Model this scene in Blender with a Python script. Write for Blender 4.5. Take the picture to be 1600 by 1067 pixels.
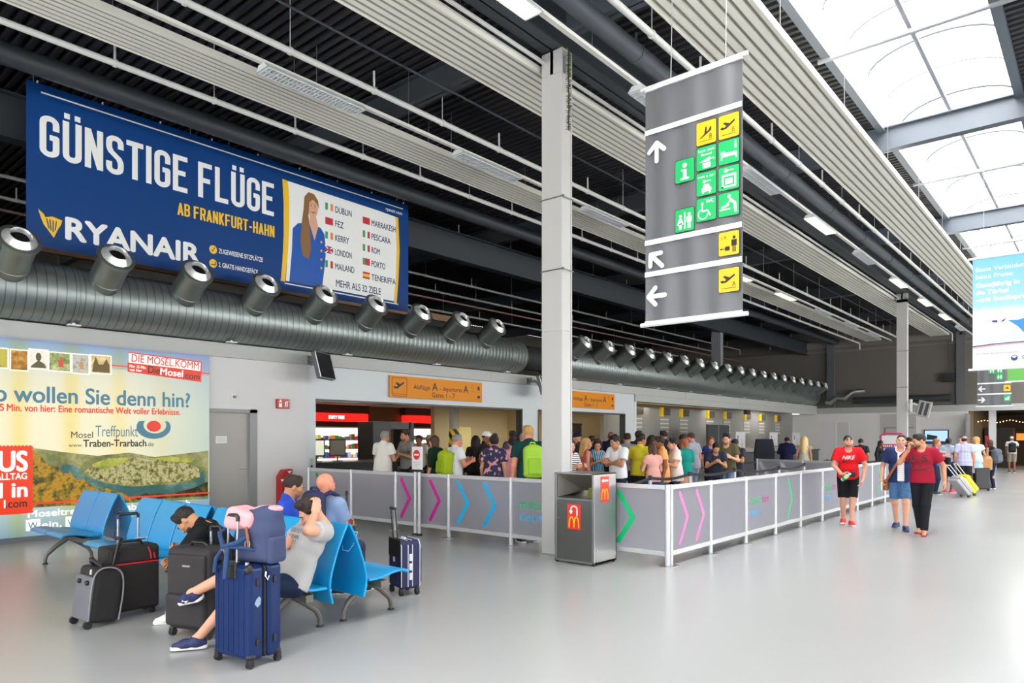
import bpy, bmesh, math, random
import numpy as np
from mathutils import Matrix, Vector, Euler

for o in list(bpy.data.objects):
    bpy.data.objects.remove(o)
SC = bpy.context.scene
COL = SC.collection
R = math.radians
random.seed(7)

# ------------------------------------------------------------------ camera
CAM_A = math.atan(933 / 1098.0)           # the camera looks 40 degrees left of the hall's long axis (+Y)
cam_d = bpy.data.cameras.new('camera')
cam = bpy.data.objects.new('camera', cam_d)
COL.objects.link(cam)
cam.location = (0, 0, 1.68)
cam.rotation_euler = (R(90), 0, CAM_A)
cam_d.sensor_width = 36
cam_d.lens = 36 * 1098 / 1600.0
cam_d.shift_y = 149.5 / 1600.0
cam_d.clip_end = 300
SC.camera = cam

# ------------------------------------------------------------------ sky, daylight, exposure
SC.view_settings.view_transform = 'Standard'
SC.view_settings.look = 'None'
SC.view_settings.exposure = 0.72
SC.view_settings.gamma = 1.0
SC.view_settings.use_curve_mapping = False
W = bpy.data.worlds.new('sky')
SC.world = W
W.use_nodes = True
wb = W.node_tree.nodes['Background']
wb.inputs[0].default_value = (1.0, 1.0, 1.0, 1)
wb.inputs[1].default_value = 3.0

def area(name, loc, rot, sx, sy, power, col=(1, 1, 1), spread=180):
    l = bpy.data.lights.new(name, 'AREA')
    l.shape = 'RECTANGLE'
    l.size, l.size_y = sx, sy
    l.energy = power
    l.color = col
    l.spread = R(spread)
    o = bpy.data.objects.new(name, l)
    COL.objects.link(o)
    o.location = loc
    o.rotation_euler = rot
    return o

# daylight through the long rooflight (outside, above its glazing); fill added outside unseen windows
for i in range(4):
    area('rooflight_daylight', (-2.36, -4 + 14 * i, 9.6), (0, 0, 0), 2.4, 13.0, 820, (1, .985, .97))
area('added_window_fill', (9.6, 28, 3.6), (0, R(90), 0), 5.0, 30, 1150, (1, .985, .97))  # added fill, mainly to brighten the far wall
area('added_window_fill', (9.6, 4, 3.6), (0, R(90), 0), 5.0, 24, 60, (1, .985, .965))
area('added_window_fill', (-6.0, -8.6, 3.4), (R(-90), 0, R(180)), 24, 5.0, 560, (1, .98, .95))  # added fill from behind the camera, lightens left wall and floor

# ------------------------------------------------------------------ materials
def lin(h):
    if isinstance(h, str):
        h = h.lstrip('#')
        c = [int(h[i:i + 2], 16) / 255 for i in (0, 2, 4)]
        return tuple(x / 12.92 if x <= .04045 else ((x + .055) / 1.055) ** 2.4 for x in c)
    return tuple(h)[:3]

_M = {}
def mat(name, col, rough=0.5, metal=0.0, emit=0.0, ecol=None, spec=0.5, bump=None, var=None, coat=0.0):
    """col hex; bump (scale, strength); var (scale, amount) = soft procedural colour variation"""
    key = (name, str(col), rough, metal, emit, str(ecol), spec, bump, var, coat)
    if key in _M:
        return _M[key]
    m = bpy.data.materials.new(name)
    m.use_nodes = True
    nt = m.node_tree
    b = nt.nodes['Principled BSDF']
    c = lin(col)
    b.inputs['Base Color'].default_value = (*c, 1)
    b.inputs['Roughness'].default_value = rough
    b.inputs['Metallic'].default_value = metal
    b.inputs['Specular IOR Level'].default_value = spec
    if coat:
        b.inputs['Coat Weight'].default_value = coat
    if emit:
        b.inputs['Emission Color'].default_value = (*(lin(ecol) if ecol else c), 1)
        b.inputs['Emission Strength'].default_value = emit
    if bump or var:
        tc = nt.nodes.new('ShaderNodeTexCoord')
    if var:
        n = nt.nodes.new('ShaderNodeTexNoise')
        n.inputs['Scale'].default_value = var[0]
        n.inputs['Detail'].default_value = 4
        nt.links.new(tc.outputs['Object'], n.inputs['Vector'])
        mx = nt.nodes.new('ShaderNodeMix')
        mx.data_type = 'RGBA'
        mx.inputs[6].default_value = (*[x * (1 - var[1]) for x in c], 1)
        mx.inputs[7].default_value = (*[min(1, x * (1 + var[1])) for x in c], 1)
        nt.links.new(n.outputs['Fac'], mx.inputs[0])
        nt.links.new(mx.outputs[2], b.inputs['Base Color'])
    if bump:
        n2 = nt.nodes.new('ShaderNodeTexNoise')
        n2.inputs['Scale'].default_value = bump[0]
        nt.links.new(tc.outputs['Object'], n2.inputs['Vector'])
        bp = nt.nodes.new('ShaderNodeBump')
        bp.inputs['Strength'].default_value = bump[1]
        bp.inputs['Distance'].default_value = 0.02
        nt.links.new(n2.outputs['Fac'], bp.inputs['Height'])
        nt.links.new(bp.outputs[0], b.inputs['Normal'])
    _M[key] = m
    return m

def nodes_of(m):
    return m.node_tree.nodes, m.node_tree.links, m.node_tree.nodes['Principled BSDF']

# ------------------------------------------------------------------ mesh builder
class MB:
    def __init__(s):
        s.bm = bmesh.new()
    def box(s, c, d, rot=None):
        M = Matrix.Translation(Vector(c))
        if rot is not None:
            M = M @ (rot.to_4x4() if isinstance(rot, Matrix) else Euler(rot).to_matrix().to_4x4())
        M = M @ Matrix.Diagonal((d[0], d[1], d[2], 1))
        bmesh.ops.create_cube(s.bm, size=1, matrix=M)
        return s
    def bb(s, a, b):
        """box from corner a to corner b"""
        return s.box([(x + y) / 2 for x, y in zip(a, b)], [abs(y - x) for x, y in zip(a, b)])
    def cyl(s, p0, p1, r0, r1=None, n=14, caps=True):
        p0, p1 = Vector(p0), Vector(p1)
        d = p1 - p0
        q = Vector((0, 0, 1)).rotation_difference(d.normalized()).to_matrix().to_4x4()
        bmesh.ops.create_cone(s.bm, cap_ends=caps, segments=n, radius1=r0, radius2=r0 if r1 is None else r1,
                              depth=d.length, matrix=Matrix.Translation((p0 + p1) / 2) @ q)
        return s
    def sph(s, c, r, n=14, rot=None):
        r = (r, r, r) if not hasattr(r, '__len__') else r
        M = Matrix.Translation(Vector(c))
        if rot is not None:
            M = M @ Euler(rot).to_matrix().to_4x4()
        bmesh.ops.create_uvsphere(s.bm, u_segments=n, v_segments=max(6, n * 2 // 3), radius=1,
                                  matrix=M @ Matrix.Diagonal((*r, 1)))
        return s
    def tube(s, pts, r, n=8, closed=False):
        pts = [Vector(p) for p in pts]
        N = len(pts)
        rs = r if hasattr(r, '__len__') else [r] * N
        rings = []
        up = None
        for i in range(N):
            a = pts[i - 1] if (i > 0 or closed) else pts[i]
            b = pts[(i + 1) % N] if (i < N - 1 or closed) else pts[i]
            t = (b - a).normalized()
            if up is None:
                up = Vector((0, 0, 1)) if abs(t.z) < .9 else Vector((1, 0, 0))
            x = t.cross(up)
            if x.length < 1e-6:
                x = t.orthogonal()
            x.normalize()
            up = x.cross(t).normalized()
            rings.append([s.bm.verts.new(pts[i] + rs[i] * (math.cos(2 * math.pi * k / n) * x + math.sin(2 * math.pi * k / n) * up)) for k in range(n)])
        for i in range(N if closed else N - 1):
            A, B = rings[i], rings[(i + 1) % N]
            for k in range(n):
                s.bm.faces.new((A[k], A[(k + 1) % n], B[(k + 1) % n], B[k]))
        if not closed:
            s.bm.faces.new(list(reversed(rings[0])))
            s.bm.faces.new(rings[-1])
        return s
    def lathe(s, prof, n=20, M=None):
        M = M or Matrix()
        rings = [[s.bm.verts.new(M @ Vector((r * math.cos(2 * math.pi * k / n), r * math.sin(2 * math.pi * k / n), z))) for k in range(n)] for r, z in prof]
        for A, B in zip(rings, rings[1:]):
            for k in range(n):
                s.bm.faces.new((A[k], A[(k + 1) % n], B[(k + 1) % n], B[k]))
        if prof[0][0] > 1e-4:
            s.bm.faces.new(list(reversed(rings[0])))
        if prof[-1][0] > 1e-4:
            s.bm.faces.new(rings[-1])
        return s
    def prism(s, pts, a, b, plane='xz'):
        """outline pts extruded between a and b on the missing axis"""
        def P(u, v, w):
            return {'xz': (u, w, v), 'yz': (w, u, v), 'xy': (u, v, w)}[plane]
        A = [s.bm.verts.new(P(u, v, a)) for u, v in pts]
        B = [s.bm.verts.new(P(u, v, b)) for u, v in pts]
        n = len(pts)
        s.bm.faces.new(A)
        s.bm.faces.new(list(reversed(B)))
        for i in range(n):
            s.bm.faces.new((A[i], B[i], B[(i + 1) % n], A[(i + 1) % n]))
        return s
    def flat(s, pts, y=0.0):
        """printed outline in the local xz plane, facing -y"""
        s.bm.faces.new([s.bm.verts.new((u, y, v)) for u, v in pts])
        return s
    def rect(s, x0, z0, x1, z1, y=0.0):
        return s.flat([(x0, z0), (x1, z0), (x1, z1), (x0, z1)], y)
    def rrect(s, x0, z0, x1, z1, r, y=0.0, n=4):
        P = []
        for cx, cz, a0 in ((x1 - r, z0 + r, -90), (x1 - r, z1 - r, 0), (x0 + r, z1 - r, 90), (x0 + r, z0 + r, 180)):
            for k in range(n + 1):
                a = R(a0 + 90 * k / n)
                P.append((cx + r * math.cos(a), cz + r * math.sin(a)))
        return s.flat(P, y)
    def disc(s, x, z, r, y=0.0, n=20, rz=None):
        rz = rz or r
        return s.flat([(x + r * math.cos(2 * math.pi * k / n), z + rz * math.sin(2 * math.pi * k / n)) for k in range(n)], y)
    def stroke(s, pts, w, y=0.0):
        """a printed line of width w through pts"""
        for (x0, z0), (x1, z1) in zip(pts, pts[1:]):
            d = Vector((x1 - x0, z1 - z0))
            if d.length < 1e-6:
                continue
            n = Vector((-d.y, d.x)).normalized() * w / 2
            s.flat([(x0 - n.x, z0 - n.y), (x1 - n.x, z1 - n.y), (x1 + n.x, z1 + n.y), (x0 + n.x, z0 + n.y)], y)
            y -= 2e-5
        for x, z in pts:
            s.disc(x, z, w / 2, y - 2e-5, 10)
        return s
    def text(s, body, x, z, h, w=None, al='l', y=-.004, bold=0.0, shear=0.0, rot=0.0):
        V, F, cap = glyphs(body, 0.0, shear)
        x0, x1 = min(v[0] for v in V), max(v[0] for v in V)
        sz = h / cap
        sx = w / (x1 - x0) if w else sz * .86
        off = {'l': x0, 'c': (x0 + x1) / 2, 'r': x1}[al]
        ca, sa = math.cos(rot), math.sin(rot)
        b = bold * h / cap
        for du, dq in ([(b * math.cos(a), .8 * b * math.sin(a)) for a in (.4, 1.45, 2.5, 3.54, 4.6, 5.6)] if b > 0 else ((0, 0),)):
            vs = []
            for v in V:
                u, q = (v[0] - off) * sx + du, v[1] * sz + dq
                vs.append(s.bm.verts.new((x + u * ca - q * sa, y, z + u * sa + q * ca)))
            for f in F:
                try:
                    s.bm.faces.new([vs[i] for i in f])
                except ValueError:
                    pass
            y -= 1e-5
        return s
    def cond(s, body, x, z, h, w, t=.135, y=-.004):
        """tall condensed block capitals drawn from strokes"""
        q, c = t / 2, .40
        l, r, b, p, o = q, c - q, q, 1 - q, .12
        arc = lambda cx, cz, a0, a1: [(cx + o * math.cos(R(a0 + (a1 - a0) * k / 5)), cz + o * math.sin(R(a0 + (a1 - a0) * k / 5))) for k in range(6)]
        tl, tr, bl, br = arc(l + o, p - o, 90, 180), arc(r - o, p - o, 0, 90), arc(l + o, b + o, 180, 270), arc(r - o, b + o, 270, 360)
        U = [[(l, 1)] + bl + br + [(r, 1)]]
        G = {'G': [[(r, .66)] + tr + tl + bl + br + [(r, .48), (c * .5, .48)]], 'U': U, 'Ü': U + [[(.03, 1.13), (.15, 1.13)], [(.25, 1.13), (.37, 1.13)]], 'N': [[(l, 0), (l, 1)], [(l, .98), (r, .02)], [(r, 0), (r, 1)]],
             'S': [[(r, .68)] + tr + tl + [(l, .68), (l + .04, .58), (r - .04, .42), (r, .32)] + arc(r - o, b + o, 0, -90) + arc(l + o, b + o, 270, 180) + [(l, .32)]], 'T': [[(0, p), (c, p)], [(c / 2, 0), (c / 2, 1)]], 'I': [[(q, 0), (q, 1)]],
             'E': [[(l, 0), (l, 1)], [(0, p), (c * .95, p)], [(0, b), (c * .95, b)], [(0, .52), (c * .82, .52)]], 'F': [[(l, 0), (l, 1)], [(0, p), (c * .95, p)], [(0, .50), (c * .82, .50)]], 'L': [[(l, 0), (l, 1)], [(0, b), (c * .95, b)]],
             'A': [[(q * .8, 0), (c / 2, .96)], [(c - q * .8, 0), (c / 2, .96)], [(.1, .27), (c - .1, .27)]], 'B': [[(l, 0), (l, 1)], [(0, p), (r - o, p)] + arc(r - o, p - o, 90, 0) + [(r, .66), (r - .06, .52), (0, .52)], [(r - .06, .52), (r, .40)] + arc(r - o, b + o, 0, -90) + [(0, b)]],
             'R': [[(l, 0), (l, 1)], [(0, p), (r - o, p)] + arc(r - o, p - o, 90, 0) + [(r, .60), (r - .06, .47), (0, .47)], [(r - .09, .47), (r, 0)]], 'K': [[(l, 0), (l, 1)], [(l, .42), (r, 1)], [(l + .08, .56), (r, 0)]], 'H': [[(l, 0), (l, 1)], [(r, 0), (r, 1)], [(l, .5), (r, .5)]], '-': [[(.04, .42), (.24, .42)]], ' ': []}
        adv = {'I': t + .07, ' ': .2, '-': .34}
        tot = sum(adv.get(ch, c + .065) for ch in body) - .065
        sx, u0 = w / tot, 0
        y_ = y
        for ch in body:
            y = y_
            for pl in G[ch]:
                pts = [(x + (u0 + a) * sx, z + e * h) for a, e in pl]
                th = t * (sx + h) / 2
                for i, ((x0, z0), (x1, z1)) in enumerate(zip(pts, pts[1:])):
                    dx, dz = x1 - x0, z1 - z0; L = math.hypot(dx, dz)
                    if L < 1e-6:
                        continue
                    e = t * (h if abs(dx) > abs(dz) else sx) / 2; n = (-dz / L * e, dx / L * e)
                    s.flat([(x0 - n[0], z0 - n[1]), (x1 - n[0], z1 - n[1]), (x1 + n[0], z1 + n[1]), (x0 + n[0], z0 + n[1])], y)
                    y -= 4e-5
                for x0, z0 in pts[1:-1]:
                    s.disc(x0, z0, t * sx / 2, y, 12, t * h / 2); y -= 4e-5
            u0 += adv.get(ch, c + .065)
        return s
    def xf(s, M):
        bmesh.ops.transform(s.bm, matrix=M, verts=s.bm.verts)
        return s
    def mesh(s, name, material, smooth=None):
        me = bpy.data.meshes.new(name)
        s.bm.normal_update()
        s.bm.to_mesh(me)
        s.bm.free()
        for m in (material if isinstance(material, (list, tuple)) else [material]):
            me.materials.append(m)
        if smooth:
            me.polygons.foreach_set('use_smooth', [True] * len(me.polygons))
            me.set_sharp_from_angle(angle=R(smooth))
        return me
    def build(s, name, material, parent=None, smooth=None, bevel=0.0, seg=2, sub=0):
        me = s.mesh(name, material, smooth)
        return link(name, me, parent, bevel, seg, sub)

_G = {}
def glyphs(body, bold, shear):
    k = (body, bold, shear)
    if k not in _G:
        c = bpy.data.curves.new('glyphs', 'FONT')
        c.body = body
        c.offset = bold
        c.shear = shear
        c.resolution_u = 6
        o = bpy.data.objects.new('glyphs', c)
        me = o.to_mesh()
        V = [tuple(v.co) for v in me.vertices]
        F = [tuple(p.vertices) for p in me.polygons]
        o.to_mesh_clear()
        bpy.data.objects.remove(o)
        bpy.data.curves.remove(c)
        _G[k] = (V, F, .73)
    return _G[k]

def link(name, me, parent=None, bevel=0.0, seg=2, sub=0):
    o = bpy.data.objects.new(name, me)
    COL.objects.link(o)
    if parent is not None:
        o.parent = parent
    if bevel:
        b = o.modifiers.new('bevel', 'BEVEL')
        b.width = bevel
        b.segments = seg
        b.limit_method = 'ANGLE'
        b.angle_limit = R(40)
    if sub:
        b = o.modifiers.new('subsurf', 'SUBSURF')
        b.levels = b.render_levels = sub
    return o

def tag(o, label, cat, group=None):
    o['label'] = label
    o['category'] = cat
    if group:
        o['group'] = group
    return o

def thing(name, label, cat, loc=(0, 0, 0), rz=0.0, group=None):
    o = bpy.data.objects.new(name, None)
    o.empty_display_size = .1
    COL.objects.link(o)
    o.location = loc
    o.rotation_euler = (0, 0, rz)
    return tag(o, label, cat, group)

def struct(o):
    o['kind'] = 'structure'
    return o
# ------------------------------------------------------------------ setting: floor, roof, walls
WX = -13.25            # plane of the long left wall
ROOF = 7.9
YF = 43.4              # far end wall

fm = mat('pale_grey_resin_floor', '#a4a6a7', rough=.2, spec=.36, var=(.35, .025))
nd, lk, bs = nodes_of(fm)
tcn = nd.new('ShaderNodeTexCoord'); nz = nd.new('ShaderNodeTexNoise'); nz.inputs['Scale'].default_value = .5; nz.inputs['Detail'].default_value = 1
mr = nd.new('ShaderNodeMapRange'); mr.inputs[3].default_value = .20; mr.inputs[4].default_value = .27
lk.new(tcn.outputs['Object'], nz.inputs['Vector']); lk.new(nz.outputs['Fac'], mr.inputs[0]); lk.new(mr.outputs[0], bs.inputs['Roughness'])
struct(MB().bb((-27, -8.2, -.2), (9.2, 56, 0)).build('floor', fm))

M_deck = mat('dark_steel_deck', '#2b2b30', rough=.5, metal=.0)
def deck(x0, x1):
    m = MB(); p = .17; y = -8.2; prof = []
    while y < YF + .3:
        prof += [(y, ROOF), (y + .075, ROOF), (y + .095, ROOF + .08), (y + .15, ROOF + .08)]
        y += p
    A = [m.bm.verts.new((x0, a, b)) for a, b in prof]; B = [m.bm.verts.new((x1, a, b)) for a, b in prof]
    for i in range(len(prof) - 1):
        m.bm.faces.new((A[i], A[i + 1], B[i + 1], B[i]))
    m.bb((x0, -8.2, ROOF + .13), (x1, YF + .4, ROOF + .2))
    return m
SX0, SX1 = -3.42, -1.30      # rooflight opening
struct(deck(-27, SX0 - .02).build('ceiling', M_deck))
struct(deck(SX1 + .02, 9.2).build('ceiling', M_deck))

M_white = mat('white_wall_paint', '#d2d2d2', rough=.6, var=(1.2, .03))
M_blue = mat('cool_white_header_panel', '#cdd4d8', rough=.5)
M_beamw = mat('light_grey_beam_paint', '#b4b6b4', rough=.55, var=(2, .04))
M_upper = mat('dark_brown_grey_upper_wall', '#6b6660', rough=.7, var=(.6, .06))
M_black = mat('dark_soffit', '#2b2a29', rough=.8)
M_cream = mat('cream_plaster', '#cbb88c', rough=.7, var=(.8, .05))
M_dkgrey = mat('dark_grey_panel', '#3c3d3f', rough=.5)
M_steelp = mat('grey_painted_steel', '#7c858e', rough=.45)
M_girder = mat('dark_grey_painted_steel', '#41474d', rough=.5)
M_alu = mat('brushed_aluminium', '#c4c8cc', rough=.32, metal=.85)
M_plw = mat('white_powder_coat', '#dcdddf', rough=.4)

# left wall up to the corner at Y 8.73, door leaf and frame
w = MB()
w.bb((WX - .2, -8.2, 0), (WX, 6.30, 3.25)); w.bb((WX - .2, 6.30, 2.24), (WX, 7.56, 3.25)); w.bb((WX - .2, 7.56, 0), (WX, 8.73, 3.25))
struct(w.build('wall_left', M_white))
d = MB(); d.bb((WX - .12, 6.36, 0), (WX - .07, 7.44, 2.18))
door = struct(d.build('door_1', mat('grey_door_leaf', '#a7a49f', rough=.5)))
fr = MB(); fr.bb((WX - .14, 7.40, 0), (WX + .012, 7.56, 2.24)); fr.bb((WX - .14, 6.30, 2.17), (WX + .012, 7.56, 2.24)); fr.bb((WX - .14, 6.30, 0), (WX + .012, 6.37, 2.24))
fr.build('door_frame', mat('grey_door_frame', '#8d8f91', rough=.45), door)
nt = MB(); nt.bb((WX - .07, 6.72, 1.56), (WX - .066, 6.95, 1.70)); nt.build('paper_notice', mat('white_paper', '#e2e2e0', rough=.7), door)
ink = MB(); [ink.bb((WX - .066, 6.75, 1.60 + .03 * k), (WX - .0652, 6.92, 1.604 + .03 * k)) for k in range(3)]; ink.build('notice_print', mat('grey_ink', '#8a8a8a'), door)
hd = MB(); hd.tube([(WX - .07, 7.33, 1.05), (WX - .02, 7.33, 1.05), (WX - .02, 7.21, 1.05)], .011); hd.build('door_handle', M_alu, door)
bsb = MB(); bsb.bb((WX, -8.2, 0), (WX + .012, 6.3, .08)); bsb.bb((WX, 7.56, 0), (WX + .012, 8.73, .08))
struct(bsb.build('baseboard_left', mat('grey_skirting', '#6f7276', rough=.5)))

# header over the two openings, piers, fascia over the check-in recess
h = MB(); h.bb((WX - .25, 8.73, 2.52), (WX - .03, 22.55, 3.25))
for y0, y1 in ((8.73, 8.97), (16.1, 16.85), (21.92, 22.55)):
    h.bb((WX - .25, y0, 0), (WX - .03, y1, 2.52))
struct(h.build('wall_header', M_blue))
tr = MB(); tr.bb((WX - .24, 8.97, 2.48), (WX - .02, 16.1, 2.525)); tr.bb((WX - .24, 16.85, 2.48), (WX - .02, 21.92, 2.525)); tr.bb((WX - .24, 16.06, 0), (WX - .02, 16.11, 2.5)); tr.bb((WX - .24, 21.88, 0), (WX - .02, 21.93, 2.5)); tr.bb((WX - .24, 16.84, 0), (WX - .02, 16.89, 2.5))
struct(tr.build('trim_1', mat('dark_opening_frame', '#37393a', rough=.4)))
bmw = MB(); bmw.bb((WX - .3, -8.2, 3.25), (WX + .06, YF, 3.52))
for y in (3.0, 14.6, 20.2, 26.5, 32.0, 38.0):
    bmw.bb((WX + .055, y, 3.25), (WX + .065, y + .05, 3.52))
struct(bmw.build('trim_2', M_beamw))
fa = MB(); fa.bb((WX - .25, 22.55, 3.0), (WX + .03, YF, 3.25)); struct(fa.build('trim_3', M_beamw))
so = MB(); so.bb((-14.75, 22.55, 3.16), (WX - .25, YF, 3.25)); struct(so.build('ceiling', M_beamw))
bw = MB(); bw.bb((-14.75, 22.55, 0), (-14.6, YF, 3.25)); struct(bw.build('wall_recess', mat('taupe_grey_wall', '#8f8d88', rough=.65, var=(.7, .04))))
lw = MB(); lw.bb((WX - .25, 22.55, 0), (WX - .02, 22.7, 3.25)); struct(lw.build('trim_4', mat('white_jamb', '#d9dbdc', rough=.4)))

# roof of the low rooms, back wall of the upper hall
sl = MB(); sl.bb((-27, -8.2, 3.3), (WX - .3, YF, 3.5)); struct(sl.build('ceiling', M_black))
ub = MB(); ub.bb((-27.2, -8.2, 0), (-27, 56, ROOF)); struct(ub.build('wall_back', M_upper))

# far end wall
f = MB(); f.bb((WX - 1.4, YF, 0), (-5.62, YF + .2, 3.06)); f.bb((.6, YF, 0), (9.2, YF + .2, 3.06)); struct(f.build('wall_far', mat('bright_white_wall', '#e8e6e4', rough=.6)))
f2 = MB(); f2.bb((-27, YF, 3.38), (9.2, YF + .25, ROOF)); struct(f2.build('wall_far', M_upper))
f3 = MB(); f3.bb((WX + .05, YF - .06, 3.05), (9.2, YF + .2, 3.38)); struct(f3.build('trim_5', M_beamw))
f4 = MB(); f4.bb((-27, YF - .1, 6.62), (9.2, YF, 6.72)); f4.bb((-27, YF - .06, 6.9), (9.2, YF, 7.25)); struct(f4.build('trim_6', mat('grey_rail_paint', '#77746e', rough=.6)))
# doorway recess in the far wall, passage beyond the opening
dr = MB(); dr.bb((-9.75, YF - .03, 0), (-8.0, YF, 2.95)); struct(dr.build('door_2', mat('warm_white_double_door', '#c4c1bb', rough=.55)))
dl = MB(); dl.bb((-8.9, YF - .045, 0), (-8.87, YF - .028, 2.2)); dl.bb((-9.6, YF - .045, 0), (-9.5, YF - .028, 2.2)); dl.bb((-9.6, YF - .045, 2.17), (-8.1, YF - .028, 2.23)); dl.build('door_frame', mat('grey_door_frame', '#8d8f91', rough=.45), bpy.data.objects['door_2'])
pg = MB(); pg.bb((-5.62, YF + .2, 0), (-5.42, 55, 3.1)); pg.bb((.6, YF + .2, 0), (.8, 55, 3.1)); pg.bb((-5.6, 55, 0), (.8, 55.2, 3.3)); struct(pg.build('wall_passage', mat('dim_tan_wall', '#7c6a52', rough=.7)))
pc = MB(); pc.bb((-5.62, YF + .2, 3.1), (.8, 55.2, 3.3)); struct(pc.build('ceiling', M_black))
# right-hand and rear walls, never in the frame; glazing added to admit light
rw = MB(); rw.bb((9.0, -8.2, 0), (9.2, YF, .9)); rw.bb((9.0, -8.2, 6.2), (9.2, YF, ROOF))
for k in range(11):
    rw.bb((9.0, -8.2 + k * 5.16 - .15, .9), (9.2, -8.2 + k * 5.16 + .15, 6.2))
struct(rw.build('wall_right', M_white))
def glazing(nm, pane):
    m = bpy.data.materials.new(nm); m.use_nodes = True; n = m.node_tree.nodes; l = m.node_tree.links
    n.remove(n['Principled BSDF'])
    a = n.new('ShaderNodeBsdfTransparent'); b = n.new('ShaderNodeBsdfTranslucent'); g = n.new('ShaderNodeBsdfGlossy'); g.inputs['Roughness'].default_value = .08
    a.inputs[0].default_value = (*pane, 1); b.inputs[0].default_value = (.93, .93, .92, 1)
    x = n.new('ShaderNodeMixShader'); x.inputs[0].default_value = .3; y = n.new('ShaderNodeMixShader'); y.inputs[0].default_value = .05
    l.new(a.outputs[0], x.inputs[1]); l.new(b.outputs[0], x.inputs[2]); l.new(x.outputs[0], y.inputs[1]); l.new(g.outputs[0], y.inputs[2]); l.new(y.outputs[0], n['Material Output'].inputs[0])
    return m
M_glaz = glazing('opal_glazing', (.98, .975, .965))
gw = MB(); gw.bb((9.08, -8.2, .9), (9.1, YF, 6.2)); struct(gw.build('window_added_right', M_glaz))
rr = MB(); rr.bb((-27, -8.4, 0), (9.2, -8.2, 1.0)); rr.bb((-27, -8.4, 5.8), (9.2, -8.2, ROOF)); rr.bb((-27, -8.4, 1), (-18.2, -8.2, 5.8)); rr.bb((6.2, -8.4, 1), (9.2, -8.2, 5.8)); struct(rr.build('wall_rear', M_white))
gw = MB(); gw.bb((-18.2, -8.32, 1), (6.2, -8.3, 5.8)); struct(gw.build('window_added_rear', M_glaz))

# ------------------------------------------------------------------ barrel rooflight
cu = MB()
cu.bb((SX0 - .1, -8.2, ROOF + .0), (SX0, YF, 8.40)); cu.bb((SX1, -8.2, ROOF + .0), (SX1 + .1, YF, 8.40))
curb = struct(cu.build('trim_7', mat('white_rooflight_curb', '#d7dadf', rough=.5)))
cs = MB(); cs.bb((SX0 - .13, -8.2, ROOF - .1), (SX0 + .0, YF, ROOF + .06)); cs.bb((SX1 - .0, -8.2, ROOF - .1), (SX1 + .13, YF, ROOF + .06)); struct(cs.build('trim_8', mat('slate_grey_steel', '#5a636d', rough=.45)))
NS = 12
arc = [(SX0 + (SX1 - SX0) * (1 - math.cos(math.pi * k / NS)) / 2, 8.40 + .42 * math.sin(math.pi * k / NS)) for k in range(NS + 1)]
g = MB(); A = [g.bm.verts.new((x, -8.2, z)) for x, z in arc]; B = [g.bm.verts.new((x, YF, z)) for x, z in arc]
for i in range(NS):
    g.bm.faces.new((A[i], A[i + 1], B[i + 1], B[i]))
win = struct(g.build('window_3', M_glaz, smooth=60))
for k in range(38):
    y = -7.5 + k * 1.36
    b = MB(); b.tube([(x, y, z - .015) for x, z in arc], .012 if k % 2 else .022, 6)
    b.build('glazing_bar', mat('grey_glazing_bar', '#55595f', rough=.4), win)
rb = MB(); rb.tube([(-2.36, -8, 8.06), (-2.36, YF, 8.06)], .042, 8); rb.build('ridge_tube', mat('pale_tube', '#84878e', rough=.4), win)

# ------------------------------------------------------------------ columns and roof steel
M_colf = mat('light_grey_column_paint', '#b9b9b8', rough=.45, var=(.8, .03))
M_colu = mat('grey_upper_column_paint', '#bdbdbb', rough=.45, var=(.8, .03))
def column(x, y, label, top=7.22, ties=(), lower=4.0, fw=.365, fd=.25, m1=None, m2=None, z0=0):
    t = thing('steel_column', label, 'column', (x, y, z0))
    def sect(m, a, b):
        m.bb((-fw / 2, -fd / 2, a), (fw / 2, -fd / 2 + .025, b)); m.bb((-fw / 2, fd / 2 - .025, a), (fw / 2, fd / 2, b))
        m.bb((-fw / 2 + .02, -fd / 2 + .025, a), (fw / 2 - .012, fd / 2 - .025, b))
    lo = MB(); sect(lo, 0, lower - z0); lo.build('shaft', m1 or M_colf, t, bevel=.006)
    up = MB(); sect(up, lower - z0, top - .35 - z0); up.bb((-fw / 2, -fd / 2, top - .35 - z0), (fw / 2, -fd / 2 + .025, top - z0)); up.bb((-fw / 2, fd / 2 - .025, top - .35 - z0), (fw / 2, fd / 2, top - z0)); up.bb((-fw / 2 + .15, -fd / 2, top - .36 - z0), (fw / 2 - .15, fd / 2, top - z0)); up.bb((-fw / 2, -fd / 2, top - .02 - z0), (fw / 2, fd / 2, top - z0))
    up.build('upper_shaft', m2 or M_colu, t, bevel=.006)
    for z in ties:
        b = MB(); q = .012
        b.tube([(-fw / 2 - q, -fd / 2 - q, z), (fw / 2 + q, -fd / 2 - q, z), (fw / 2 + q, fd / 2 + q, z), (-fw / 2 - q, fd / 2 + q, z)], .009, 6, closed=True)
        b.box((fw / 2 + .02, -fd / 2, z), (.03, .03, .03)); b.build('wire_tie', mat('grey_wire', '#77797b', rough=.4, metal=.6), t)
    return t
column(-6.09, 8.17, 'tall light grey steel column beside the steel waste bin', ties=(4.07, 5.1), lower=3.2)
column(-6.09, 30.5, 'light grey steel column far back with a heater lamp on it', ties=(3.6, 5.0), lower=7.0, top=7.23)
column(-13.98, 31.3, 'grey steel column rising behind the far air duct', z0=3.52, lower=3.6, top=7.0, fw=.45, fd=.3, m2=mat('mid_grey_steel', '#82868a', rough=.5))
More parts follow.
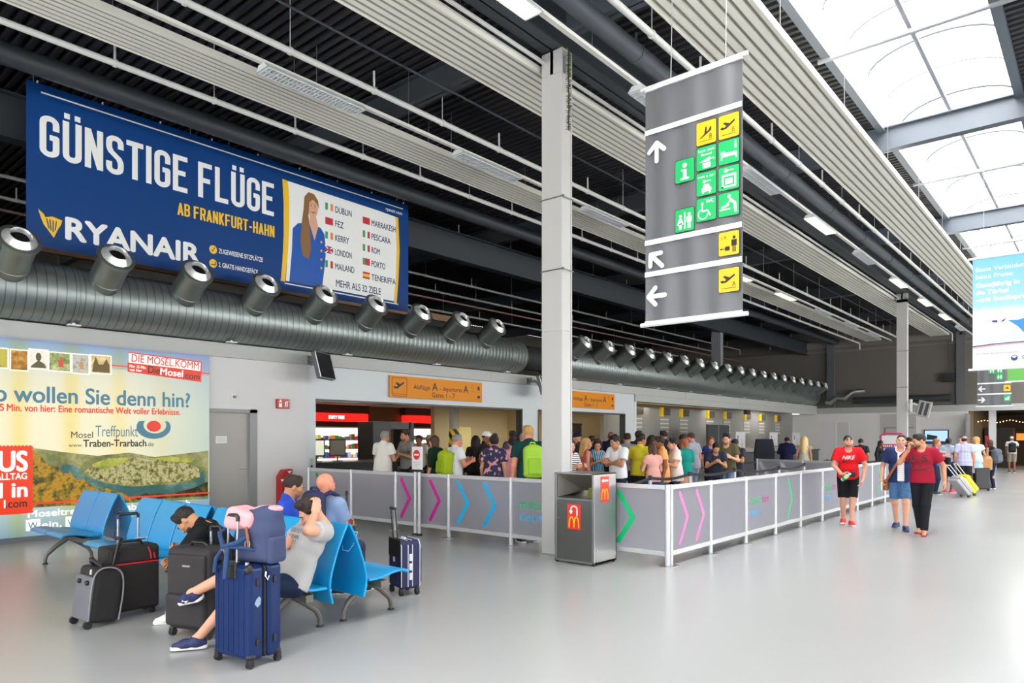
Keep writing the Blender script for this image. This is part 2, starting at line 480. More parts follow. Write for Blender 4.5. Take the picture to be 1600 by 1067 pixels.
for x, n in ((-12.35, 'left'), (-5.9, 'right')):
    column(x, YF - .16, 'dark grey column against the upper far wall, %s of the two' % n, z0=3.4, lower=3.5, top=7.4, fw=.42, fd=.2, m1=mat('mid_grey_steel', '#5d6063', rough=.5), m2=mat('mid_grey_steel', '#5d6063', rough=.5))

def ibeam(m, p0, p1, zb, hh, w, axis):
    if axis == 'y':
        x = p0; m.bb((x - w / 2, p1[0], zb), (x + w / 2, p1[1], zb + .025)); m.bb((x - w / 2, p1[0], zb + hh - .025), (x + w / 2, p1[1], zb + hh)); m.bb((x - .012, p1[0], zb), (x + .012, p1[1], zb + hh))
    else:
        y = p0; m.bb((p1[0], y - w / 2, zb), (p1[1], y + w / 2, zb + .025)); m.bb((p1[0], y - w / 2, zb + hh - .025), (p1[1], y + w / 2, zb + hh)); m.bb((p1[0], y - .012, zb), (p1[1], y + .012, zb + hh))
    return m
tag(ibeam(MB(), -6.09, (-8.2, YF), 7.23, .55, .34, 'y').build('roof_girder', M_girder), 'dark steel girder lying on top of the tall light grey column', 'girder')
tag(ibeam(MB(), -13.75, (-8.2, YF), 6.55, .75, .3, 'y').build('roof_girder', mat('blue_black_steel', '#30363c', rough=.5)), 'dark steel girder running behind the top of the blue banner', 'girder')
for k, y in enumerate((.7, 8.17, 15.62, 23.1, 30.55, 38.0)):
    nth = ('above and behind the viewpoint', 'over the tall near column', 'nearest one crossing the rooflight in view', 'second one crossing the rooflight in view', 'third one crossing the rooflight in view', 'last one before the far wall')[k]
    tag(ibeam(MB(), y, (-26.9, -6.26), 7.42, .46, .22, 'x').xf(Matrix()).build('cross_beam', M_girder), 'dark steel cross beam under the roof left of the girder, ' + nth, 'beam', 'steel beams across the dark roof')
    tag(ibeam(MB(), y, (-5.92, 8.95), 7.42, .46, .22, 'x').build('cross_beam', mat('slate_grey_steel', '#5a636d', rough=.45)), 'grey steel cross beam under the rooflight, ' + nth, 'beam', 'steel beams across the rooflight')
for k, y in enumerate((4.5, 11.98, 19.3, 26.8, 34.3)):
    m = MB(); m.cyl((-3.62, y, 7.8), (-.95, y, 7.8), .045, n=10); m.cyl((-3.3, y + .08, 7.86), (-.95, y + .08, 7.86), .02, n=8)
    for x in (-3.5, -1.2):
        m.cyl((x, y, 7.8), (x, y, 7.95), .012, n=6)
    tag(m.build('rooflight_tube', mat('white_tube', '#9a9da4', rough=.4)), 'pale tube bar crossing under the rooflight, number %d counted from the front' % (k + 1), 'bar', 'tube bars under the rooflight')

# ------------------------------------------------------------------ ceiling radiant panels, pipes, light rails
M_pan = mat('cream_radiant_panel', '#ecebe1', rough=.45)
def rods(t, xs, y0, step, z0, r=.007, n='hanger', ztop=ROOF, material=None):
    y = y0
    while y < YF - .6:
        for x in xs:
            MB().cyl((x, y, z0), (x, y, ztop), r, n=6).build(n, material or mat('dull_rod', '#6c6c6c', rough=.5), t)
        y += step
def radiant(x0, x1, z, label, y0=-7.0, y1=42.6, nrib=7):
    t = thing('radiant_panel', label, 'ceiling panel', (0, 0, 0), 0, 'ribbed ceiling panels')
    P = [(x0, z + .07), (x0, z)]
    p = (x1 - x0) / nrib
    for k in range(nrib):
        a = x0 + k * p
        P += [(a + p * .33, z), (a + p * .38, z + .035), (a + p * .62, z + .035), (a + p * .67, z)]
    P += [(x1, z), (x1, z + .07)]
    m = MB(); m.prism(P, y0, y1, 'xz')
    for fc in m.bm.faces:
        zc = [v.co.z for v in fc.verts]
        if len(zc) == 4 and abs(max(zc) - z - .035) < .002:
            fc.material_index = 1  # grooves coloured greyer to carry the shade between the ribs
    m.build('ribbed_sheet', [M_pan, mat('groove_shade_grey', '#aeada3', rough=.6)], t)
    for x in (x0, x1):
        e = MB(); e.bb((x - .012, y0, z - .005), (x + .012, y1, z + .1)); e.build('edge_flange', M_pan, t)
    rods(t, (x0 + .05, x1 - .05), -5.5, 3.0, z + .05, n='hanger_rod')
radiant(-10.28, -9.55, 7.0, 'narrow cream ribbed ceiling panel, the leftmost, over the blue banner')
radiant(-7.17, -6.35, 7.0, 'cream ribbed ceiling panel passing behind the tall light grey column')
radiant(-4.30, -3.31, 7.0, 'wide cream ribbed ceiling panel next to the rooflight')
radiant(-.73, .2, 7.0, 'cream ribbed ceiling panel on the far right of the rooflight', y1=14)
M_pipe = mat('white_pipe_paint', '#c8c9c7', rough=.4)
M_dpipe = mat('slate_pipe_paint', '#4a5058', rough=.45)
def pipe(x, z, r, label, m=None, y0=-7.5, y1=43.0, drop=0, brackets=True, step=2.9):
    t = thing('ceiling_pipe', label, 'pipe', (0, 0, 0), 0, 'pipes under the roof')
    b = MB(); pts = [(x, y0, z), (x, y1 - .06, z)] + ([(x, y1, z - .06), (x, y1, z - drop)] if drop else [(x, y1, z)])
    b.tube(pts, r, 10); b.build('pipe_run', m or M_pipe, t, smooth=50)
    if brackets:
        y = y0 + 1.3
        k = 0
        while y < y1 - .5:
            h = MB(); h.cyl((x, y, z + r * .5), (x, y, min(ROOF, z + (.3 if k % 2 else .9))), .018 if k % 2 else .006, n=6)
            h.lathe([(r + .012, -.02), (r + .012, .02)], 10, Matrix.Translation((x, y, z)) @ Matrix.Rotation(R(90), 4, 'X'))
            h.build('pipe_hanger', m or M_pipe, t)
            y += step / 2; k += 1
pipe(-10.75, 6.985, .045, 'white pipe along the left edge of the leftmost ceiling panel', drop=.35)
pipe(-8.60, 7.0, .045, 'white pipe between the leftmost light rail and the second ceiling panel', drop=.35)
pipe(-4.62, 7.02, .045, 'white pipe along the left edge of the wide panel beside the rooflight', drop=.35)
pipe(-6.22, 7.08, .03, 'thin pale pipe along the right edge of the second ceiling panel', brackets=False, y1=42.7, drop=.4)
pipe(-5.15, 7.16, .13, 'thick slate pipe beside the tall column girder', m=M_dpipe, step=6)
pipe(-12.0, 7.15, .16, 'thick dark pipe along the top of the blue banner', m=mat('dark_pipe_paint', '#33383e', rough=.5), brackets=False)
pipe(-8.15, 7.30, .018, 'thin dark conduit high between the two near ceiling panels', m=M_dpipe, brackets=False)
for i, (k, nm) in enumerate(((.4068, 'highest'), (.357, 'second highest'), (.310, 'third highest'), (.284, 'fourth highest'), (.247, 'lowest'))):
    x = -13.9 - i * 1.9
    pipe(x, 1.68 - k * x, .04, 'white pipe running on behind the blue banner, %s of the five' % nm, drop=.3, step=4.5)
pipe(-17.5, 1.68 + .269 * 17.5, .03, 'dull pink pipe running on behind the blue banner', m=mat('dull_pink_paint', '#8c6f6b', rough=.5), brackets=False)
tn = MB(); tn.bb((-16.2, -7, 1.68 + .236 * 16.1 - .12), (-16.1, 16.5, 1.68 + .236 * 16.1 + .08))  # tan colour stands in for the lit area of the back hall
tag(tn.build('tan_lit_band', mat('tan_lit_band_paint', '#8a6a4c', rough=.6)), 'tan lit band glimpsed between the near air duct and the blue banner', 'board')
flanges = MB(); flanges.bb((-13.2, 8.30, 7.80), (-6.4, 8.35, 7.86)); flanges.bb((-13.2, 8.62, 7.80), (-6.4, 8.67, 7.86)); flanges.bb((-13.2, 8.30, 7.855), (-6.4, 8.67, 7.87))  # pale metal stands in for the lit flange edges of the cross beam
tag(flanges.build('lit_beam_flanges', mat('pale_lit_flange_metal', '#9a9ca0', rough=.4, metal=.5)), 'pale lit beam tray crossing the dark roof left of the tall column', 'flanges')

M_railw = mat('white_rail', '#d2d2cb', rough=.45)
M_lhous = mat('white_lamp_housing', '#cfd4d6', rough=.45)
def light_rail(x, z, starts, lit, label):
    t = thing('light_rail', label, 'light', (0, 0, 0), 0, 'ceiling light rails')
    m = MB(); m.bb((x - .035, -7, z), (x + .035, 42.3, z + .05)); m.build('trunking', M_railw, t)
    rods(t, (x,), -4.4, 4.1, z + .05, .005)
    for i, y in enumerate(starts):
        L = 1.72
        h = MB(); P = [(x - .14, z - .085), (x - .075, z - .005), (x + .075, z - .005), (x + .14, z - .085)]
        h.prism(P, y, y + L, 'xz'); lamp = h.build('lamp', M_lhous, t)
        on = i in lit
        lv = MB()
        for k in range(28):
            yy = y + .04 + (L - .08) * k / 27
            lv.bb((x - .128, yy - .004, z - .1), (x + .128, yy + .004, z - .084))
        for xx in (x - .128, x, x + .128):
            lv.bb((xx - .004, y + .03, z - .1), (xx + .004, y + L - .03, z - .084))
        lv.build('louvre', mat('lamp_louvre', '#c9cdd0', rough=.35), lamp)
        tb = MB(); tb.bb((x - .125, y + .03, z - .088), (x + .125, y + L - .03, z - .086))
        tb.build('tube_glow' if on else 'reflector', mat('lit_tube', '#fff3cf', emit=3.0, ecol='#fff0c4') if on else mat('lamp_reflector', '#c2c8cb', rough=.4), lamp)
ST = [.85, 4.95, 9.05, 13.1, 16.9, 20.95, 25.2, 29.6, 33.8, 37.9]
light_rail(-9.0, 6.89, [5.2 if abs(s - 4.95) < .01 else s for s in ST], (5, 6), 'white light rail with mostly unlit lamps between the leftmost and second ceiling panels')
light_rail(-5.3, 6.86, ST, (1, 4, 6, 7, 8), 'white light rail with several lit lamps beside the tall column')
# ------------------------------------------------------------------ air ducts with jet nozzles
def duct_mat():
    m = mat('galvanised_spiral_duct', '#8b9493', rough=.38, metal=.75)
    n, l, b = nodes_of(m)
    tc = n.new('ShaderNodeTexCoord'); w = n.new('ShaderNodeTexWave'); w.bands_direction = 'Y'; w.inputs['Scale'].default_value = 2.3; w.inputs['Distortion'].default_value = 0
    r = n.new('ShaderNodeValToRGB'); r.color_ramp.elements[0].position = .0; r.color_ramp.elements[1].position = .06
    r.color_ramp.elements[0].color = (.12, .13, .13, 1); r.color_ramp.elements[1].color = (*lin('#8b9493'), 1)
    bp = n.new('ShaderNodeBump'); bp.inputs['Strength'].default_value = .4; bp.inputs['Distance'].default_value = .01
    l.new(tc.outputs['Object'], w.inputs['Vector']); l.new(w.outputs['Fac'], r.inputs[0]); l.new(r.outputs[0], b.inputs['Base Color']); l.new(w.outputs['Fac'], bp.inputs['Height']); l.new(bp.outputs[0], b.inputs['Normal'])
    return m
M_duct = duct_mat()
M_noz = mat('galvanised_nozzle', '#858d8b', rough=.34, metal=.8)
M_bell = mat('pale_nozzle_bell', '#d9dbdb', rough=.22, metal=.55)
M_hole = mat('black_nozzle_throat', '#050505', rough=.9)
DZ, DRAD, DX = 4.03, .49, -13.2
def duct(y0, y1, nozzles, label, closed_left=False):
    t = thing('air_duct', label, 'air duct', (0, 0, 0), 0, 'galvanised ducts on the wall beam')
    Mx = Matrix.Translation((DX, 0, DZ)) @ Matrix.Rotation(R(-90), 4, 'X')
    m = MB(); e = .10
    m.lathe([(DRAD - e, y0), (DRAD - .03, y0 + .02), (DRAD, y0 + e)] + [(DRAD, y1 - e), (DRAD - .03, y1 - .02), (DRAD - e, y1)], 36, Mx)
    m.build('duct_body', M_duct, t, smooth=40)
    y = y0 + 1.2
    while y < y1:
        s = MB(); s.lathe([(DRAD + .006, y - .012), (DRAD + .006, y + .012)], 36, Mx); s.build('joint_band', mat('duct_joint', '#7d8583', rough=.4, metal=.7), t)
        f = MB(); f.bb((-13.1, y - .09, 3.52), (-12.98, y + .09, 3.54)); f.bb((-13.05, y - .02, 3.54), (-13.03, y + .02, 3.60)); f.build('duct_foot', M_plw, t)
        y += 2.74
    ax = Vector((.88, 0, .60)).normalized()
    q = Vector((0, 0, 1)).rotation_difference(ax).to_matrix().to_4x4()
    for y in nozzles:
        tip = Vector((-12.3, y, 4.61)); L = 1.06
        M = Matrix.Translation(tip - ax * L) @ q
        b = MB(); b.lathe([(.245, .10), (.245, .52), (.256, .52), (.256, .545), (.25, .55), (.25, L - .07), (.282, L - .05), (.287, L), (.265, L + .012)], 26, M)
        nz = b.build('nozzle', M_noz, t, smooth=40)
        c = MB(); c.lathe([(.263, L + .006), (.245, L + .0), (.20, L + .035), (.165, L + .085), (.145, L + .10), (.132, L + .085), (.125, L - .02)], 26, M); c.build('bell_mouth', M_bell, nz, smooth=50)
        h = MB(); h.lathe([(.135, L + .02), (.0, L + .02)], 20, M); h.build('throat', M_hole, nz)
NY = [3.21 + 1.335 * k for k in range(-2, 9)]
duct(-8, 15.75, [-4.8 + 1.335 * k for k in range(4)] + NY, 'galvanised spiral air duct with jet nozzles under the blue banner')
duct(17.2, 42.6, [17.98 + 1.33 * k for k in range(19)], 'long galvanised air duct with jet nozzles behind the tall column')
lk_ = MB(); lk_.cyl((DX, 15.77, DZ), (DX, 17.18, DZ), .36, n=28); tag(lk_.build('flexible_connector', mat('black_rubber_sleeve', '#1e1f20', rough=.7), smooth=40), 'dark sleeve joining the two galvanised air ducts', 'duct connector')
fx = MB(); fx.tube([(-12.55, 42.95, 3.72), (-12.3, 42.95, 3.66), (-11.95, 42.95, 3.98), (-11.5, 42.95, 3.9), (-11.1, 43.0, 4.25), (-10.5, 43.1, 4.3)], .13, 12)
tag(fx.build('flexible_duct', mat('silver_flex_duct', '#b9bbbb', rough=.3, metal=.8), smooth=50), 'crumpled silver flexible duct beyond the end of the far air duct', 'flexible duct')
ld = MB(); ld.tube([(-11.0, 42.7, 3.52 + .22), (-6.3, 42.7, 3.52 + .22)], .2, 14); tag(ld.build('dark_duct', mat('dark_duct_metal', '#35383b', rough=.45), smooth=50), 'dark duct lying along the top of the far wall beam', 'duct')

# ------------------------------------------------------------------ blue airline banner
M_bblue = mat('royal_blue_banner_vinyl', '#073d7c', rough=.42, spec=.25, bump=(1.1, .35))
M_bwhite = mat('banner_white_print', '#eef0ee', rough=.4)
M_byel = mat('banner_yellow_print', '#f2c21c', rough=.4)
M_bnavy = mat('banner_navy_print', '#1d2f5e', rough=.4)
BL, BW, BZ0, BH = 3.48, 7.92, 4.72, 2.6       # starts at Y, width, bottom z, height
t = thing('advertising_banner', 'huge blue banner reading GÜNSTIGE FLÜGE hung above the near air duct', 'banner', (-13.0, BL, BZ0), R(90))
m = MB(); m.bb((0, 0, 0), (BW, .008, BH)); m.build('banner_sheet', M_bblue, t)
def bxy(px, py):      # printed positions as fractions of the banner
    return px * BW, py * BH
w = MB()
w.cond('GÜNSTIGE FLÜGE', .18, 1.31, .60, 4.14); w.build('headline', M_bwhite, t)
for a_ in ((.2, 2.21, 7.75), (4.55, .10, 7.6)):
    w = MB(); w.bb((a_[0], -.004, a_[1]), (a_[2], -.003, a_[1] + .022)); w.build('white_rule', M_bwhite, t)
w = MB(); w.text('RYANAIR', .56, .17, .33, 2.2, bold=.045); w.build('airline_name', M_bwhite, t); w = MB(); w.text('ZUGEWIESENE SITZPLÄTZE', 3.14, .42, .085, .92, bold=.012); w.text('2. GRATIS HANDGEPÄCK', 3.14, .18, .085, .82, bold=.012)
w.text('ryanair.com', 7.72, 2.08, .075, .5, 'r', bold=.01)
w.build('white_lettering', M_bwhite, t)
yl = MB(); yl.cond('AB FRANKFURT-HAHN', 2.36, .92, .21, 1.96); yl.build('yellow_lettering', M_byel, t)
for z_ in (.46, .22):
    yl = MB(); yl.disc(3.03, z_, .075, -.004); yl.build('yellow_disc', M_byel, t)
yl = MB(); yl.prism([(4.46, .14), (4.56, .14), (4.62, .6), (4.66, 1.2), (4.66, 1.75), (4.62, 2.05), (4.50, 2.06), (4.53, 1.6), (4.53, 1.0), (4.50, .5)], -.004, -.003); yl.build('yellow_bar', M_byel, t)
yl = MB(); yl.prism([(7.55, .12), (7.47, .12), (7.53, .7), (7.55, 1.3), (7.52, 2.0), (7.60, 2.0), (7.64, 1.3), (7.61, .7)], -.005, -.004)
# harp emblem
yl.build('yellow_bar', M_byel, t); yl = MB(); yl.prism([(.16, .52), (.24, .46), (.26, .42), (.36, .45), (.50, .42), (.48, .35), (.44, .28), (.38, .14), (.30, .24), (.24, .31), (.20, .40)], -.004, -.003)
yl.build('harp_emblem', M_byel, t)
hb = MB()
for k in range(4):
    hb.stroke([(.28 + .045 * k, .40 - .005 * k), (.31 + .03 * k, .27 - .02 * k + .05 * (k == 3))], .016, -.006)
hb.stroke([(3.0, .45), (3.02, .43), (3.06, .50)], .014, -.006)
hb.stroke([(2.99, .20), (3.07, .20), (3.07, .25)], .018, -.006)
hb.build('blue_cutouts', M_bblue, t)
pn = MB(); pn.prism([(4.58, .16), (7.47, .16), (7.53, .7), (7.55, 1.3), (7.52, 2.0), (7.0, 2.02), (4.62, 2.05), (4.66, 1.75), (4.66, 1.2), (4.62, .6)], -.002, -.001)
pn.build('white_panel', M_bwhite, t)
for i, s in enumerate(('DUBLIN', 'FEZ', 'KERRY', 'LONDON', 'MAILAND')):
    nv = MB(); nv.text(s, 5.80, 1.72 - .285 * i, .13, .073 * len(s), bold=.012); nv.build('destination_name', M_bnavy, t)
for i, s in enumerate(('MARRAKESH', 'PESCARA', 'ROM', 'PORTO', 'TENERIFFA')):
    nv = MB(); nv.text(s, 6.80, 1.66 - .285 * i, .13, .08 * len(s), bold=.012); nv.build('destination_name', M_bnavy, t)
nv = MB(); nv.text('MEHR ALS 32 ZIELE', 5.82, .24, .145, 1.25, bold=.012)
nv.build('navy_lettering', M_bnavy, t)
FC = {'g': '#2f9a57', 'w': '#f2f2ef', 'o': '#ec8a3c', 'r': '#c92b34', 'b': '#24408c', 'y': '#f1c440'}
fl_rows = [(5.54, 1.72, 'gwo'), (5.54, 1.435, 'rrr'), (5.54, 1.15, 'gwo'), (5.54, .865, 'uk'), (5.54, .58, 'gwr'), (6.55, 1.66, 'rrr'), (6.55, 1.375, 'gwr'), (6.55, 1.09, 'gwr'), (6.55, .805, 'grr'), (6.55, .52, 'es')]
for x, z, c in fl_rows:
    f = MB(); ms = []
    if c == 'uk':
        f.rect(x, z, x + .2, z + .14, -.004); f.stroke([(x, z), (x + .2, z + .14)], .025, -.005); f.stroke([(x, z + .14), (x + .2, z)], .025, -.0054); f.rect(x + .08, z, x + .12, z + .14, -.006); f.rect(x, z + .05, x + .2, z + .09, -.0062)
        ms = [mat('flag_b', FC['b']), mat('flag_w', FC['w']), mat('flag_r', FC['r'])]
        f.bm.faces.ensure_lookup_table(); n = len(f.bm.faces)
        for i, fc in enumerate(f.bm.faces):
            fc.material_index = 0 if i == 0 else (2 if i >= n - 2 else 1)
    elif c == 'es':
        f.rect(x, z, x + .2, z + .14, -.004); f.rect(x, z + .04, x + .2, z + .10, -.005); ms = [mat('flag_r', FC['r']), mat('flag_y', FC['y'])]
        f.bm.faces.ensure_lookup_table(); f.bm.faces[1].material_index = 1
    else:
        for k, q in enumerate(c):
            f.rect(x + .2 * k / 3, z, x + .2 * (k + 1) / 3, z + .14, -.004); ms.append(mat('flag_' + q, FC[q]))
        f.bm.faces.ensure_lookup_table()
        for k in range(3):
            f.bm.faces[k].material_index = k
    f.build('flag', ms, t)
# printed portrait of a woman in blue uniform
S = MB(); S.prism([(4.66, .16), (4.72, .75), (4.74, 1.18), (4.86, 1.30), (5.10, 1.36), (5.42, 1.33), (5.52, 1.22), (5.56, .9), (5.52, .55), (5.46, .16)], -.0035, -.003); S.build('printed_jacket', mat('printed_uniform_blue', '#0f55ad', rough=.4), t)
S = MB(); S.disc(5.22, 1.68, .135, -.0045, 20, .19); S.prism([(5.16, 1.52), (5.30, 1.54), (5.36, 1.33), (5.27, 1.05), (5.14, 1.36)], -.0042, -.0038); S.build('printed_face', mat('printed_skin', '#dba98a', rough=.4), t)
S = MB(); S.prism([(5.0, 1.62), (5.02, 1.85), (5.12, 1.96), (5.26, 1.95), (5.36, 1.84), (5.38, 1.68), (5.33, 1.78), (5.22, 1.84), (5.14, 1.76), (5.12, 1.5), (5.16, 1.2), (5.18, .85), (5.12, .66), (4.98, .70), (4.92, .95), (4.95, 1.3)], -.0055, -.005); S.build('printed_hair', mat('printed_brown_hair', '#8a6538', rough=.4), t)
S = MB(); [S.disc(5.44, 1.05 - .17 * k, .025, -.006, 10) for k in range(4)]; S.build('printed_buttons', mat('printed_gold', '#d9b24a'), t)
S = MB(); S.disc(5.18, 1.71, .018, -.0062, 8, .01); S.disc(5.28, 1.71, .018, -.0062, 8, .01); S.stroke([(5.18, 1.75), (5.21, 1.76)], .008, -.0062); S.stroke([(5.26, 1.76), (5.30, 1.75)], .008, -.0062); S.build('printed_eyes', mat('printed_dark', '#3a2a22'), t)
S = MB(); S.stroke([(5.19, 1.595), (5.23, 1.58), (5.28, 1.60)], .02, -.0062); S.build('printed_mouth', mat('printed_red', '#b84a4a'), t)
for ch in t.children:
    if ch.name != 'banner_sheet':
        ch.data.transform(Matrix.Translation((0, 0, .025)) @ Matrix.Diagonal((1, 1, 1.1, 1)))
rp = MB()
for k in range(9):
    rp.cyl((.15 + k * .95, 0, BH), (.15 + k * .95, -.02, BH + .03), .015, n=8)
rp.build('eyelets', M_alu, t)
for x in (.1, 2.6, 5.2, 7.8):
    c = MB(); c.cyl((x, .004, BH - .02), (x, .05, ROOF - BZ0 - .1), .008, n=6); c.build('hanging_cable', mat('steel_cable', '#60646a', rough=.4), t)

# ------------------------------------------------------------------ pictograms
def plane_sign(m, x, z, s, down=False, y=-.008):
    """climbing (or landing) aeroplane symbol in a box of side s"""
    P = lambda pts: [(x + a * s, z + b * s) for a, b in pts]
    if down:
        m.flat(P([(.18, .30), (.26, .32), (.42, .44), (.48, .78), (.55, .80), (.55, .52), (.66, .60), (.72, .74), (.80, .76), (.80, .58), (.74, .53), (.30, .28), (.20, .25)]), y)
    else:
        m.flat(P([(.12, .48), (.20, .50), (.30, .46), (.40, .52), (.22, .68), (.32, .72), (.58, .62), (.80, .76), (.86, .72), (.82, .66), (.40, .38), (.18, .36), (.08, .44)]), y)
def arrow(m, cx, cz, s, a, y=-.007):
    ca, sa = math.cos(R(a)), math.sin(R(a))
    T = lambda u, v: (cx + s * (u * ca - v * sa), cz + s * (u * sa + v * ca))
    m.stroke([T(-.45, 0), T(.38, 0)], .21 * s, y); m.stroke([T(.02, .38), T(.38, 0), T(.02, -.38)], .21 * s, y - .0004)
M_sgrey = mat('dark_grey_banner_fabric', '#66686d', rough=.38, bump=(1.5, .25))
M_swhite = mat('sign_white', '#f0f0f2', rough=.4)
M_sgreen = mat('sign_green', '#11b261', rough=.4)
M_syel = mat('sign_yellow', '#f5b915', rough=.4)
M_sblk = mat('sign_black', '#201a18', rough=.5)
def man(m, x, z, h, y=-.008, skirt=False):
    m.disc(x, z + .88 * h, .10 * h, y)
    if skirt:
        m.flat([(x - .08 * h, z + .74 * h), (x + .08 * h, z + .74 * h), (x + .24 * h, z + .30 * h), (x - .24 * h, z + .30 * h)], y)
    else:
        m.flat([(x - .17 * h, z + .75 * h), (x + .17 * h, z + .75 * h), (x + .17 * h, z + .38 * h), (x - .17 * h, z + .38 * h)], y)
    m.rect(x - .10 * h, z, x - .02 * h, z + .42 * h, y); m.rect(x + .02 * h, z, x + .10 * h, z + .42 * h, y)

def hang_sign(x0, y, z0, w, hgt, label, big=True):
    t = thing('hanging_sign', label, 'sign', (x0, y, z0))
    s = MB()
    nx = 24                                          # gently rippled fabric
    V = [(w * i / nx, .012 * math.sin(i * .9) * (1 if big else .5)) for i in range(nx + 1)]
    s.prism([(a, b) for a, b in V] + [(a, b + .006) for a, b in reversed(V)], 0, hgt, 'xy')
    s.build('fabric_panel', M_sgrey, t, smooth=60)
    for z in (hgt, 0):
        r = MB(); r.cyl((-.06, .0, z), (w + .06, .0, z), .026, n=12); r.bb((-.0, -.02, z - .045 if z else z), (w, .012, z if z else z + .04)); r.build('clamp_rail', M_plw, t)
    for x, zt in ((.28 * w, 6.99), (.84 * w, 7.8)):
        c = MB(); c.cyl((x, 0, hgt), (x + .02, 0, zt - z0), .005, n=6); c.build('hanging_wire', mat('pale_wire', '#b5b5b5'), t)
    return t
GX, GW, GY, GZ, GH = -4.26, 1.2, 7.5, 3.03, 2.84
t = hang_sign(GX, GY, GZ, GW, GH, 'tall dark grey hanging direction sign with white arrows and pictogram tiles in front')
yy = -.02
for z in (2.30, .98, .60):
    wm = MB(); wm.bb((0, -.018, z - .03), (GW, -.0165, z + .03)); wm.build('white_stripe', M_swhite, t)
for a_ in ((.16, 2.05, .26, 90), (.15, .76, .26, 135), (.15, .33, .26, 180)):
    wm = MB(); arrow(wm, *a_, yy); wm.build('direction_arrow', M_swhite, t)
TS = .235
tiles = {'y': [(.67, 1.965, 'arr'), (.935, 1.965, 'dep'), (.935, .665, 'walk'), (.935, .26, 'depA')],
         'g': [(.405, 1.60, 'i'), (.67, 1.68, 'lost'), (.935, 1.68, 'bed'), (.67, 1.39, 'car'), (.935, 1.39, 'lock'), (.405, 1.03, 'wc'), (.67, 1.10, 'wheel'), (.935, 1.10, 'baby')]}
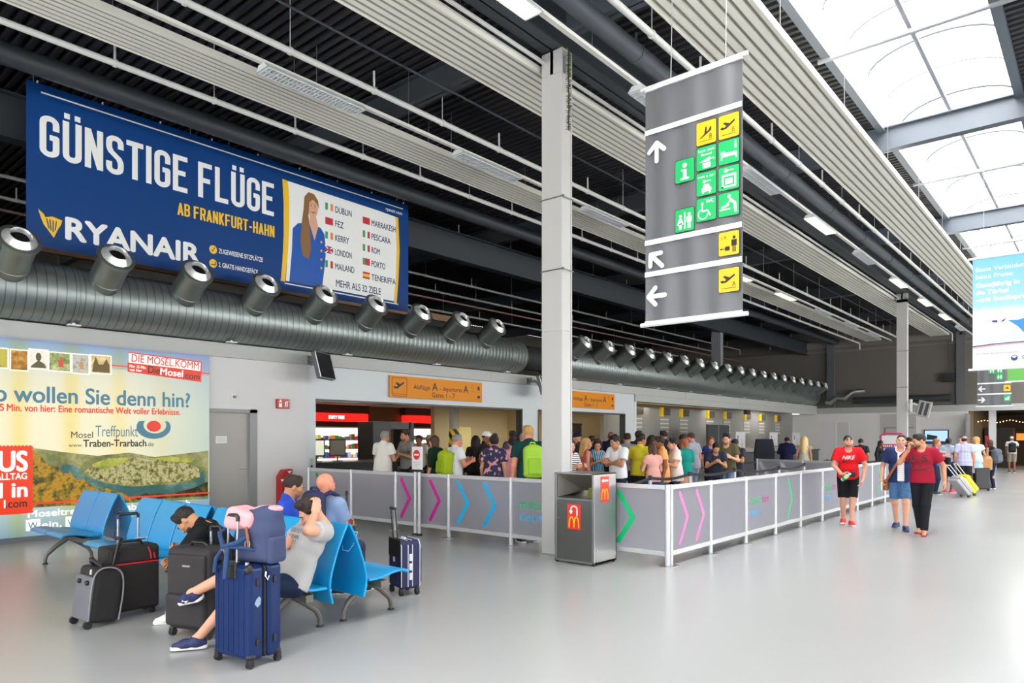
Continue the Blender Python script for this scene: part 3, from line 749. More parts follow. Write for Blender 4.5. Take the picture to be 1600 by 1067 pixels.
for key, lst in tiles.items():
    for x, z, k in lst:
        b = MB(); b.rrect(x - .006, z - .006, x + TS + .006, z + TS + .031, .02, -.0195)
        tl = b.build('pictogram_tile', M_sblk, t)
        b = MB(); H2 = TS + .025; b.rrect(x, z, x + TS, z + H2, .018, -.0205); b.build('tile_face', M_syel if key == 'y' else M_sgreen, tl)
        q = MB(); y = -.022; s = TS
        if k in ('arr', 'dep', 'depA'):
            plane_sign(q, x, z + .02, s * .95, k == 'arr', y); q.rect(x + .15 * s, z + .16 * s, x + .85 * s, z + .185 * s, y); q.text('A' if k == 'depA' else 'B', x + .66 * s, z + .24 * s, .24 * s, y=y)
        elif k == 'walk':
            q.text('1-9', x + .14 * s, z + .76 * s, .17 * s, y=y); man(q, x + .76 * s, z + .12 * s, .78 * s, y); q.rrect(x + .32 * s, z + .22 * s, x + .55 * s, z + .42 * s, .008, y); q.rect(x + .10 * s, z + .3 * s, x + .34 * s, z + .34 * s, y); q.flat([(x + .06 * s, z + .32 * s), (x + .15 * s, z + .26 * s), (x + .15 * s, z + .38 * s)], y)
        elif k == 'i':
            q.disc(x + .5 * s, z + .82 * s, .12 * s, y); q.rect(x + .42 * s, z + .15 * s, x + .60 * s, z + .62 * s, y); q.rect(x + .32 * s, z + .54 * s, x + .5 * s, z + .63 * s, y - .0002); q.rect(x + .28 * s, z + .12 * s, x + .74 * s, z + .21 * s, y - .0002)
        elif k == 'lost':
            q.text('lost and', x + .5 * s, z + .88 * s, .12 * s, .8 * s, 'c', y=y, bold=.02); q.text('found', x + .5 * s, z + .68 * s, .12 * s, .55 * s, 'c', y=y, bold=.02)
            q.flat([(x + .12 * s, z + .38 * s), (x + .72 * s, z + .58 * s), (x + .66 * s, z + .36 * s)], y); q.stroke([(x + .7 * s, z + .46 * s), (x + .88 * s, z + .50 * s), (x + .88 * s, z + .40 * s)], .03 * s, y); q.rrect(x + .32 * s, z + .08 * s, x + .72 * s, z + .32 * s, .008, y - .0002)
        elif k == 'bed':
            q.disc(x + .82 * s, z + .96 * s, .05 * s, y); q.rect(x + .78 * s, z + .66 * s, x + .87 * s, z + .87 * s, y); q.rect(x + .14 * s, z + .34 * s, x + .88 * s, z + .42 * s, y); q.rect(x + .12 * s, z + .2 * s, x + .18 * s, z + .62 * s, y - .0002); q.rect(x + .84 * s, z + .2 * s, x + .9 * s, z + .5 * s, y - .0002); q.rrect(x + .22 * s, z + .43 * s, x + .82 * s, z + .52 * s, .008, y - .0003); q.disc(x + .28 * s, z + .55 * s, .06 * s, y)
        elif k == 'car':
            q.text('rent a car', x + .5 * s, z + .86 * s, .12 * s, .84 * s, 'c', y=y, bold=.02); q.disc(x + .40 * s, z + .66 * s, .08 * s, y); q.rect(x + .42 * s, z + .64 * s, x + .72 * s, z + .69 * s, y)
            q.rrect(x + .26 * s, z + .16 * s, x + .76 * s, z + .36 * s, .012, y); q.flat([(x + .32 * s, z + .35 * s), (x + .70 * s, z + .35 * s), (x + .64 * s, z + .52 * s), (x + .38 * s, z + .52 * s)], y - .0002); q.rect(x + .3 * s, z + .08 * s, x + .38 * s, z + .18 * s, y - .0003); q.rect(x + .64 * s, z + .08 * s, x + .72 * s, z + .18 * s, y - .0003)
        elif k == 'lock':
            q.disc(x + .36 * s, z + .92 * s, .09 * s, y); q.rect(x + .4 * s, z + .895 * s, x + .74 * s, z + .945 * s, y)
            for a, b2, c, d2 in ((.16, .12, .86, .2), (.16, .64, .86, .74), (.16, .12, .25, .74), (.77, .12, .86, .74)):
                q.rect(x + a * s, z + b2 * s, x + c * s, z + d2 * s, y - .0002 * (a + b2))
            q.rrect(x + .33 * s, z + .27 * s, x + .69 * s, z + .54 * s, .006, y)
        elif k == 'wc':
            man(q, x + .27 * s, z + .12 * s, .74 * s, y, True); man(q, x + .74 * s, z + .12 * s, .78 * s, y); q.rect(x + .48 * s, z + .1 * s, x + .54 * s, z + .94 * s, y)
        elif k == 'wheel':
            q.text('WC', x + .48 * s, z + .84 * s, .17 * s, .42 * s, y=y, bold=.025); q.disc(x + .30 * s, z + .84 * s, .065 * s, y)
            q.stroke([(x + .30 * s, z + .76 * s), (x + .30 * s, z + .48 * s), (x + .58 * s, z + .48 * s), (x + .70 * s, z + .24 * s)], .07 * s, y)
            q.stroke([(x + (.34 + .24 * math.cos(a)) * s, z + (.34 + .24 * math.sin(a)) * s) for a in [R(100 + 15 * i) for i in range(18)]], .045 * s, y)
        else:
            q.disc(x + .52 * s, z + .92 * s, .085 * s, y); q.stroke([(x + .58 * s, z + .76 * s), (x + .80 * s, z + .56 * s), (x + .84 * s, z + .18 * s)], .13 * s, y); q.stroke([(x + .58 * s, z + .72 * s), (x + .44 * s, z + .58 * s)], .07 * s, y - .0006); q.rect(x + .06 * s, z + .30 * s, x + .58 * s, z + .36 * s, y); q.stroke([(x + .18 * s, z + .44 * s), (x + .48 * s, z + .52 * s)], .10 * s, y)
        q.build('symbol', M_sblk if key == 'y' else M_swhite, tl)

# far twin of the hanging sign, seen under the sky-blue advert
t = hang_sign(-4.31, 35.9, 2.99, 1.2, 2.84, 'distant dark grey hanging sign half hidden below the sky-blue advert', False)
for z in (.98, .52):
    wm = MB(); wm.bb((0, -.014, z - .03), (1.2, -.0125, z + .03)); wm.build('white_stripe', M_swhite, t)
for z, a_ in ((.75, 180), (.28, 0)):
    wm = MB(); arrow(wm, .16, z, .26, a_, -.016); wm.build('direction_arrow', M_swhite, t)
for x, z, k in ((.40, 1.38, 'g'), (.67, 1.38, 'g'), (.67, 1.10, 'g'), (.93, .62, 'y'), (.93, .20, 'g')):
    b = MB(); b.rrect(x, z, x + .24, z + .26, .018, -.0155); tl = b.build('pictogram_tile', M_syel if k == 'y' else M_sgreen, t)
    q = MB()
    if k == 'y':
        q.rect(x + .05, z + .1, x + .19, z + .13, -.018); q.rect(x + .10, z + .13, x + .15, z + .17, -.018)
    elif z == .20:
        q.rrect(x + .05, z + .07, x + .19, z + .14, .01, -.018); q.disc(x + .17, z + .16, .04, -.0181); q.rect(x + .06, z + .04, x + .09, z + .08, -.018); q.rect(x + .14, z + .04, x + .17, z + .08, -.018)
    else:
        man(q, x + .08, z + .04, .18, -.018, True); man(q, x + .17, z + .04, .18, -.018)
    q.build('symbol', M_sblk if k == 'y' else M_swhite, tl)
# green sign beside it
t = thing('hanging_sign', 'green hanging sign with a white down arrow at the right edge', 'sign', (-2.72, 30.0, 3.62))
b = MB(); b.bb((0, 0, 0), (1.7, .01, .95)); b.build('fabric_panel', mat('grass_green_banner', '#5faa4e', rough=.45), t)
b = MB(); b.cyl((-.05, 0, 0), (1.75, 0, 0), .025, n=10); b.cyl((-.05, 0, .95), (1.75, 0, .95), .025, n=10); b.build('clamp_rail', M_plw, t)
b = MB(); b.flat([(.55, .38), (.86, .06), (1.17, .38), (1.0, .38), (1.0, .80), (.72, .80), (.72, .38)], -.012); b.build('arrow', M_swhite, t)
b = MB(); b.stroke([(.55, .38), (.86, .06), (1.17, .38), (1.0, .38), (1.0, .80), (.72, .80), (.72, .38), (.55, .38)], .04, -.008); b.build('arrow_outline', mat('teal_print', '#1f7f86'), t)
b = MB(); [b.cyl((x, 0, .95), (x, 0, 4.2), .006, n=6) for x in (.3, 1.4)]; b.build('hanging_wires', mat('pale_wire', '#b5b5b5'), t)

# sky-blue airline advert
AX, AY, AZ, AWd, AHt = -2.245, 18.0, 3.13, 1.5, 2.39
t = thing('advertising_banner', 'sky-blue hanging advert with a white airliner above the clouds at the right edge', 'banner', (AX, AY, AZ))
am = mat('sky_and_cloud_print', '#8fd0ee', rough=.45)
n_, l_, b_ = nodes_of(am)
tc = n_.new('ShaderNodeTexCoord'); mp = n_.new('ShaderNodeMapping'); mp.inputs['Scale'].default_value = (1, 1, 1); sep = n_.new('ShaderNodeSeparateXYZ'); cr = n_.new('ShaderNodeValToRGB')
E_ = cr.color_ramp.elements; E_[0].position = 0; E_[0].color = (*lin('#d9dbde'), 1); E_[1].position = 1; E_[1].color = (*lin('#62aed6'), 1)
for p, c in ((.20, '#d9dbde'), (.26, '#c3d3e0'), (.45, '#d3dae0'), (.52, '#c5d2dc'), (.56, '#94c4dd')):
    e = E_.new(p); e.color = (*lin(c), 1)
nz = n_.new('ShaderNodeTexNoise'); nz.inputs['Scale'].default_value = 3; mt = n_.new('ShaderNodeMath'); mt.operation = 'MULTIPLY_ADD'; mt.inputs[1].default_value = 1 / AHt
ad = n_.new('ShaderNodeMath'); ad.operation = 'MULTIPLY_ADD'; ad.inputs[1].default_value = .08; ad.inputs[2].default_value = -.04
l_.new(tc.outputs['Object'], sep.inputs[0]); l_.new(tc.outputs['Object'], nz.inputs['Vector']); l_.new(nz.outputs['Fac'], ad.inputs[0]); l_.new(sep.outputs['Z'], mt.inputs[0]); l_.new(ad.outputs[0], mt.inputs[2]); l_.new(mt.outputs[0], cr.inputs[0]); l_.new(cr.outputs[0], b_.inputs['Base Color'])
b = MB(); b.bb((0, 0, 0), (AWd, .008, AHt)); b.build('printed_sheet', am, t)
for z in (0, AHt):
    b = MB(); b.cyl((-.08, .004, z), (AWd + .08, .004, z), .024, n=10); b.build('clamp_rail', M_plw, t)
for i, (s, wd, bo) in enumerate((('Beste Verbindungen,', 1.06, .0), ('beste Preise:', .66, .0), ('Ganzjährig in', .76, .035), ('die Türkei', .57, .035), ('–mit SunExpress.', 1.02, .035))):
    b = MB(); b.text(s, .06, 2.10 - .155 * i - (.03 if i > 1 else 0), .095, wd, bold=bo); b.build('white_lettering', M_swhite, t)
b = MB(); b.flat([(.62, 1.02), (.80, .86), (.98, .62), (1.12, .54), (1.5, .54), (1.5, 1.1), (.95, 1.06)], -.003); b.build('printed_blue_sea', mat('printed_blue', '#2f86cf'), t)
b = MB(); b.flat([(.10, 1.12), (.20, 1.06), (.55, 1.02), (.8, 1.0), (.98, 1.05), (.98, 1.09), (.85, 1.12), (.5, 1.13), (.2, 1.15)], -.006); b.flat([(.78, 1.13), (.95, 1.14), (1.18, 1.20), (1.10, 1.23)], -.006); b.flat([(1.0, 1.05), (1.5, 1.10), (1.5, 1.24), (1.3, 1.2)], -.0062); b.build('printed_airliner', mat('printed_airliner_white', '#e6edf3'), t)
b = MB(); b.flat([(.50, .99), (.55, .99), (.60, 1.06), (.57, 1.05)], -.007); b.flat([(.34, 1.0), (.44, .98), (.44, 1.03), (.36, 1.03)], -.007); b.stroke([(0, .50), (.4, .53), (.9, .54), (1.5, .53)], .02, -.007); b.disc(.735, .21, .06, -.007); b.build('printed_navy', mat('printed_navy', '#27407f'), t)
b = MB(); b.stroke([(0, .47), (.4, .50), (.9, .515), (1.5, .51)], .012, -.0065); b.stroke([(.95, 1.10), (1.5, 1.15)], .02, -.0075); b.build('printed_orange', mat('printed_orange', '#d8683f'), t)
b = MB(); b.text('SunExpress', .86, .17, .085, .56, bold=.01); b.text('Die Freiheit des Reisens entdecken.', .06, .32, .035, .75); b.build('grey_lettering', mat('printed_grey', '#7d838c'), t)
b = MB(); b.disc(.735, .235, .038, -.0075, 16, .02); b.build('emblem_cutout', M_swhite, t)
b = MB(); [b.cyl((x, .004, AHt), (x, .004, ROOF - AZ - .1), .005, n=6) for x in (.2, 1.3)]; b.build('hanging_wires', mat('pale_wire', '#b5b5b5'), t)

# ------------------------------------------------------------------ orange departures signs
def departures(y, label):
    t = thing('departures_sign', label, 'sign', (WX + .0, y, 2.645), R(90), 'orange departures signs')
    L, Hh = 3.27, .535
    b = MB(); b.bb((0, -.03, 0), (L, 0, Hh)); b.build('sign_board', mat('orange_sign_board', '#df8a02', rough=.4, spec=.2), t, bevel=.004)
    q = MB(); q.text('Abflüge', .75, .24, .115, .56, y=-.033, bold=.004); q.text('A', 1.39, .23, .21, .19, y=-.033, bold=.008); q.text('-', 1.66, .24, .115, y=-.033); q.text('departures', 1.76, .24, .115, .72, y=-.033, bold=.004); q.text('A', 2.53, .23, .21, .19, y=-.033, bold=.008); q.text('Gates 1 - 7', 1.38, .06, .13, .82, y=-.033, bold=.004)
    plane_sign(q, .07, .06, .44, False, -.033)
    q.stroke([(.09, .04), (.52, .04), (.54, .06), (.54, .47), (.52, .49), (.09, .49), (.07, .47), (.07, .06), (.09, .04)], .012, -.033); q.rect(.07, .085, .54, .095, -.0332)
    q.rrect(3.08, .32, 3.17, .42, .01, -.033); q.rect(3.04, .27, 3.2, .278, -.033); q.rrect(3.07, .10, 3.19, .17, .01, -.033); q.rect(3.04, .06, 3.2, .066, -.033); q.rect(2.84, .34, 2.85, .46, -.033); q.rect(2.90, .34, 2.91, .46, -.033); q.rect(2.82, .27, 2.96, .276, -.033)
    q.build('black_lettering', M_sblk, t)
departures(11.01, 'orange departures sign over the wide opening, left of the tall column')
departures(17.85, 'orange departures sign partly hidden behind the tall column')

# ------------------------------------------------------------------ backlit tourist poster on the left wall
PY0, PY1, PZ0, PZ1 = .2, 6.53, .09, 3.285
t = thing('backlit_poster', 'large backlit yellow and blue tourist poster on the left wall', 'poster', (WX, PY0, PZ0), R(90))
PW, PH = PY1 - PY0, PZ1 - PZ0
ox = 3.2 - PY0                        # local x of the picture's left edge
def glow(name, col, k=.62):
    return mat(name, tuple(c * .35 for c in lin(col)), rough=.35, emit=.60 * min(1.2, k / .55), ecol=col, spec=.3)
pm = glow('poster_gradient', '#d9d3b0', .5)
n_, l_, b_ = nodes_of(pm)
tc = n_.new('ShaderNodeTexCoord'); sep = n_.new('ShaderNodeSeparateXYZ'); mz = n_.new('ShaderNodeMath'); mz.operation = 'MULTIPLY'; mz.inputs[1].default_value = 1 / PH
cr = n_.new('ShaderNodeValToRGB'); E_ = cr.color_ramp.elements
E_[0].position = 0; E_[0].color = (*lin('#4d88b0'), 1); E_[1].position = 1; E_[1].color = (*lin('#1f66b4'), 1)
for p, c in ((.06, '#77a5ba'), (.155, '#9cbfc8'), (.165, '#efe9d0'), (.30, '#e9e2bf'), (.62, '#e6e0c0'), (.80, '#d5d4c0'), (.865, '#c2cbc4'), (.872, '#7fa3b8'), (.93, '#6a97bd'), (.972, '#4684bd'), (.985, '#155aae')):
    e = E_.new(p); e.color = (*lin(c), 1)
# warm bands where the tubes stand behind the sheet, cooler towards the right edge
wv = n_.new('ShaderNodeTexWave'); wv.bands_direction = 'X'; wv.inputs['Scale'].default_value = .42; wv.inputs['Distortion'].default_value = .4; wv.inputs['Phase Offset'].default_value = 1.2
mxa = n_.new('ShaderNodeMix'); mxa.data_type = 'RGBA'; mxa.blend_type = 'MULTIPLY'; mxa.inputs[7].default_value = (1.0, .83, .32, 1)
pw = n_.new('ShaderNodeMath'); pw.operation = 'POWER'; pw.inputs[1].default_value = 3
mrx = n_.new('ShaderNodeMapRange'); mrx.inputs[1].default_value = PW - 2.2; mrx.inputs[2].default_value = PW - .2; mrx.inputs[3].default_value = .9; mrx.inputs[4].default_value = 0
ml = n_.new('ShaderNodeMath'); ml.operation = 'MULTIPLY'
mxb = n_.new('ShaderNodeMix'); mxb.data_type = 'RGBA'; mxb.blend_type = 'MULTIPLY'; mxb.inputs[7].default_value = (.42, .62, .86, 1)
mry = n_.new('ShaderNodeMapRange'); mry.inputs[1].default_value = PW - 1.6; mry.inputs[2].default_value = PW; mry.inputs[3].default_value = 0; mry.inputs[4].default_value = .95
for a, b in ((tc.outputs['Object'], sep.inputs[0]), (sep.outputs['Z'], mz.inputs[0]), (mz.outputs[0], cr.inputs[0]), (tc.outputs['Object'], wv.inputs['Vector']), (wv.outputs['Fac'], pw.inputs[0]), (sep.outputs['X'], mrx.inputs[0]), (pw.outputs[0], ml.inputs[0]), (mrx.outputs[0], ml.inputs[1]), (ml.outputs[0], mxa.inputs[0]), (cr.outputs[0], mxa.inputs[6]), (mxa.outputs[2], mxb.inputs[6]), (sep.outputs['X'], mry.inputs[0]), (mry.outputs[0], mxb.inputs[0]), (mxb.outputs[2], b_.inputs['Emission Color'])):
    l_.new(a, b)
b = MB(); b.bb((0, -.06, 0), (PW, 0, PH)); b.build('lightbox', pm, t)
# landscape picture: sky fades into hills, town, river loop, autumn trees
def noisy(name, cols, scale, k=.55, det=6):
    m = glow(name, cols[0], k); n, l, bb = nodes_of(m)
    tc = n.new('ShaderNodeTexCoord'); nz = n.new('ShaderNodeTexNoise'); nz.inputs['Scale'].default_value = scale; nz.inputs['Detail'].default_value = det; nz.inputs['Roughness'].default_value = .7
    r = n.new('ShaderNodeValToRGB'); E = r.color_ramp.elements
    E[0].position = .36; E[0].color = (*lin(cols[0]), 1); E[1].position = .66; E[1].color = (*lin(cols[-1]), 1)
    for i, c in enumerate(cols[1:-1]):
        e = E.new(.36 + .3 * (i + 1) / (len(cols) - 1)); e.color = (*lin(c), 1)
    l.new(tc.outputs['Object'], nz.inputs['Vector']); l.new(nz.outputs['Fac'], r.inputs[0]); l.new(r.outputs[0], bb.inputs['Emission Color'])
    return m
def pp(px, py):                       # poster print position from the wall point seen there (wall plane, real metres)
    r = ((px - 800) / 1098.0, (683 - py) / 1098.0)
    s_, c_ = math.sin(CAM_A), math.cos(CAM_A)
    dx, dy = -s_ + c_ * r[0], c_ + s_ * r[0]
    k = WX / dx
    return (k * dy - PY0, 1.68 + k * r[1] - PZ0)
def PL(pts):
    return [pp(*p) for p in pts]
LB = .52
b = MB(); b.prism([(0.0, LB)] + PL([(323, 779)]) + PL([(323, 704), (290, 708), (240, 714), (200, 707), (150, 712), (95, 706), (51, 700)]) + [(0, 1.3)], -.063, -.0605); b.build('printed_hills', noisy('printed_far_hills', ['#3f4a2a', '#7d8044', '#b7b07a'], 2.2), t)
b = MB(); b.flat(PL([(318, 776), (318, 732), (300, 752), (255, 757), (200, 760), (160, 754), (128, 742), (118, 728), (100, 725), (84, 738), (95, 745), (115, 752), (140, 776)]), -.065); b.build('printed_river', noisy('printed_river', ['#1f4a4d', '#39645e', '#8aa08c'], 1.1), t)
b = MB(); b.flat(PL([(128, 738), (150, 722), (190, 714), (240, 716), (285, 722), (308, 732), (310, 745), (285, 752), (240, 757), (190, 758), (150, 750)]), -.066); b.build('printed_town', noisy('printed_town', ['#34381a', '#7d7a34', '#c9c08e', '#8a8440'], 13, det=12), t)
b = MB(); b.flat([(0.0, LB)] + PL([(205, 784), (200, 777), (190, 770), (178, 768), (165, 762), (152, 765), (140, 758), (128, 748), (118, 750), (108, 738), (96, 740), (88, 728), (74, 728), (64, 716), (50, 704)]) + [(0, 1.2)], -.067); b.build('printed_autumn_trees', noisy('printed_autumn_trees', ['#2f3310', '#7c6a12', '#c9920f', '#5d5c1c'], 9), t)
b = MB(); b.flat(PL([(140, 726), (165, 716), (200, 715), (190, 724), (160, 734)]), -.0665); b.flat(PL([(230, 716), (262, 713), (300, 716), (296, 723), (255, 720)]), -.0665); b.build('printed_fields', noisy('printed_fields', ['#6d7a2a', '#a8a83e', '#c4bb5e'], 6), t)
b = MB(); b.flat(PL([(200, 782), (322, 774), (322, 752), (300, 762), (262, 772), (225, 770)]), -.0675); b.build('printed_dark_bank', noisy('printed_dark_bank', ['#101510', '#2d3313', '#8a7a20'], 8), t)
b = MB(); b.rect(0, LB - .01, PW, LB + .018, -.068); b.build('red_rule', glow('poster_red', '#e8361c', .6), t)
b = MB(); b.prism(PL([(172, 570), (325, 583), (325, 585), (172, 572)]), -.0625, -.061); b.build('red_rule', glow('poster_red', '#e8361c', .6), t)
# snapshots along the top
ph_cols = [['#6f7d24', '#c9b14a', '#9db04a'], ['#5f3c10', '#b07a20', '#e8b64a'], ['#d9cfc0', '#e6ddd0', '#c7bda8'], ['#4f6a2a', '#a8b070', '#e6d8b0'], ['#7d8a86', '#c9c4b4', '#8f8878'], ['#d9c08a', '#a8803a', '#e8dcb4']]
for i, (x0, y0, x1, y1) in enumerate(((-18, 542, 12, 577), (13, 545, 43, 581), (42, 544.5, 74, 579), (73, 549, 109, 582.5), (109, 552, 138, 586), (138, 553.5, 172, 586))):
    (a, z1), (c, z0) = pp(x0, y0), pp(x1, y1); z0b = pp(x0, y1 - 3)[1]
    q = MB(); q.rect(a, z0, c, z1, -.0640 - .001 * i); ph = q.build('snapshot', glow('snapshot_border', '#ece6d4', .6), t)
    q = MB(); q.rect(a + .02, z0 + .02, c - .02, z1 - .02, -.0645 - .001 * i); q.build('snapshot_picture', noisy('snapshot_picture', ph_cols[i], 5 + i), ph)
    yq = -.0648 - .001 * i; q = MB(); cx, w_, h_ = (a + c) / 2, c - a, z1 - z0
    if i == 2:
        q.disc(cx, z0 + .62 * h_, .14 * w_, yq, 16, .2 * h_); q.flat([(a + .03, z0 + .03), (c - .03, z0 + .03), (c - .06, z0 + .3 * h_), (cx, z0 + .46 * h_), (a + .05, z0 + .2 * h_)], yq - .0002); q.build('snapshot_figure', glow('stone_bust', '#5d5a42', .4), ph)
    elif i in (3, 4):
        q.rect(cx - .05 * w_, z0 + .25 * h_, cx + .16 * w_, z0 + .62 * h_, yq); q.disc(cx + .05 * w_, z0 + .7 * h_, .06 * w_, yq); q.build('snapshot_figure', glow('figure_print', '#c9483a' if i == 3 else '#b98a5a', .5), ph)
    elif i == 5:
        q.flat([(a + .1 * w_, z0 + .1 * h_), (c - .1 * w_, z0 + .1 * h_), (c - .1 * w_, z0 + .5 * h_), (c - .25 * w_, z0 + .8 * h_), (c - .4 * w_, z0 + .5 * h_), (a + .4 * w_, z0 + .5 * h_), (a + .27 * w_, z0 + .9 * h_), (a + .15 * w_, z0 + .5 * h_)], yq); q.build('snapshot_figure', glow('gate_print', '#6b5a2c', .4), ph)
    else:
        q.free() if hasattr(q, 'free') else q.bm.free()
M_pblue = glow('poster_blue_lettering', '#4a7f94', .4); M_pred = glow('poster_red_lettering', '#dd3a28', .45); M_pdk = glow('poster_dark_lettering', '#4b4630', .15); M_pwh = glow('poster_white_lettering', '#f2efe2', .7)
def ptext(m, s, p0, p1, capt, y=-.066, bold=.02):
    """baseline from p0 to p1 (seen points on the wall), cap height in metres"""
    a, b = pp(*p0), pp(*p1)
    m.text(s, a[0], (a[1] + b[1]) / 2, capt, b[0] - a[0], y=y, bold=bold)
q = MB(); z_ = pp(150, 630); ptext(q, 'wollen Sie denn hin?', (20, 628), (294, 636), .275); a0 = pp(8, 628); q.text('Wo', a0[0], (pp(20, 628)[1] + pp(294, 636)[1]) / 2, .275, None, 'r', -.066, .02); q.build('headline', M_pblue, t)
q = MB(); ptext(q, 'Min. von hier: Eine romantische Welt voller Erlebnisse.', (9, 642.5), (279, 648), .115, bold=.022); a0 = pp(4, 642); q.text('Nur 15', a0[0], (pp(9, 642.5)[1] + pp(279, 648)[1]) / 2, .115, None, 'r', -.066, .022); q.build('subheadline', M_pred, t)
q = MB(); ptext(q, 'Mosel', (109, 685), (143, 683.5), .115, bold=0); ptext(q, 'Traben-Trarbach', (128, 698), (226, 697), .125, bold=.022); ptext(q, 'www.', (105, 698), (127, 698), .06, bold=0); ptext(q, '.de', (227, 697), (238, 697), .08, bold=0); q.build('dark_lettering', M_pdk, t)
q = MB(); ptext(q, 'Treffpunkt', (147, 685), (213, 679), .20, bold=-.01); q.build('script_lettering', M_pblue, t)
q = MB(); c0 = pp(238, 671); q.flat([(c0[0] + .30 * math.cos(R(a)), c0[1] + .04 + .21 * math.sin(R(a))) for a in range(150, 391, 12)] + [(c0[0] + .02 + .20 * math.cos(R(a)), c0[1] + .08 + .15 * math.sin(R(a))) for a in range(390, 149, -12)], -.066); q.build('cup_emblem', M_pblue, t)
q = MB(); c0 = pp(238, 666); q.disc(c0[0], c0[1], .125, -.067, 20, .10); q.build('red_ball_emblem', M_pred, t)
# red and white badge, top right
q = MB(); q.flat(PL([(199, 552), (311, 567), (310, 580), (199, 567)]), -.066); q.build('badge_white', M_pwh, t)
q = MB(); q.flat(PL([(197, 566.5), (311, 580), (310, 597), (197, 581)]), -.0662); q.stroke(PL([(199, 551), (312, 566), (311, 597)]), .02, -.0665); q.build('badge_red', M_pred, t)
sl = math.atan2(pp(311, 580)[1] - pp(199, 567)[1], pp(311, 580)[0] - pp(199, 567)[0])
q = MB(); a0 = pp(203, 565.0); q.text('DIE MOSEL.KOMM', a0[0], a0[1], .14, pp(308, 578)[0] - a0[0], y=-.0672, rot=sl, bold=.015); q.build('badge_red_lettering', M_pred, t)
q = MB(); a0 = pp(229, 582.5); q.text('Die', a0[0], a0[1], .13, pp(247, 585)[0] - a0[0], y=-.0672, rot=sl, bold=.02); a0 = pp(284, 591); q.text('.com', a0[0], a0[1], .12, pp(309, 594)[0] - a0[0], y=-.0672, rot=sl, bold=.02); q.build('badge_dark_lettering', M_pdk, t)
q = MB(); a0 = pp(248, 585.5); q.text('Mosel', a0[0], a0[1], .13, pp(283, 590)[0] - a0[0], y=-.0672, rot=sl, bold=.02); a0 = pp(200, 574); q.text('Nur 15 Min.', a0[0], a0[1], .05, pp(226, 577)[0] - a0[0], y=-.0672, rot=sl, bold=.02); a0 = pp(200, 579.5); q.text('von hier', a0[0], a0[1], .05, pp(219, 581.5)[0] - a0[0], y=-.0672, rot=sl, bold=.02); q.build('badge_white_lettering', M_pwh, t)
# stamp at the left edge
a1, a0 = pp(50, 697), pp(50, 800)
xr, zt, zb = pp(48, 697)[0], pp(48, 697)[1], pp(48, 801)[1]
P = []
nst = 22
for k in range(nst):
    z = zb + (zt - zb) * k / nst; P += [(xr, z), (xr + .02, z + (zt - zb) / nst / 2)]
P += [(xr, zt)]
for k in range(40):
    P += [(xr - k * .05 - .025, zt + .02), (xr - k * .05 - .05, zt)]
P += [(xr - 2.0, zb)]
q = MB(); q.prism(P, -.0695, -.068); q.build('stamp', glow('stamp_red', '#d8391a', .55), t)
q = MB(); xt = pp(40, 740)[0]
q.text('US', xt, pp(40, 735)[1], .33, .37, 'r', -.071, .03); q.text('ALLTAG', xt, pp(40, 748)[1], .105, .42, 'r', -.071, .02); q.text('l in', xt, pp(40, 775)[1], .24, .36, 'r', -.071, .03); q.text('l', pp(6, 790)[0], pp(40, 791)[1], .13, None, 'r', -.071, .02); q.build('stamp_white_lettering', M_pwh, t)
q = MB(); q.text('.com', xt, pp(40, 791)[1], .13, xt - pp(7, 790)[0], 'r', -.071, .02); q.build('stamp_dark_lettering', M_pdk, t)
q = MB(); z1 = pp(42, 811)[1] + .03; x0 = pp(42, 811)[0]; q.text('Moseltreffpunkt Traben-Trarbach', x0, z1, .115, 2.6, y=-.064, bold=.025); z1 = pp(42, 826)[1]
q.rect(x0 - .03, z1 - .03, x0 + .17, z1 + .15, -.063); q.rect(x0 + .53, z1 - .03, x0 + .72, z1 + .15, -.063); q.text('ein,', x0 + .19, z1, .11, .28, y=-.064, bold=.02); q.text('andern', x0 + .74, z1, .11, .62, y=-.064, bold=.02); q.build('white_lettering', M_pwh, t)
q = MB(); q.text('W', x0, z1, .11, .13, y=-.065, bold=.01); q.text('W', x0 + .56, z1, .11, .13, y=-.065, bold=.01); q.build('blue_initials', M_pblue, t)
# ------------------------------------------------------------------ queue barriers with frosted panels
M_alup = mat('silver_barrier_profile', '#c9ccd0', rough=.35, metal=.35)
def frosted(nm, col):
    m = bpy.data.materials.new(nm); m.use_nodes = True; n = m.node_tree.nodes; l = m.node_tree.links; b = n['Principled BSDF']
    b.inputs['Base Color'].default_value = (*lin(col), 1); b.inputs['Roughness'].default_value = .4
    t = n.new('ShaderNodeBsdfRefraction'); t.inputs['Color'].default_value = (.93, .93, .96, 1); t.inputs['Roughness'].default_value = .62; t.inputs['IOR'].default_value = 1.18
    x = n.new('ShaderNodeMixShader'); x.inputs[0].default_value = .64
    l.new(b.outputs[0], x.inputs[1]); l.new(t.outputs[0], x.inputs[2]); l.new(x.outputs[0], n['Material Output'].inputs[0])
    return m
M_frost = frosted('frosted_panel', '#bcbdc9')
M_cmag = mat('magenta_print', '#c2158f', rough=.4); M_ccyan = mat('cyan_print', '#12aee6', rough=.4); M_cgrn = mat('green_print', '#0fbd75', rough=.4); M_cpink = mat('pink_print', '#d973b4', rough=.4); M_cwht = mat('white_print', '#e4e4e6', rough=.4); M_cdkg = mat('deep_green_print', '#0f8f52', rough=.4)
FH = 1.055
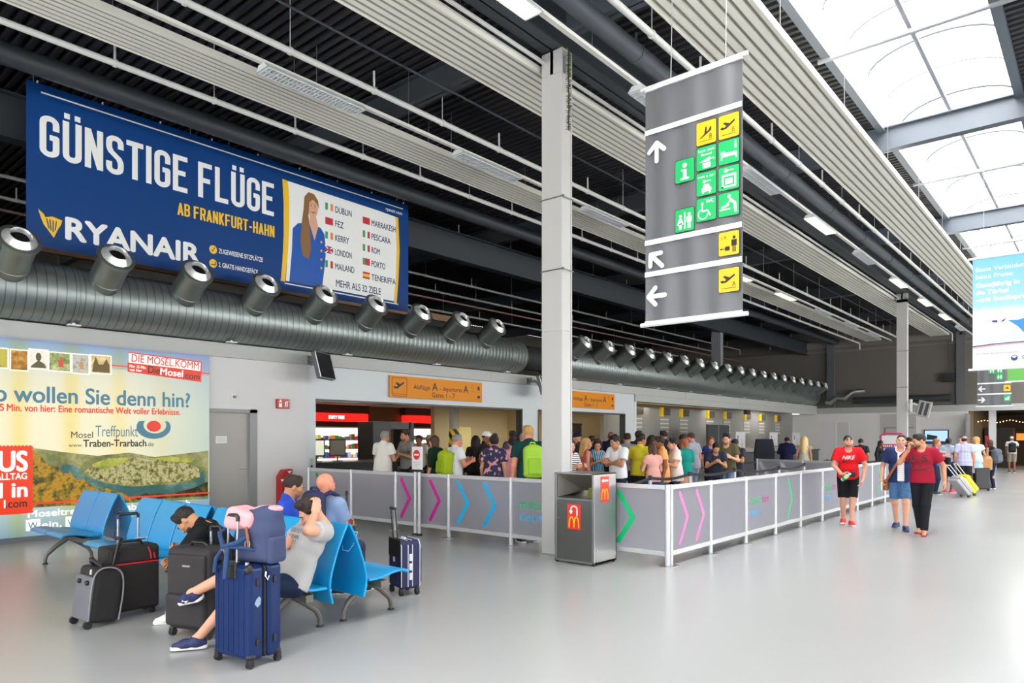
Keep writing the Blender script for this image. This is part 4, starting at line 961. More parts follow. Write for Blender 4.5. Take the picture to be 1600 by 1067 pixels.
def barrier(label, origin, rz, posts, marks, back=False):
    """runs along local x; printed side faces local -y"""
    t = thing('queue_barrier', label, 'barrier', origin, rz)
    for x in posts:
        b = MB(); b.cyl((x, 0, 0), (x, 0, FH + .005), .032, n=16); b.build('post', M_alup, t, smooth=40)
        b = MB(); b.lathe([(.105, 0), (.105, .008), (.04, .016)], 22, Matrix.Translation((x, 0, 0))); b.build('foot_plate', mat('foot_plate_steel', '#a8abae', rough=.3, metal=.8), t, smooth=30)
    for i, (a, c) in enumerate(zip(posts, posts[1:])):
        r = MB(); r.bb((a + .03, -.02, FH - .06), (c - .03, .02, FH)); r.build('top_rail', M_alup, t, bevel=.005)
        r = MB(); r.bb((a + .03, -.02, .13), (c - .03, .02, .19)); r.build('bottom_rail', M_alup, t, bevel=.005)
        r = MB(); r.bb((a + .03, -.004, .18), (c - .03, .004, FH - .055)); r.build('frosted_panel', M_frost, t)
        for mk in marks.get(i, []):
            kind, x, m = mk[0], a + mk[1], mk[2]
            q = MB(); y = -.0055
            if kind == 'chev':
                q.stroke([(x - .11, .93), (x + .11, .60), (x - .11, .27)], mk[3] if len(mk) > 3 else .075, y)
                q.build('chevron_print', m, t)
            elif kind == 'slash':
                q.stroke([(x - .25, .95), (x + .25, .25)], .09, y); q.build('chevron_print', m, t)
            elif kind == 'logo':
                q.text('frankfurt', x, .60, .13, .52, y=y, bold=.005); q.build('airport_lettering', M_cgrn, t)
                q = MB(); q.text('hahn', x + .535, .60, .13, .28, y=y, bold=.005); q.build('airport_lettering', M_cmag, t)
                q = MB(); q.text('airport', x, .42, .13, .44, y=y, bold=.005); q.build('airport_lettering', M_ccyan, t)
    return t
LP_ = [-12.49, -11.07, -9.77, -8.415, -7.05, -5.72, -4.375]
t = barrier('frosted queue barrier with green, magenta and blue arrows facing the seats, running left to right', (LP_[0], 8.27, 0), 0, [x - LP_[0] for x in LP_],
            {0: [('chev', .40, M_cdkg)], 2: [('chev', .27, M_cmag, .075), ('chev', 1.02, M_cmag, .07)], 3: [('chev', .33, M_ccyan), ('chev', .92, M_ccyan)], 4: [('logo', .18, None)], 5: [('chev', .72, M_cgrn)]})
for x in (-9.10, -9.02):
    pass
RP_ = [8.27 + 1.288 * k for k in range(12)]
barrier('frosted queue barrier with pink arrows running along the walkway towards the far end', (-4.375, 8.27 + .09, 0), R(90), [0.0] + [y - 8.36 for y in RP_[1:]],
        {0: [('chev', .36, M_cpink, .07), ('chev', .86, M_cpink, .07)], 2: [('logo', .16, None)], 3: [('chev', .72, M_cgrn, .07)], 5: [('logo', .16, None)], 8: [('chev', .72, M_cgrn, .07)]})
barrier('grey frosted queue barrier at the rear of the pen with white slanted stripes', (-7.75, 20.06, 0), R(-15), [0, 1.45, 2.9], {0: [('slash', .35, M_cwht), ('slash', 1.05, M_cwht)]})
# no-entry sign on its own twin post
t = thing('no_entry_sign', 'white no-entry sign on a twin post at the queue barrier', 'sign', (-9.04, 8.13, 0))
b = MB(); b.cyl((-.05, 0, 0), (-.05, 0, 1.09), .028, n=14); b.cyl((.05, 0, 0), (.05, 0, 1.09), .028, n=14); b.build('post', M_alup, t, smooth=40)
b = MB(); b.lathe([(.055, 0), (.055, .03), (.03, .035)], 14, Matrix.Translation((-.05, 0, 0))); b.lathe([(.055, 0), (.055, .03), (.03, .035)], 14, Matrix.Translation((.05, 0, 0))); b.build('foot', mat('black_foot', '#1c1c1e', rough=.5), t)
b = MB(); b.bb((-.13, -.015, 1.12), (.13, .015, 1.52)); b.build('sign_board', M_plw, t, bevel=.02)
b = MB(); b.bb((-.14, -.03, 1.085), (.14, .03, 1.125)); b.build('sign_clip', mat('black_clip', '#202022', rough=.5), t)
b = MB(); b.disc(0, 1.38, .085, -.0165); b.build('red_disc', mat('traffic_red', '#d42b22', rough=.4), t)
b = MB(); b.rect(-.06, 1.365, .06, 1.395, -.018); b.build('white_bar', M_swhite, t)
b = MB(); b.rect(-.08, 1.245, .08, 1.25, -.0165); b.rect(-.08, 1.215, .08, 1.22, -.0165); b.rect(-.06, 1.185, .06, 1.19, -.0165); b.build('small_print', mat('grey_ink', '#8a8a8a'), t)

# retractable belt posts inside the pen
M_belt = mat('black_webbing', '#23242a', rough=.7)
TAKEN = []
def stanchion(x, y, label, to=None, h=1.0, drop=0.0):
    TAKEN.append((x, y, .38))
    t = thing('belt_post', label, 'belt post', (x, y, 0), 0, 'belt posts in the queue pen')
    b = MB(); b.lathe([(.17, 0), (.17, .012), (.05, .03)], 22); b.build('base', mat('post_base_grey', '#9a9da1', rough=.35, metal=.6), t, smooth=30)
    b = MB(); b.cyl((0, 0, .02), (0, 0, h), .033, n=14); b.build('tube', M_alup, t, smooth=40)
    b = MB(); b.cyl((0, 0, h - .07), (0, 0, h + .012), .038, n=14); b.build('belt_head', mat('black_belt_head', '#2a2b2f', rough=.5), t, smooth=40)
    if to:
        TAKEN.extend((x + (to[0] - x) * k / 9, y + (to[1] - y) * k / 9, .27) for k in range(10))
        d = Vector((to[0] - x, to[1] - y, 0)); L = d.length; a = math.atan2(d.y, d.x); N = 8
        m = MB(); ca, sa = math.cos(a), math.sin(a)
        top, bot = [], []
        for k in range(N + 1):
            s_ = .04 + (L - .08) * k / N; zz = h - .035 - .05 * math.sin(math.pi * k / N) + drop * k / N
            top.append((s_, zz + .026)); bot.append((s_, zz - .026))
        m.prism(top + bot[::-1], -.0015, .0015, 'xz'); m.xf(Matrix.Rotation(a, 4, 'Z')); m.build('belt', M_belt, t)
    return t
rowA = [(-7.5, 10.4), (-7.55, 12.45), (-7.9, 15.48), (-7.7, 17.5), (-8.15, 19.6), (-8.2, 21.6)]
rowB = [(-5.75, 9.05), (-6.1, 10.9), (-6.17, 12.57), (-6.19, 14.74), (-5.79, 16.3), (-6.0, 18.7)]
ordn = ['first', 'second', 'third', 'fourth', 'fifth', 'farthest']
for i, p in enumerate(rowA):
    stanchion(*p, 'silver belt post in the inner row among the queue, %s from the waste bin' % ordn[i], rowA[i + 1] if i + 1 < len(rowA) else None)
for i, p in enumerate(rowB):
    stanchion(*p, 'silver belt post in the row nearest the walkway barrier, %s from the waste bin' % ordn[i], rowB[i + 1] if i + 1 < len(rowB) else None)
rowC = [(-7.4, 21.4), (-6.5, 22.4), (-5.2, 23.2)]
for i, p in enumerate(rowC):
    stanchion(*p, 'silver belt post behind the rear striped barrier, %s' % ('leftmost', 'middle one', 'rightmost')[i], rowC[i + 1] if i < 2 else None)

# ------------------------------------------------------------------ steel waste bin with red stickers
t = thing('waste_bin', 'tall stainless steel waste bin with red stickers in front of the column', 'waste bin', (-5.72, 7.62, 0))
M_ss = mat('brushed_stainless', '#a9aaa8', rough=.3, metal=.9); M_ssd = mat('stainless_door', '#7f7f7d', rough=.33, metal=.9)
n_, l_, b_ = nodes_of(M_ssd); tc = n_.new('ShaderNodeTexCoord'); mp = n_.new('ShaderNodeMapping'); mp.inputs['Scale'].default_value = (1, 1, 90); nz = n_.new('ShaderNodeTexNoise'); nz.inputs['Scale'].default_value = 2; bp = n_.new('ShaderNodeBump'); bp.inputs['Strength'].default_value = .08
l_.new(tc.outputs['Object'], mp.inputs[0]); l_.new(mp.outputs[0], nz.inputs['Vector']); l_.new(nz.outputs['Fac'], bp.inputs['Height']); l_.new(bp.outputs[0], b_.inputs['Normal'])
BWd, BD, BHt = .64, .54, 1.205
b = MB()
b.bb((0, 0, .02), (.035, BD, BHt)); b.bb((BWd - .035, 0, .02), (BWd, BD, BHt)); b.bb((0, BD - .02, .02), (BWd, BD, BHt)); b.bb((0, 0, BHt - .02), (BWd, BD, BHt)); b.bb((0, .0, .02), (BWd, BD, .05)); b.bb((.03, .02, .84), (BWd - .03, .05, .87))
b.build('carcass', M_ss, t, bevel=.004)
b = MB(); b.bb((.04, .004, .035), (BWd - .04, .024, .845)); b.build('door', M_ssd, t, bevel=.003)
b = MB(); b.cyl((.07, .004, .60), (.07, -.004, .60), .008, n=10); b.build('lock', M_alu, t)
b = MB(); A_ = [(.04, .02, .88), (BWd - .04, .02, .88), (BWd - .04, .02, BHt - .02), (.04, .02, BHt - .02)]; C_ = [(.04, .30, .88), (BWd - .04, .30, .88), (BWd - .04, .48, 1.0), (.04, .48, 1.0)]
vs = [b.bm.verts.new(p) for p in [(.036, .02, .872), (BWd - .036, .02, .872), (BWd - .036, .40, .872), (.036, .40, .872), (.036, .02, BHt - .02), (BWd - .036, .02, BHt - .02), (.2, .40, .95), (BWd - .2, .40, .95)]]
for f in ((0, 1, 2, 3), (4, 5, 7, 6), (3, 2, 7, 6), (0, 3, 6, 4), (1, 2, 7, 5)):
    b.bm.faces.new([vs[i] for i in f])
b.build('chute', mat('stainless_chute', '#a3a199', rough=.35, metal=.85), t)
b = MB(); b.bb((.62, .3, .872), (.56, .3, .9)); b.prism([(.30, .875), (.58, .875), (.58, 1.08), (.36, 1.06)], .33, .345); b.build('rubbish', mat('olive_packaging', '#6d6b12', rough=.6), t)
b = MB(); b.prism([(.26, 1.06), (.50, 1.07), (.50, 1.09), (.26, 1.08)], .33, .35); b.build('rubbish', mat('red_packaging', '#b8381f', rough=.6), t)
M_mred = mat('sticker_red', '#e1301e', rough=.45); M_myel = mat('sticker_yellow', '#f7c51c', rough=.45)
def arches(m, x, z, w, h, y):
    for s in (-1, 1):
        pts = [(x + s * w * .25 + w * .24 * math.cos(a), z + h * (.05 + .95 * math.sin(a) ** .75)) for a in [math.pi * k / 12 for k in range(13)]]
        m.stroke(pts, w * .11, y)
def sticker(M, big):
    q = MB(); q.rect(-.13, 0, .13, .46, -.0015); s = q.xf(M).build('sticker', M_mred, t)
    q = MB(); arches(q, 0, .03, .19, .20, -.003); q.xf(M).build('arch_emblem', M_myel, s)
    q = MB()
    if big:
        q.stroke([(.06, .26), (.06, .36)] + [(.06 * math.cos(a), .37 + .055 * math.sin(a)) for a in [math.pi * k / 10 for k in range(11)]] + [(-.06, .33)], .026, -.003); q.flat([(-.10, .34), (-.02, .34), (-.06, .27)], -.0034)
    else:
        q.rect(-.06, .365, .10, .40, -.003); q.flat([(-.05, .345), (-.05, .42), (-.10, .382)], -.0034)
    q.xf(M).build('white_arrow', M_swhite, s)
sticker(Matrix.Translation((.32, .004, .46)) @ Matrix.Diagonal((.82, 1, .72, 1)), True)
sticker(Matrix.Translation((BWd, .25, .83)) @ Matrix.Rotation(R(90), 4, 'Z') @ Matrix.Diagonal((.80, 1, .72, 1)), False)
b = MB(); b.bb((BWd, .05, .06), (BWd + .003, BD - .02, .19)); b.build('kick_plate', M_ss, t)
b = MB(); b.cyl((BWd, .06, .2), (BWd + .012, .06, .2), .014, n=10); b.cyl((BWd, .06, .06), (BWd + .01, .06, .06), .01, n=10); b.build('bolts', M_alu, t)
for x in (.03, BWd - .03):
    for y in (.03, BD - .03):
        b = MB(); b.cyl((x, y, 0), (x, y, .03), .02, n=10); b.build('foot', mat('black_foot', '#1c1c1e', rough=.5), t)

# ------------------------------------------------------------------ wall fixtures
t = thing('fire_alarm_sign', 'small red fire alarm box on the white wall beside the door', 'sign', (WX, 7.98, 2.28), R(90))
b = MB(); b.bb((0, -.06, 0), (.29, 0, .2)); b.build('box', mat('alarm_red', '#b3181d', rough=.35), t, bevel=.006)
b = MB(); b.rect(.04, .03, .11, .11, -.062); b.rect(.04, .13, .11, .15, -.062); b.disc(.075, .165, .02, -.0621, 10); b.stroke([(.18, .04), (.2, .08), (.18, .11), (.21, .15)], .02, -.062); b.stroke([(.22, .04), (.24, .08), (.22, .11), (.25, .15)], .02, -.0622); b.build('symbols', M_swhite, t)
t = thing('wall_sensor', 'small round sensor on the white wall above the grey door', 'sensor', (WX, 7.05, 2.48), R(90))
b = MB(); b.bb((-.06, -.02, -.06), (.06, 0, .06)); b.build('plate', M_plw, t, bevel=.005)
b = MB(); b.cyl((.01, -.02, 0), (.01, -.05, 0), .03, n=14); b.build('lens', mat('black_lens', '#1a1a1c', rough=.2), t)
t = thing('fire_extinguisher_cabinet', 'red fire extinguisher hood on the white wall behind the seated men', 'extinguisher', (WX, 7.98, .02), R(90))
b = MB(); b.prism([(0, 0), (.26, 0), (.26, .86), (.29, 1.0), (.10, .985), (0, .84)], -.2, 0); b.build('hood', mat('extinguisher_red', '#a81a1f', rough=.35), t, bevel=.02)
b = MB(); b.rrect(.12, .30, .25, .70, .05, -.202); b.build('instruction_label', mat('label_white', '#d8d8d5'), t)
b = MB(); [b.rect(.14, .38 + .07 * k, .23, .41 + .07 * k, -.2035) for k in range(4)]; b.build('label_print', mat('label_ink', '#5a5a5a'), t)
b = MB(); b.bb((0, -.204, .75), (.26, -.2, .79)); b.flat([(.15, .95), (.25, .96), (.20, .90)], -.203); b.build('white_stripe', M_swhite, t)
t = thing('switch_plate', 'small green and black switch plate on the pier at the left of the opening', 'switch', (WX, 8.80, 1.0), R(90))
b = MB(); b.bb((0, .0, 0), (.09, .03, .22)); b.build('plate', mat('pier_plate', '#b8bec4', rough=.4), t)
b = MB(); b.disc(.045, .18, .03, -.002); b.build('green_dot', mat('green_dot', '#a5b512'), t)
b = MB(); b.disc(.045, .05, .026, -.002); b.build('key_hole', mat('black_dot', '#151515'), t)

def wall_screen(y, label, yaw):
    t = thing('flight_screen', label, 'screen', (WX + .06, y, 3.3))
    b = MB(); b.bb((0, -.06, -.05), (.04, .06, .14)); b.tube([(.02, 0, .04), (.3, 0, .02), (.42, 0, -.1)], .025, 8); b.tube([(.02, .2, .1), (.25, .2, .06), (.42, .05, -.1)], .012, 6); b.bb((0, .14, .0), (.03, .26, .18)); b.build('bracket', mat('grey_bracket', '#8a8d90', rough=.4, metal=.5), t)
    s = MB(); s.bb((-.36, -.05, -.28), (.36, .05, .28))
    M = Matrix.Translation((.52, 0, -.12)) @ Matrix.Rotation(R(yaw - 40), 4, 'Z') @ Matrix.Rotation(R(-14), 4, 'X')
    scr = s.xf(M).build('screen_body', mat('dark_screen_shell', '#3a3c3f', rough=.4), t, bevel=.008)
    f = MB(); f.bb((-.365, -.056, -.285), (.365, -.045, -.265)); f.bb((-.365, -.056, .265), (.365, -.045, .285)); f.bb((-.365, -.056, -.285), (-.345, -.045, .285)); f.bb((.345, -.056, -.285), (.365, -.045, .285)); f.xf(M).build('screen_frame', M_alu, scr)
    g = MB(); g.bb((-.345, -.052, -.265), (.345, -.049, .265)); g.xf(M).build('screen_glass', mat('dark_glass', '#15171a', rough=.15), scr)
wall_screen(8.75, 'flight screen seen from behind on a bracket at the corner above the alarm box', 160)
wall_screen(16.25, 'flight screen on a bracket half hidden behind the tall column', 160)
# heater lamp on the second column
t = thing('heater_lamp', 'twin-slot heater lamp on a bracket on the far light grey column', 'lamp', (-5.9, 30.5, 2.75))
b = MB(); b.bb((.0, -.2, -.02), (.04, .2, .26)); b.tube([(0, 0, .15), (.2, 0, .2), (.42, 0, .1)], .05, 8); b.cyl((.1, -.05, -.1), (.1, -.05, .38), .06, n=10); b.build('bracket', mat('white_bracket', '#c9c9c7', rough=.5), t)
b = MB(); M = Matrix.Translation((.55, -.05, .0)) @ Matrix.Rotation(R(14), 4, 'Y'); b.bb((-.22, -.1, -.3), (.22, .1, .3)); hb_ = b.xf(M).build('lamp_box', mat('grey_lamp_box', '#9a9a98', rough=.4), t, bevel=.02)
b = MB(); b.bb((-.14, -.105, -.24), (-.03, -.1, .24)); b.bb((.04, -.105, -.24), (.15, -.1, .24)); b.xf(M).build('lamp_slots', mat('black_slot', '#1d1d1f', rough=.3), hb_)
# garland hanging off the tall column
t = thing('garland', 'green tinsel garland hanging beside the top of the tall column', 'garland', (-5.80, 8.06, 6.0))
b = MB(); rnd = random.Random(3)
for k in range(420):
    z = rnd.uniform(0, 1.12); a = rnd.uniform(0, 6.28); l_n = rnd.uniform(.035, .06)
    b.cyl((0, 0, z), (l_n * math.cos(a), l_n * math.sin(a), z + rnd.uniform(-.02, .02)), .004, .001, 4)
b.cyl((0, 0, 0), (0, 0, 1.18), .008, n=6); g_ = b.build('tinsel', mat('dark_green_tinsel', '#33401c', rough=.6), t); g_['kind'] = 'stuff'
b = MB(); b.tube([(0, 0, 1.18), (-.03, 0, .9), (-.05, -.02, .6), (-.03, 0, .95), (-.06, .05, 1.2)], .005, 5); b.build('string', mat('white_string', '#b9b9b2'), t)
# ------------------------------------------------------------------ security hall behind the two openings
RX = -23.5
c = MB(); c.bb((RX - .2, 8.0, 2.95), (WX - .25, 31.0, 3.05)); struct(c.build('ceiling', mat('tan_ceiling', '#a08a63', rough=.8)))
c = MB(); c.bb((RX - .2, 8.0, 0), (RX, 31.0, 2.95)); struct(c.build('wall_shop', mat('dim_shop_wall', '#6f6048', rough=.8)))
c = MB(); c.bb((RX, 7.9, 0), (WX - .2, 8.05, 3.0)); struct(c.build('wall_side', M_cream))
c = MB(); c.bb((-18.2, 17.0, 0), (-18.0, 21.0, 2.95)); c.bb((-16.1, 21.0, 0), (-15.9, 31, 2.95)); c.bb((-18.2, 20.9, 0), (-15.9, 21.05, 2.95)); struct(c.build('wall_cream', M_cream))
c = MB(); c.bb((-18.3, 9.2, 2.72), (-18.2, 17.0, 2.95)); struct(c.build('trim_9', mat('pale_cream_beam', '#cdbd97', rough=.6)))
cp = MB(); cp.bb((-16.6, 9.55, 0), (-16.3, 9.85, 2.95)); tag(cp.build('inner_column', M_cream), 'tan column at the left edge inside the wide opening', 'column')
ip = MB(); ip.cyl((-15.6, 10.1, 0), (-15.6, 10.1, 2.95), .05, n=14); tag(ip.build('steel_pole', M_alu, smooth=40), 'thin steel pole in front of the left duty free sign', 'pole')
area('hall_lamp', (-16.0, 13.0, 2.9), (0, 0, 0), 1.2, 5, 20, (1, .85, .62))
area('hall_lamp', (-14.8, 19.5, 2.9), (0, 0, 0), 1.2, 4, 26, (1, .84, .6))
area('hall_lamp', (-14.6, 24.5, 2.9), (0, 0, 0), .8, 3, 14, (1, .84, .6))
# lit shop fronts
def shop(y0, y1, label, word):
    t = thing('shop_front', label, 'shop', (RX + .05, y0, 0), R(90))
    L = y1 - y0
    b = MB(); b.bb((0, -.4, 2.30), (L, 0, 2.62)); b.build('light_fascia', mat('duty_red', '#d8171c', rough=.3, emit=1.6, ecol='#ff1712'), t)
    b = MB(); b.bb((0, -.42, 2.08), (L, 0, 2.30)); b.build('fascia_base', mat('dark_red_band', '#4c1413', rough=.4), t)
    b = MB(); b.bb((-.1, -.35, 2.62), (L + .1, 0, 2.95)); b.build('bulkhead', mat('shop_bulkhead', '#3a332b', rough=.6), t)
    if word:
        q = MB(); q.text(word, L * .40, 2.40, .13, .72, y=-.405, bold=.02); q.build('white_lettering', mat('lit_white', '#ffffff', emit=2.5), t)
    b = MB(); b.bb((0, -.02, .1), (L, 0, 2.05)); b.build('lit_back', mat('lit_shop_back', '#f1e6d6', rough=.6, emit=1.1, ecol='#ffeedd'), t)
    rnd = random.Random(int(y0 * 10)); cols = ['#d8263a', '#e9a13a', '#4b8f4a', '#efefef', '#3a5fa8', '#b04a8a', '#e6d34c', '#a8381d']
    for z in (.5, .85, 1.2, 1.55):
        s = MB(); s.bb((0, -.30, z), (L, -.02, z + .02)); s.build('shelf', M_plw, t)
        x = .05; by = {}
        while x < L - .15:
            w_ = rnd.uniform(.06, .15); hh = rnd.uniform(.1, .24); c_ = rnd.choice(cols)
            by.setdefault(c_, MB()).bb((x, -.26, z + .02), (x + w_, -.1, z + .02 + hh)); x += w_ + rnd.uniform(.01, .08)
        for c_, m in by.items():
            o_ = m.build('goods', mat('goods_' + c_[1:], c_, rough=.4, emit=.25, ecol=c_), t); o_['kind'] = 'stuff'
shop(14.9, 18.05, 'lit red shop front with DUTY FREE lettering seen through the wide opening', 'DUTY FREE')
shop(20.2, 23.6, 'lit red shop front without visible lettering, right of the dark scanner frame', None)
area('shop_glow', (RX + 1.0, 16.5, 2.0), (0, R(-60), 0), 1.0, 2.8, 22, (1, .9, .8)); area('shop_glow', (RX + 1.0, 22.0, 2.0), (0, R(-60), 0), 1.0, 2.8, 22, (1, .85, .8))
# walk-through detector, counters, monitors
t = thing('walk_through_detector', 'dark grey walk-through detector frame beside the man in a white shirt', 'detector', (-15.9, 12.45, 0), R(90))
b = MB(); b.bb((-.1, -.35, 0), (.55, .35, 2.12)); b.build('side_panel', M_dkgrey, t, bevel=.02)
b = MB(); b.bb((1.2, -.35, 0), (1.42, .35, 2.12)); b.build('side_panel', M_dkgrey, t, bevel=.02)
b = MB(); b.bb((.5, -.35, 1.9), (1.3, .35, 2.12)); b.build('crosspiece', mat('mid_grey_panel', '#4a4b4d', rough=.5), t, bevel=.02)
t = thing('counter', 'dark counter at the left inside the wide opening', 'counter', (-14.6, 9.1, 0))
b = MB(); b.bb((-.5, 0, 0), (.5, 2.9, 1.05)); b.build('counter_body', mat('black_counter', '#1b1b1c', rough=.5), t, bevel=.01)
b = MB(); b.bb((-.55, -.03, 1.05), (.55, 2.93, 1.09)); b.build('counter_top', mat('dark_counter_top', '#2c2c2d', rough=.35), t)
b = MB(); b.bb((.5, .25, .2), (.515, 1.2, .9)); b.bb((.5, 1.5, .2), (.515, 2.6, .9)); b.build('counter_panels', mat('dark_panel', '#2a2b2c', rough=.4), t)
for y, a, nm in ((9.75, 62, 'left'), (10.35, 60, 'right')):
    t = thing('monitor', 'small monitor on the dark counter inside the opening, %s one' % nm, 'monitor', (-14.4, y, 1.09), R(a))
    b = MB(); b.bb((-.12, -.06, 0), (.12, .08, .015)); b.cyl((0, .02, 0), (0, .02, .14), .018, n=8); b.build('stand', M_dkgrey, t)
    b = MB(); b.bb((-.2, 0, .12), (.2, .05, .55)); b.build('housing', mat('black_housing', '#17181a', rough=.4), t, bevel=.01)
    b = MB(); b.bb((-.17, -.004, .16), (.17, .0, .51)); b.build('screen', mat('lit_screen' if nm == 'left' else 'dim_screen', '#cfd3bb' if nm == 'left' else '#5b513d', rough=.3, emit=.5 if nm == 'left' else .1), t)
t = thing('counter', 'grey-fronted baggage belt behind the men inside the wide opening', 'counter', (-14.9, 12.9, 0))
b = MB(); b.bb((-.4, -.7, 0), (.35, 3.0, .82)); b.build('belt_body', mat('dark_grey_machine', '#2d2c2a', rough=.5), t, bevel=.02)
b = MB(); b.bb((-.42, -.72, .82), (.37, 3.02, .86)); b.build('belt_top', mat('roller_grey', '#77777a', rough=.35, metal=.5), t)
t = thing('striped_column', 'grey column with a black and yellow hazard band inside the opening', 'column', (-16.4, 16.35, 0))
b = MB(); b.cyl((0, 0, 0), (0, 0, 2.95), .17, n=20); b.build('shaft', mat('grey_column_paint', '#9b9890', rough=.5), t, smooth=40)
hz = mat('hazard_stripes', '#e0bf1c', rough=.45); n_, l_, b_ = nodes_of(hz); tc = n_.new('ShaderNodeTexCoord'); mp = n_.new('ShaderNodeMapping'); mp.inputs['Rotation'].default_value = (0, 0, 0); wv = n_.new('ShaderNodeTexWave'); wv.bands_direction = 'DIAGONAL'; wv.inputs['Scale'].default_value = 1.6; cr = n_.new('ShaderNodeValToRGB'); cr.color_ramp.interpolation = 'CONSTANT'; cr.color_ramp.elements[0].color = (.01, .01, .01, 1); cr.color_ramp.elements[1].position = .5; cr.color_ramp.elements[1].color = (*lin('#e0bf1c'), 1)
l_.new(tc.outputs['Object'], wv.inputs['Vector']); l_.new(wv.outputs['Fac'], cr.inputs[0]); l_.new(cr.outputs[0], b_.inputs['Base Color'])
b = MB(); b.cyl((0, 0, .6), (0, 0, 1.95), .178, n=20); b.build('hazard_band', hz, t, smooth=40)
dd = MB(); dd.bb((-15.9, 21.6, 0), (-15.87, 22.9, 2.2)); d_ = struct(dd.build('door_3', mat('grey_glass_door', '#6d6a60', rough=.4)))
b = MB(); b.bb((-15.9, 22.22, 0), (-15.86, 22.28, 2.25)); b.bb((-15.9, 21.55, 2.15), (-15.86, 22.95, 2.22)); b.bb((-15.9, 22.35, 1.85), (-15.86, 22.9, 2.15)); b.build('door_frame', mat('dark_frame', '#44423c', rough=.4), d_)
b = MB(); b.bb((-18.0, 17.9, 0), (-17.97, 18.8, 2.05)); struct(b.build('door_4', mat('lit_doorway', '#d8c884', rough=.6, emit=.15)))
nb = MB(); nb.bb((WX - .035, 16.35, .9), (WX - .02, 16.62, 1.85)); tag(nb.build('notice_board', mat('yellow_green_notice', '#a9a253', rough=.5)), 'tall yellowish notice on the white pier left of the column', 'notice')

# ------------------------------------------------------------------ check-in recess: counters, signs, light strips
BX = -14.6
for k, y in enumerate((23.2, 29.0, 36.0)):
    b = MB(); b.bb((WX - .9, y, 3.11), (WX - .75, y + 2.8, 3.16)); o_ = tag(b.build('light_strip', mat('lit_strip', '#ffffff', emit=2.2, ecol='#fffaf0')), 'slim lit strip under the soffit over the check-in wall, %s from the column' % ordn[k], 'light')
    area('strip_light', (WX - .82, y + 1.4, 3.08), (0, 0, 0), .15, 2.8, 16, (1, .97, .92))
ys = [24.6, 26.9, 28.7, 31.4, 33.4, 35.9, 38.0, 40.4]
for k, y in enumerate(ys):
    t = thing('counter_sign', 'check-in sign with yellow number tab on the grey wall, %s from the left' % ('first', 'second', 'third', 'fourth', 'fifth', 'sixth', 'seventh', 'last')[k], 'sign', (BX, y, 2.0), R(90))
    b = MB(); b.bb((.16, -.1, .62), (.78, 0, .92)); b.build('display_box', mat('dark_display', '#4a4844', rough=.4), t)
    b = MB(); b.bb((0, -.11, .56), (.15, -.0, .95)); b.build('number_tab', mat('yellow_tab', '#e8bd14', rough=.4, emit=.15), t)
    b = MB(); b.text(str(k + 1), .075, .68, .16, .06, 'c', y=-.113, bold=.01); b.build('number_print', M_sblk, t)
    b = MB(); b.bb((0, -.012, -.15), (.78, 0, .54)); b.build('slat_board', mat('pale_slat_board', '#9a9893', rough=.5), t)
    for j in range(4):
        b = MB(); b.bb((0, -.03, -.1 + .17 * j), (.78, -.012, -.05 + .17 * j)); b.build('slat', mat('white_slat', '#d5d3cd', rough=.4), t)
cam_ = MB(); cam_.bb((WX - .16, 33.0, 2.78), (WX - .02, 33.5, 2.99)); tag(cam_.build('ceiling_box', mat('maroon_box', '#3b2426', rough=.5)), 'small dark box hanging under the check-in soffit', 'box')
t = thing('check_in_counter', 'long low check-in counter of white and wood in front of the grey wall', 'counter', (-12.9, 31.0, 0))
b = MB(); b.bb((-.35, 0, 0), (.35, 10.6, .95)); b.build('counter_body', mat('dark_counter_front', '#55565a', rough=.5), t)
b = MB(); b.bb((-.42, -.05, .95), (.42, 10.65, 1.0)); b.build('counter_top', mat('black_counter_top', '#232427', rough=.35), t)
for j in range(3):
    b = MB(); b.bb((-.3, 1.2 + 3.3 * j, 1.0), (.35, 3.0 + 3.3 * j, 1.2)); q = b.build('upstand', M_plw, t)
    b = MB(); b.bb((-.36, 1.15 + 3.3 * j, 1.2), (.4, 3.05 + 3.3 * j, 1.24)); b.build('wood_ledge', mat('oak_ledge', '#b98a54', rough=.4), q)
for j, y in enumerate((29.4, 33.6, 37.0)):
    t = thing('leaflet_stand', 'white printed board standing on the check-in counter, %s from the left' % ordn[j], 'board', (-13.0, y + 2.2, 1.005), R(90))
    b = MB(); b.bb((-.55, -.02, 0), (.55, .02, .92)); b.build('board', M_plw, t)
    b = MB(); b.rect(-.4, .55, -.25, .75, -.022); b.rect(.1, .1, .14, .6, -.022); b.rect(.2, .1, .24, .4, -.022); b.build('board_print', mat('grey_ink', '#8a8a8a'), t)
t = thing('folding_screen', 'dark two-leaf display panel standing behind the queue', 'panel', (-12.6, 27.2, 0), R(90))
b = MB(); b.bb((0, -.03, 0), (1.05, .03, 2.2)); b.bb((1.08, -.03, 0), (2.15, .03, 2.2)); b.build('panel_leaf', mat('anthracite_panel', '#34383b', rough=.5), t)
b = MB(); b.bb((1.05, -.04, 0), (1.08, .04, 2.2)); b.bb((0, -.035, 2.2), (2.15, .035, 2.22)); b.build('edge_strip', M_alu, t)
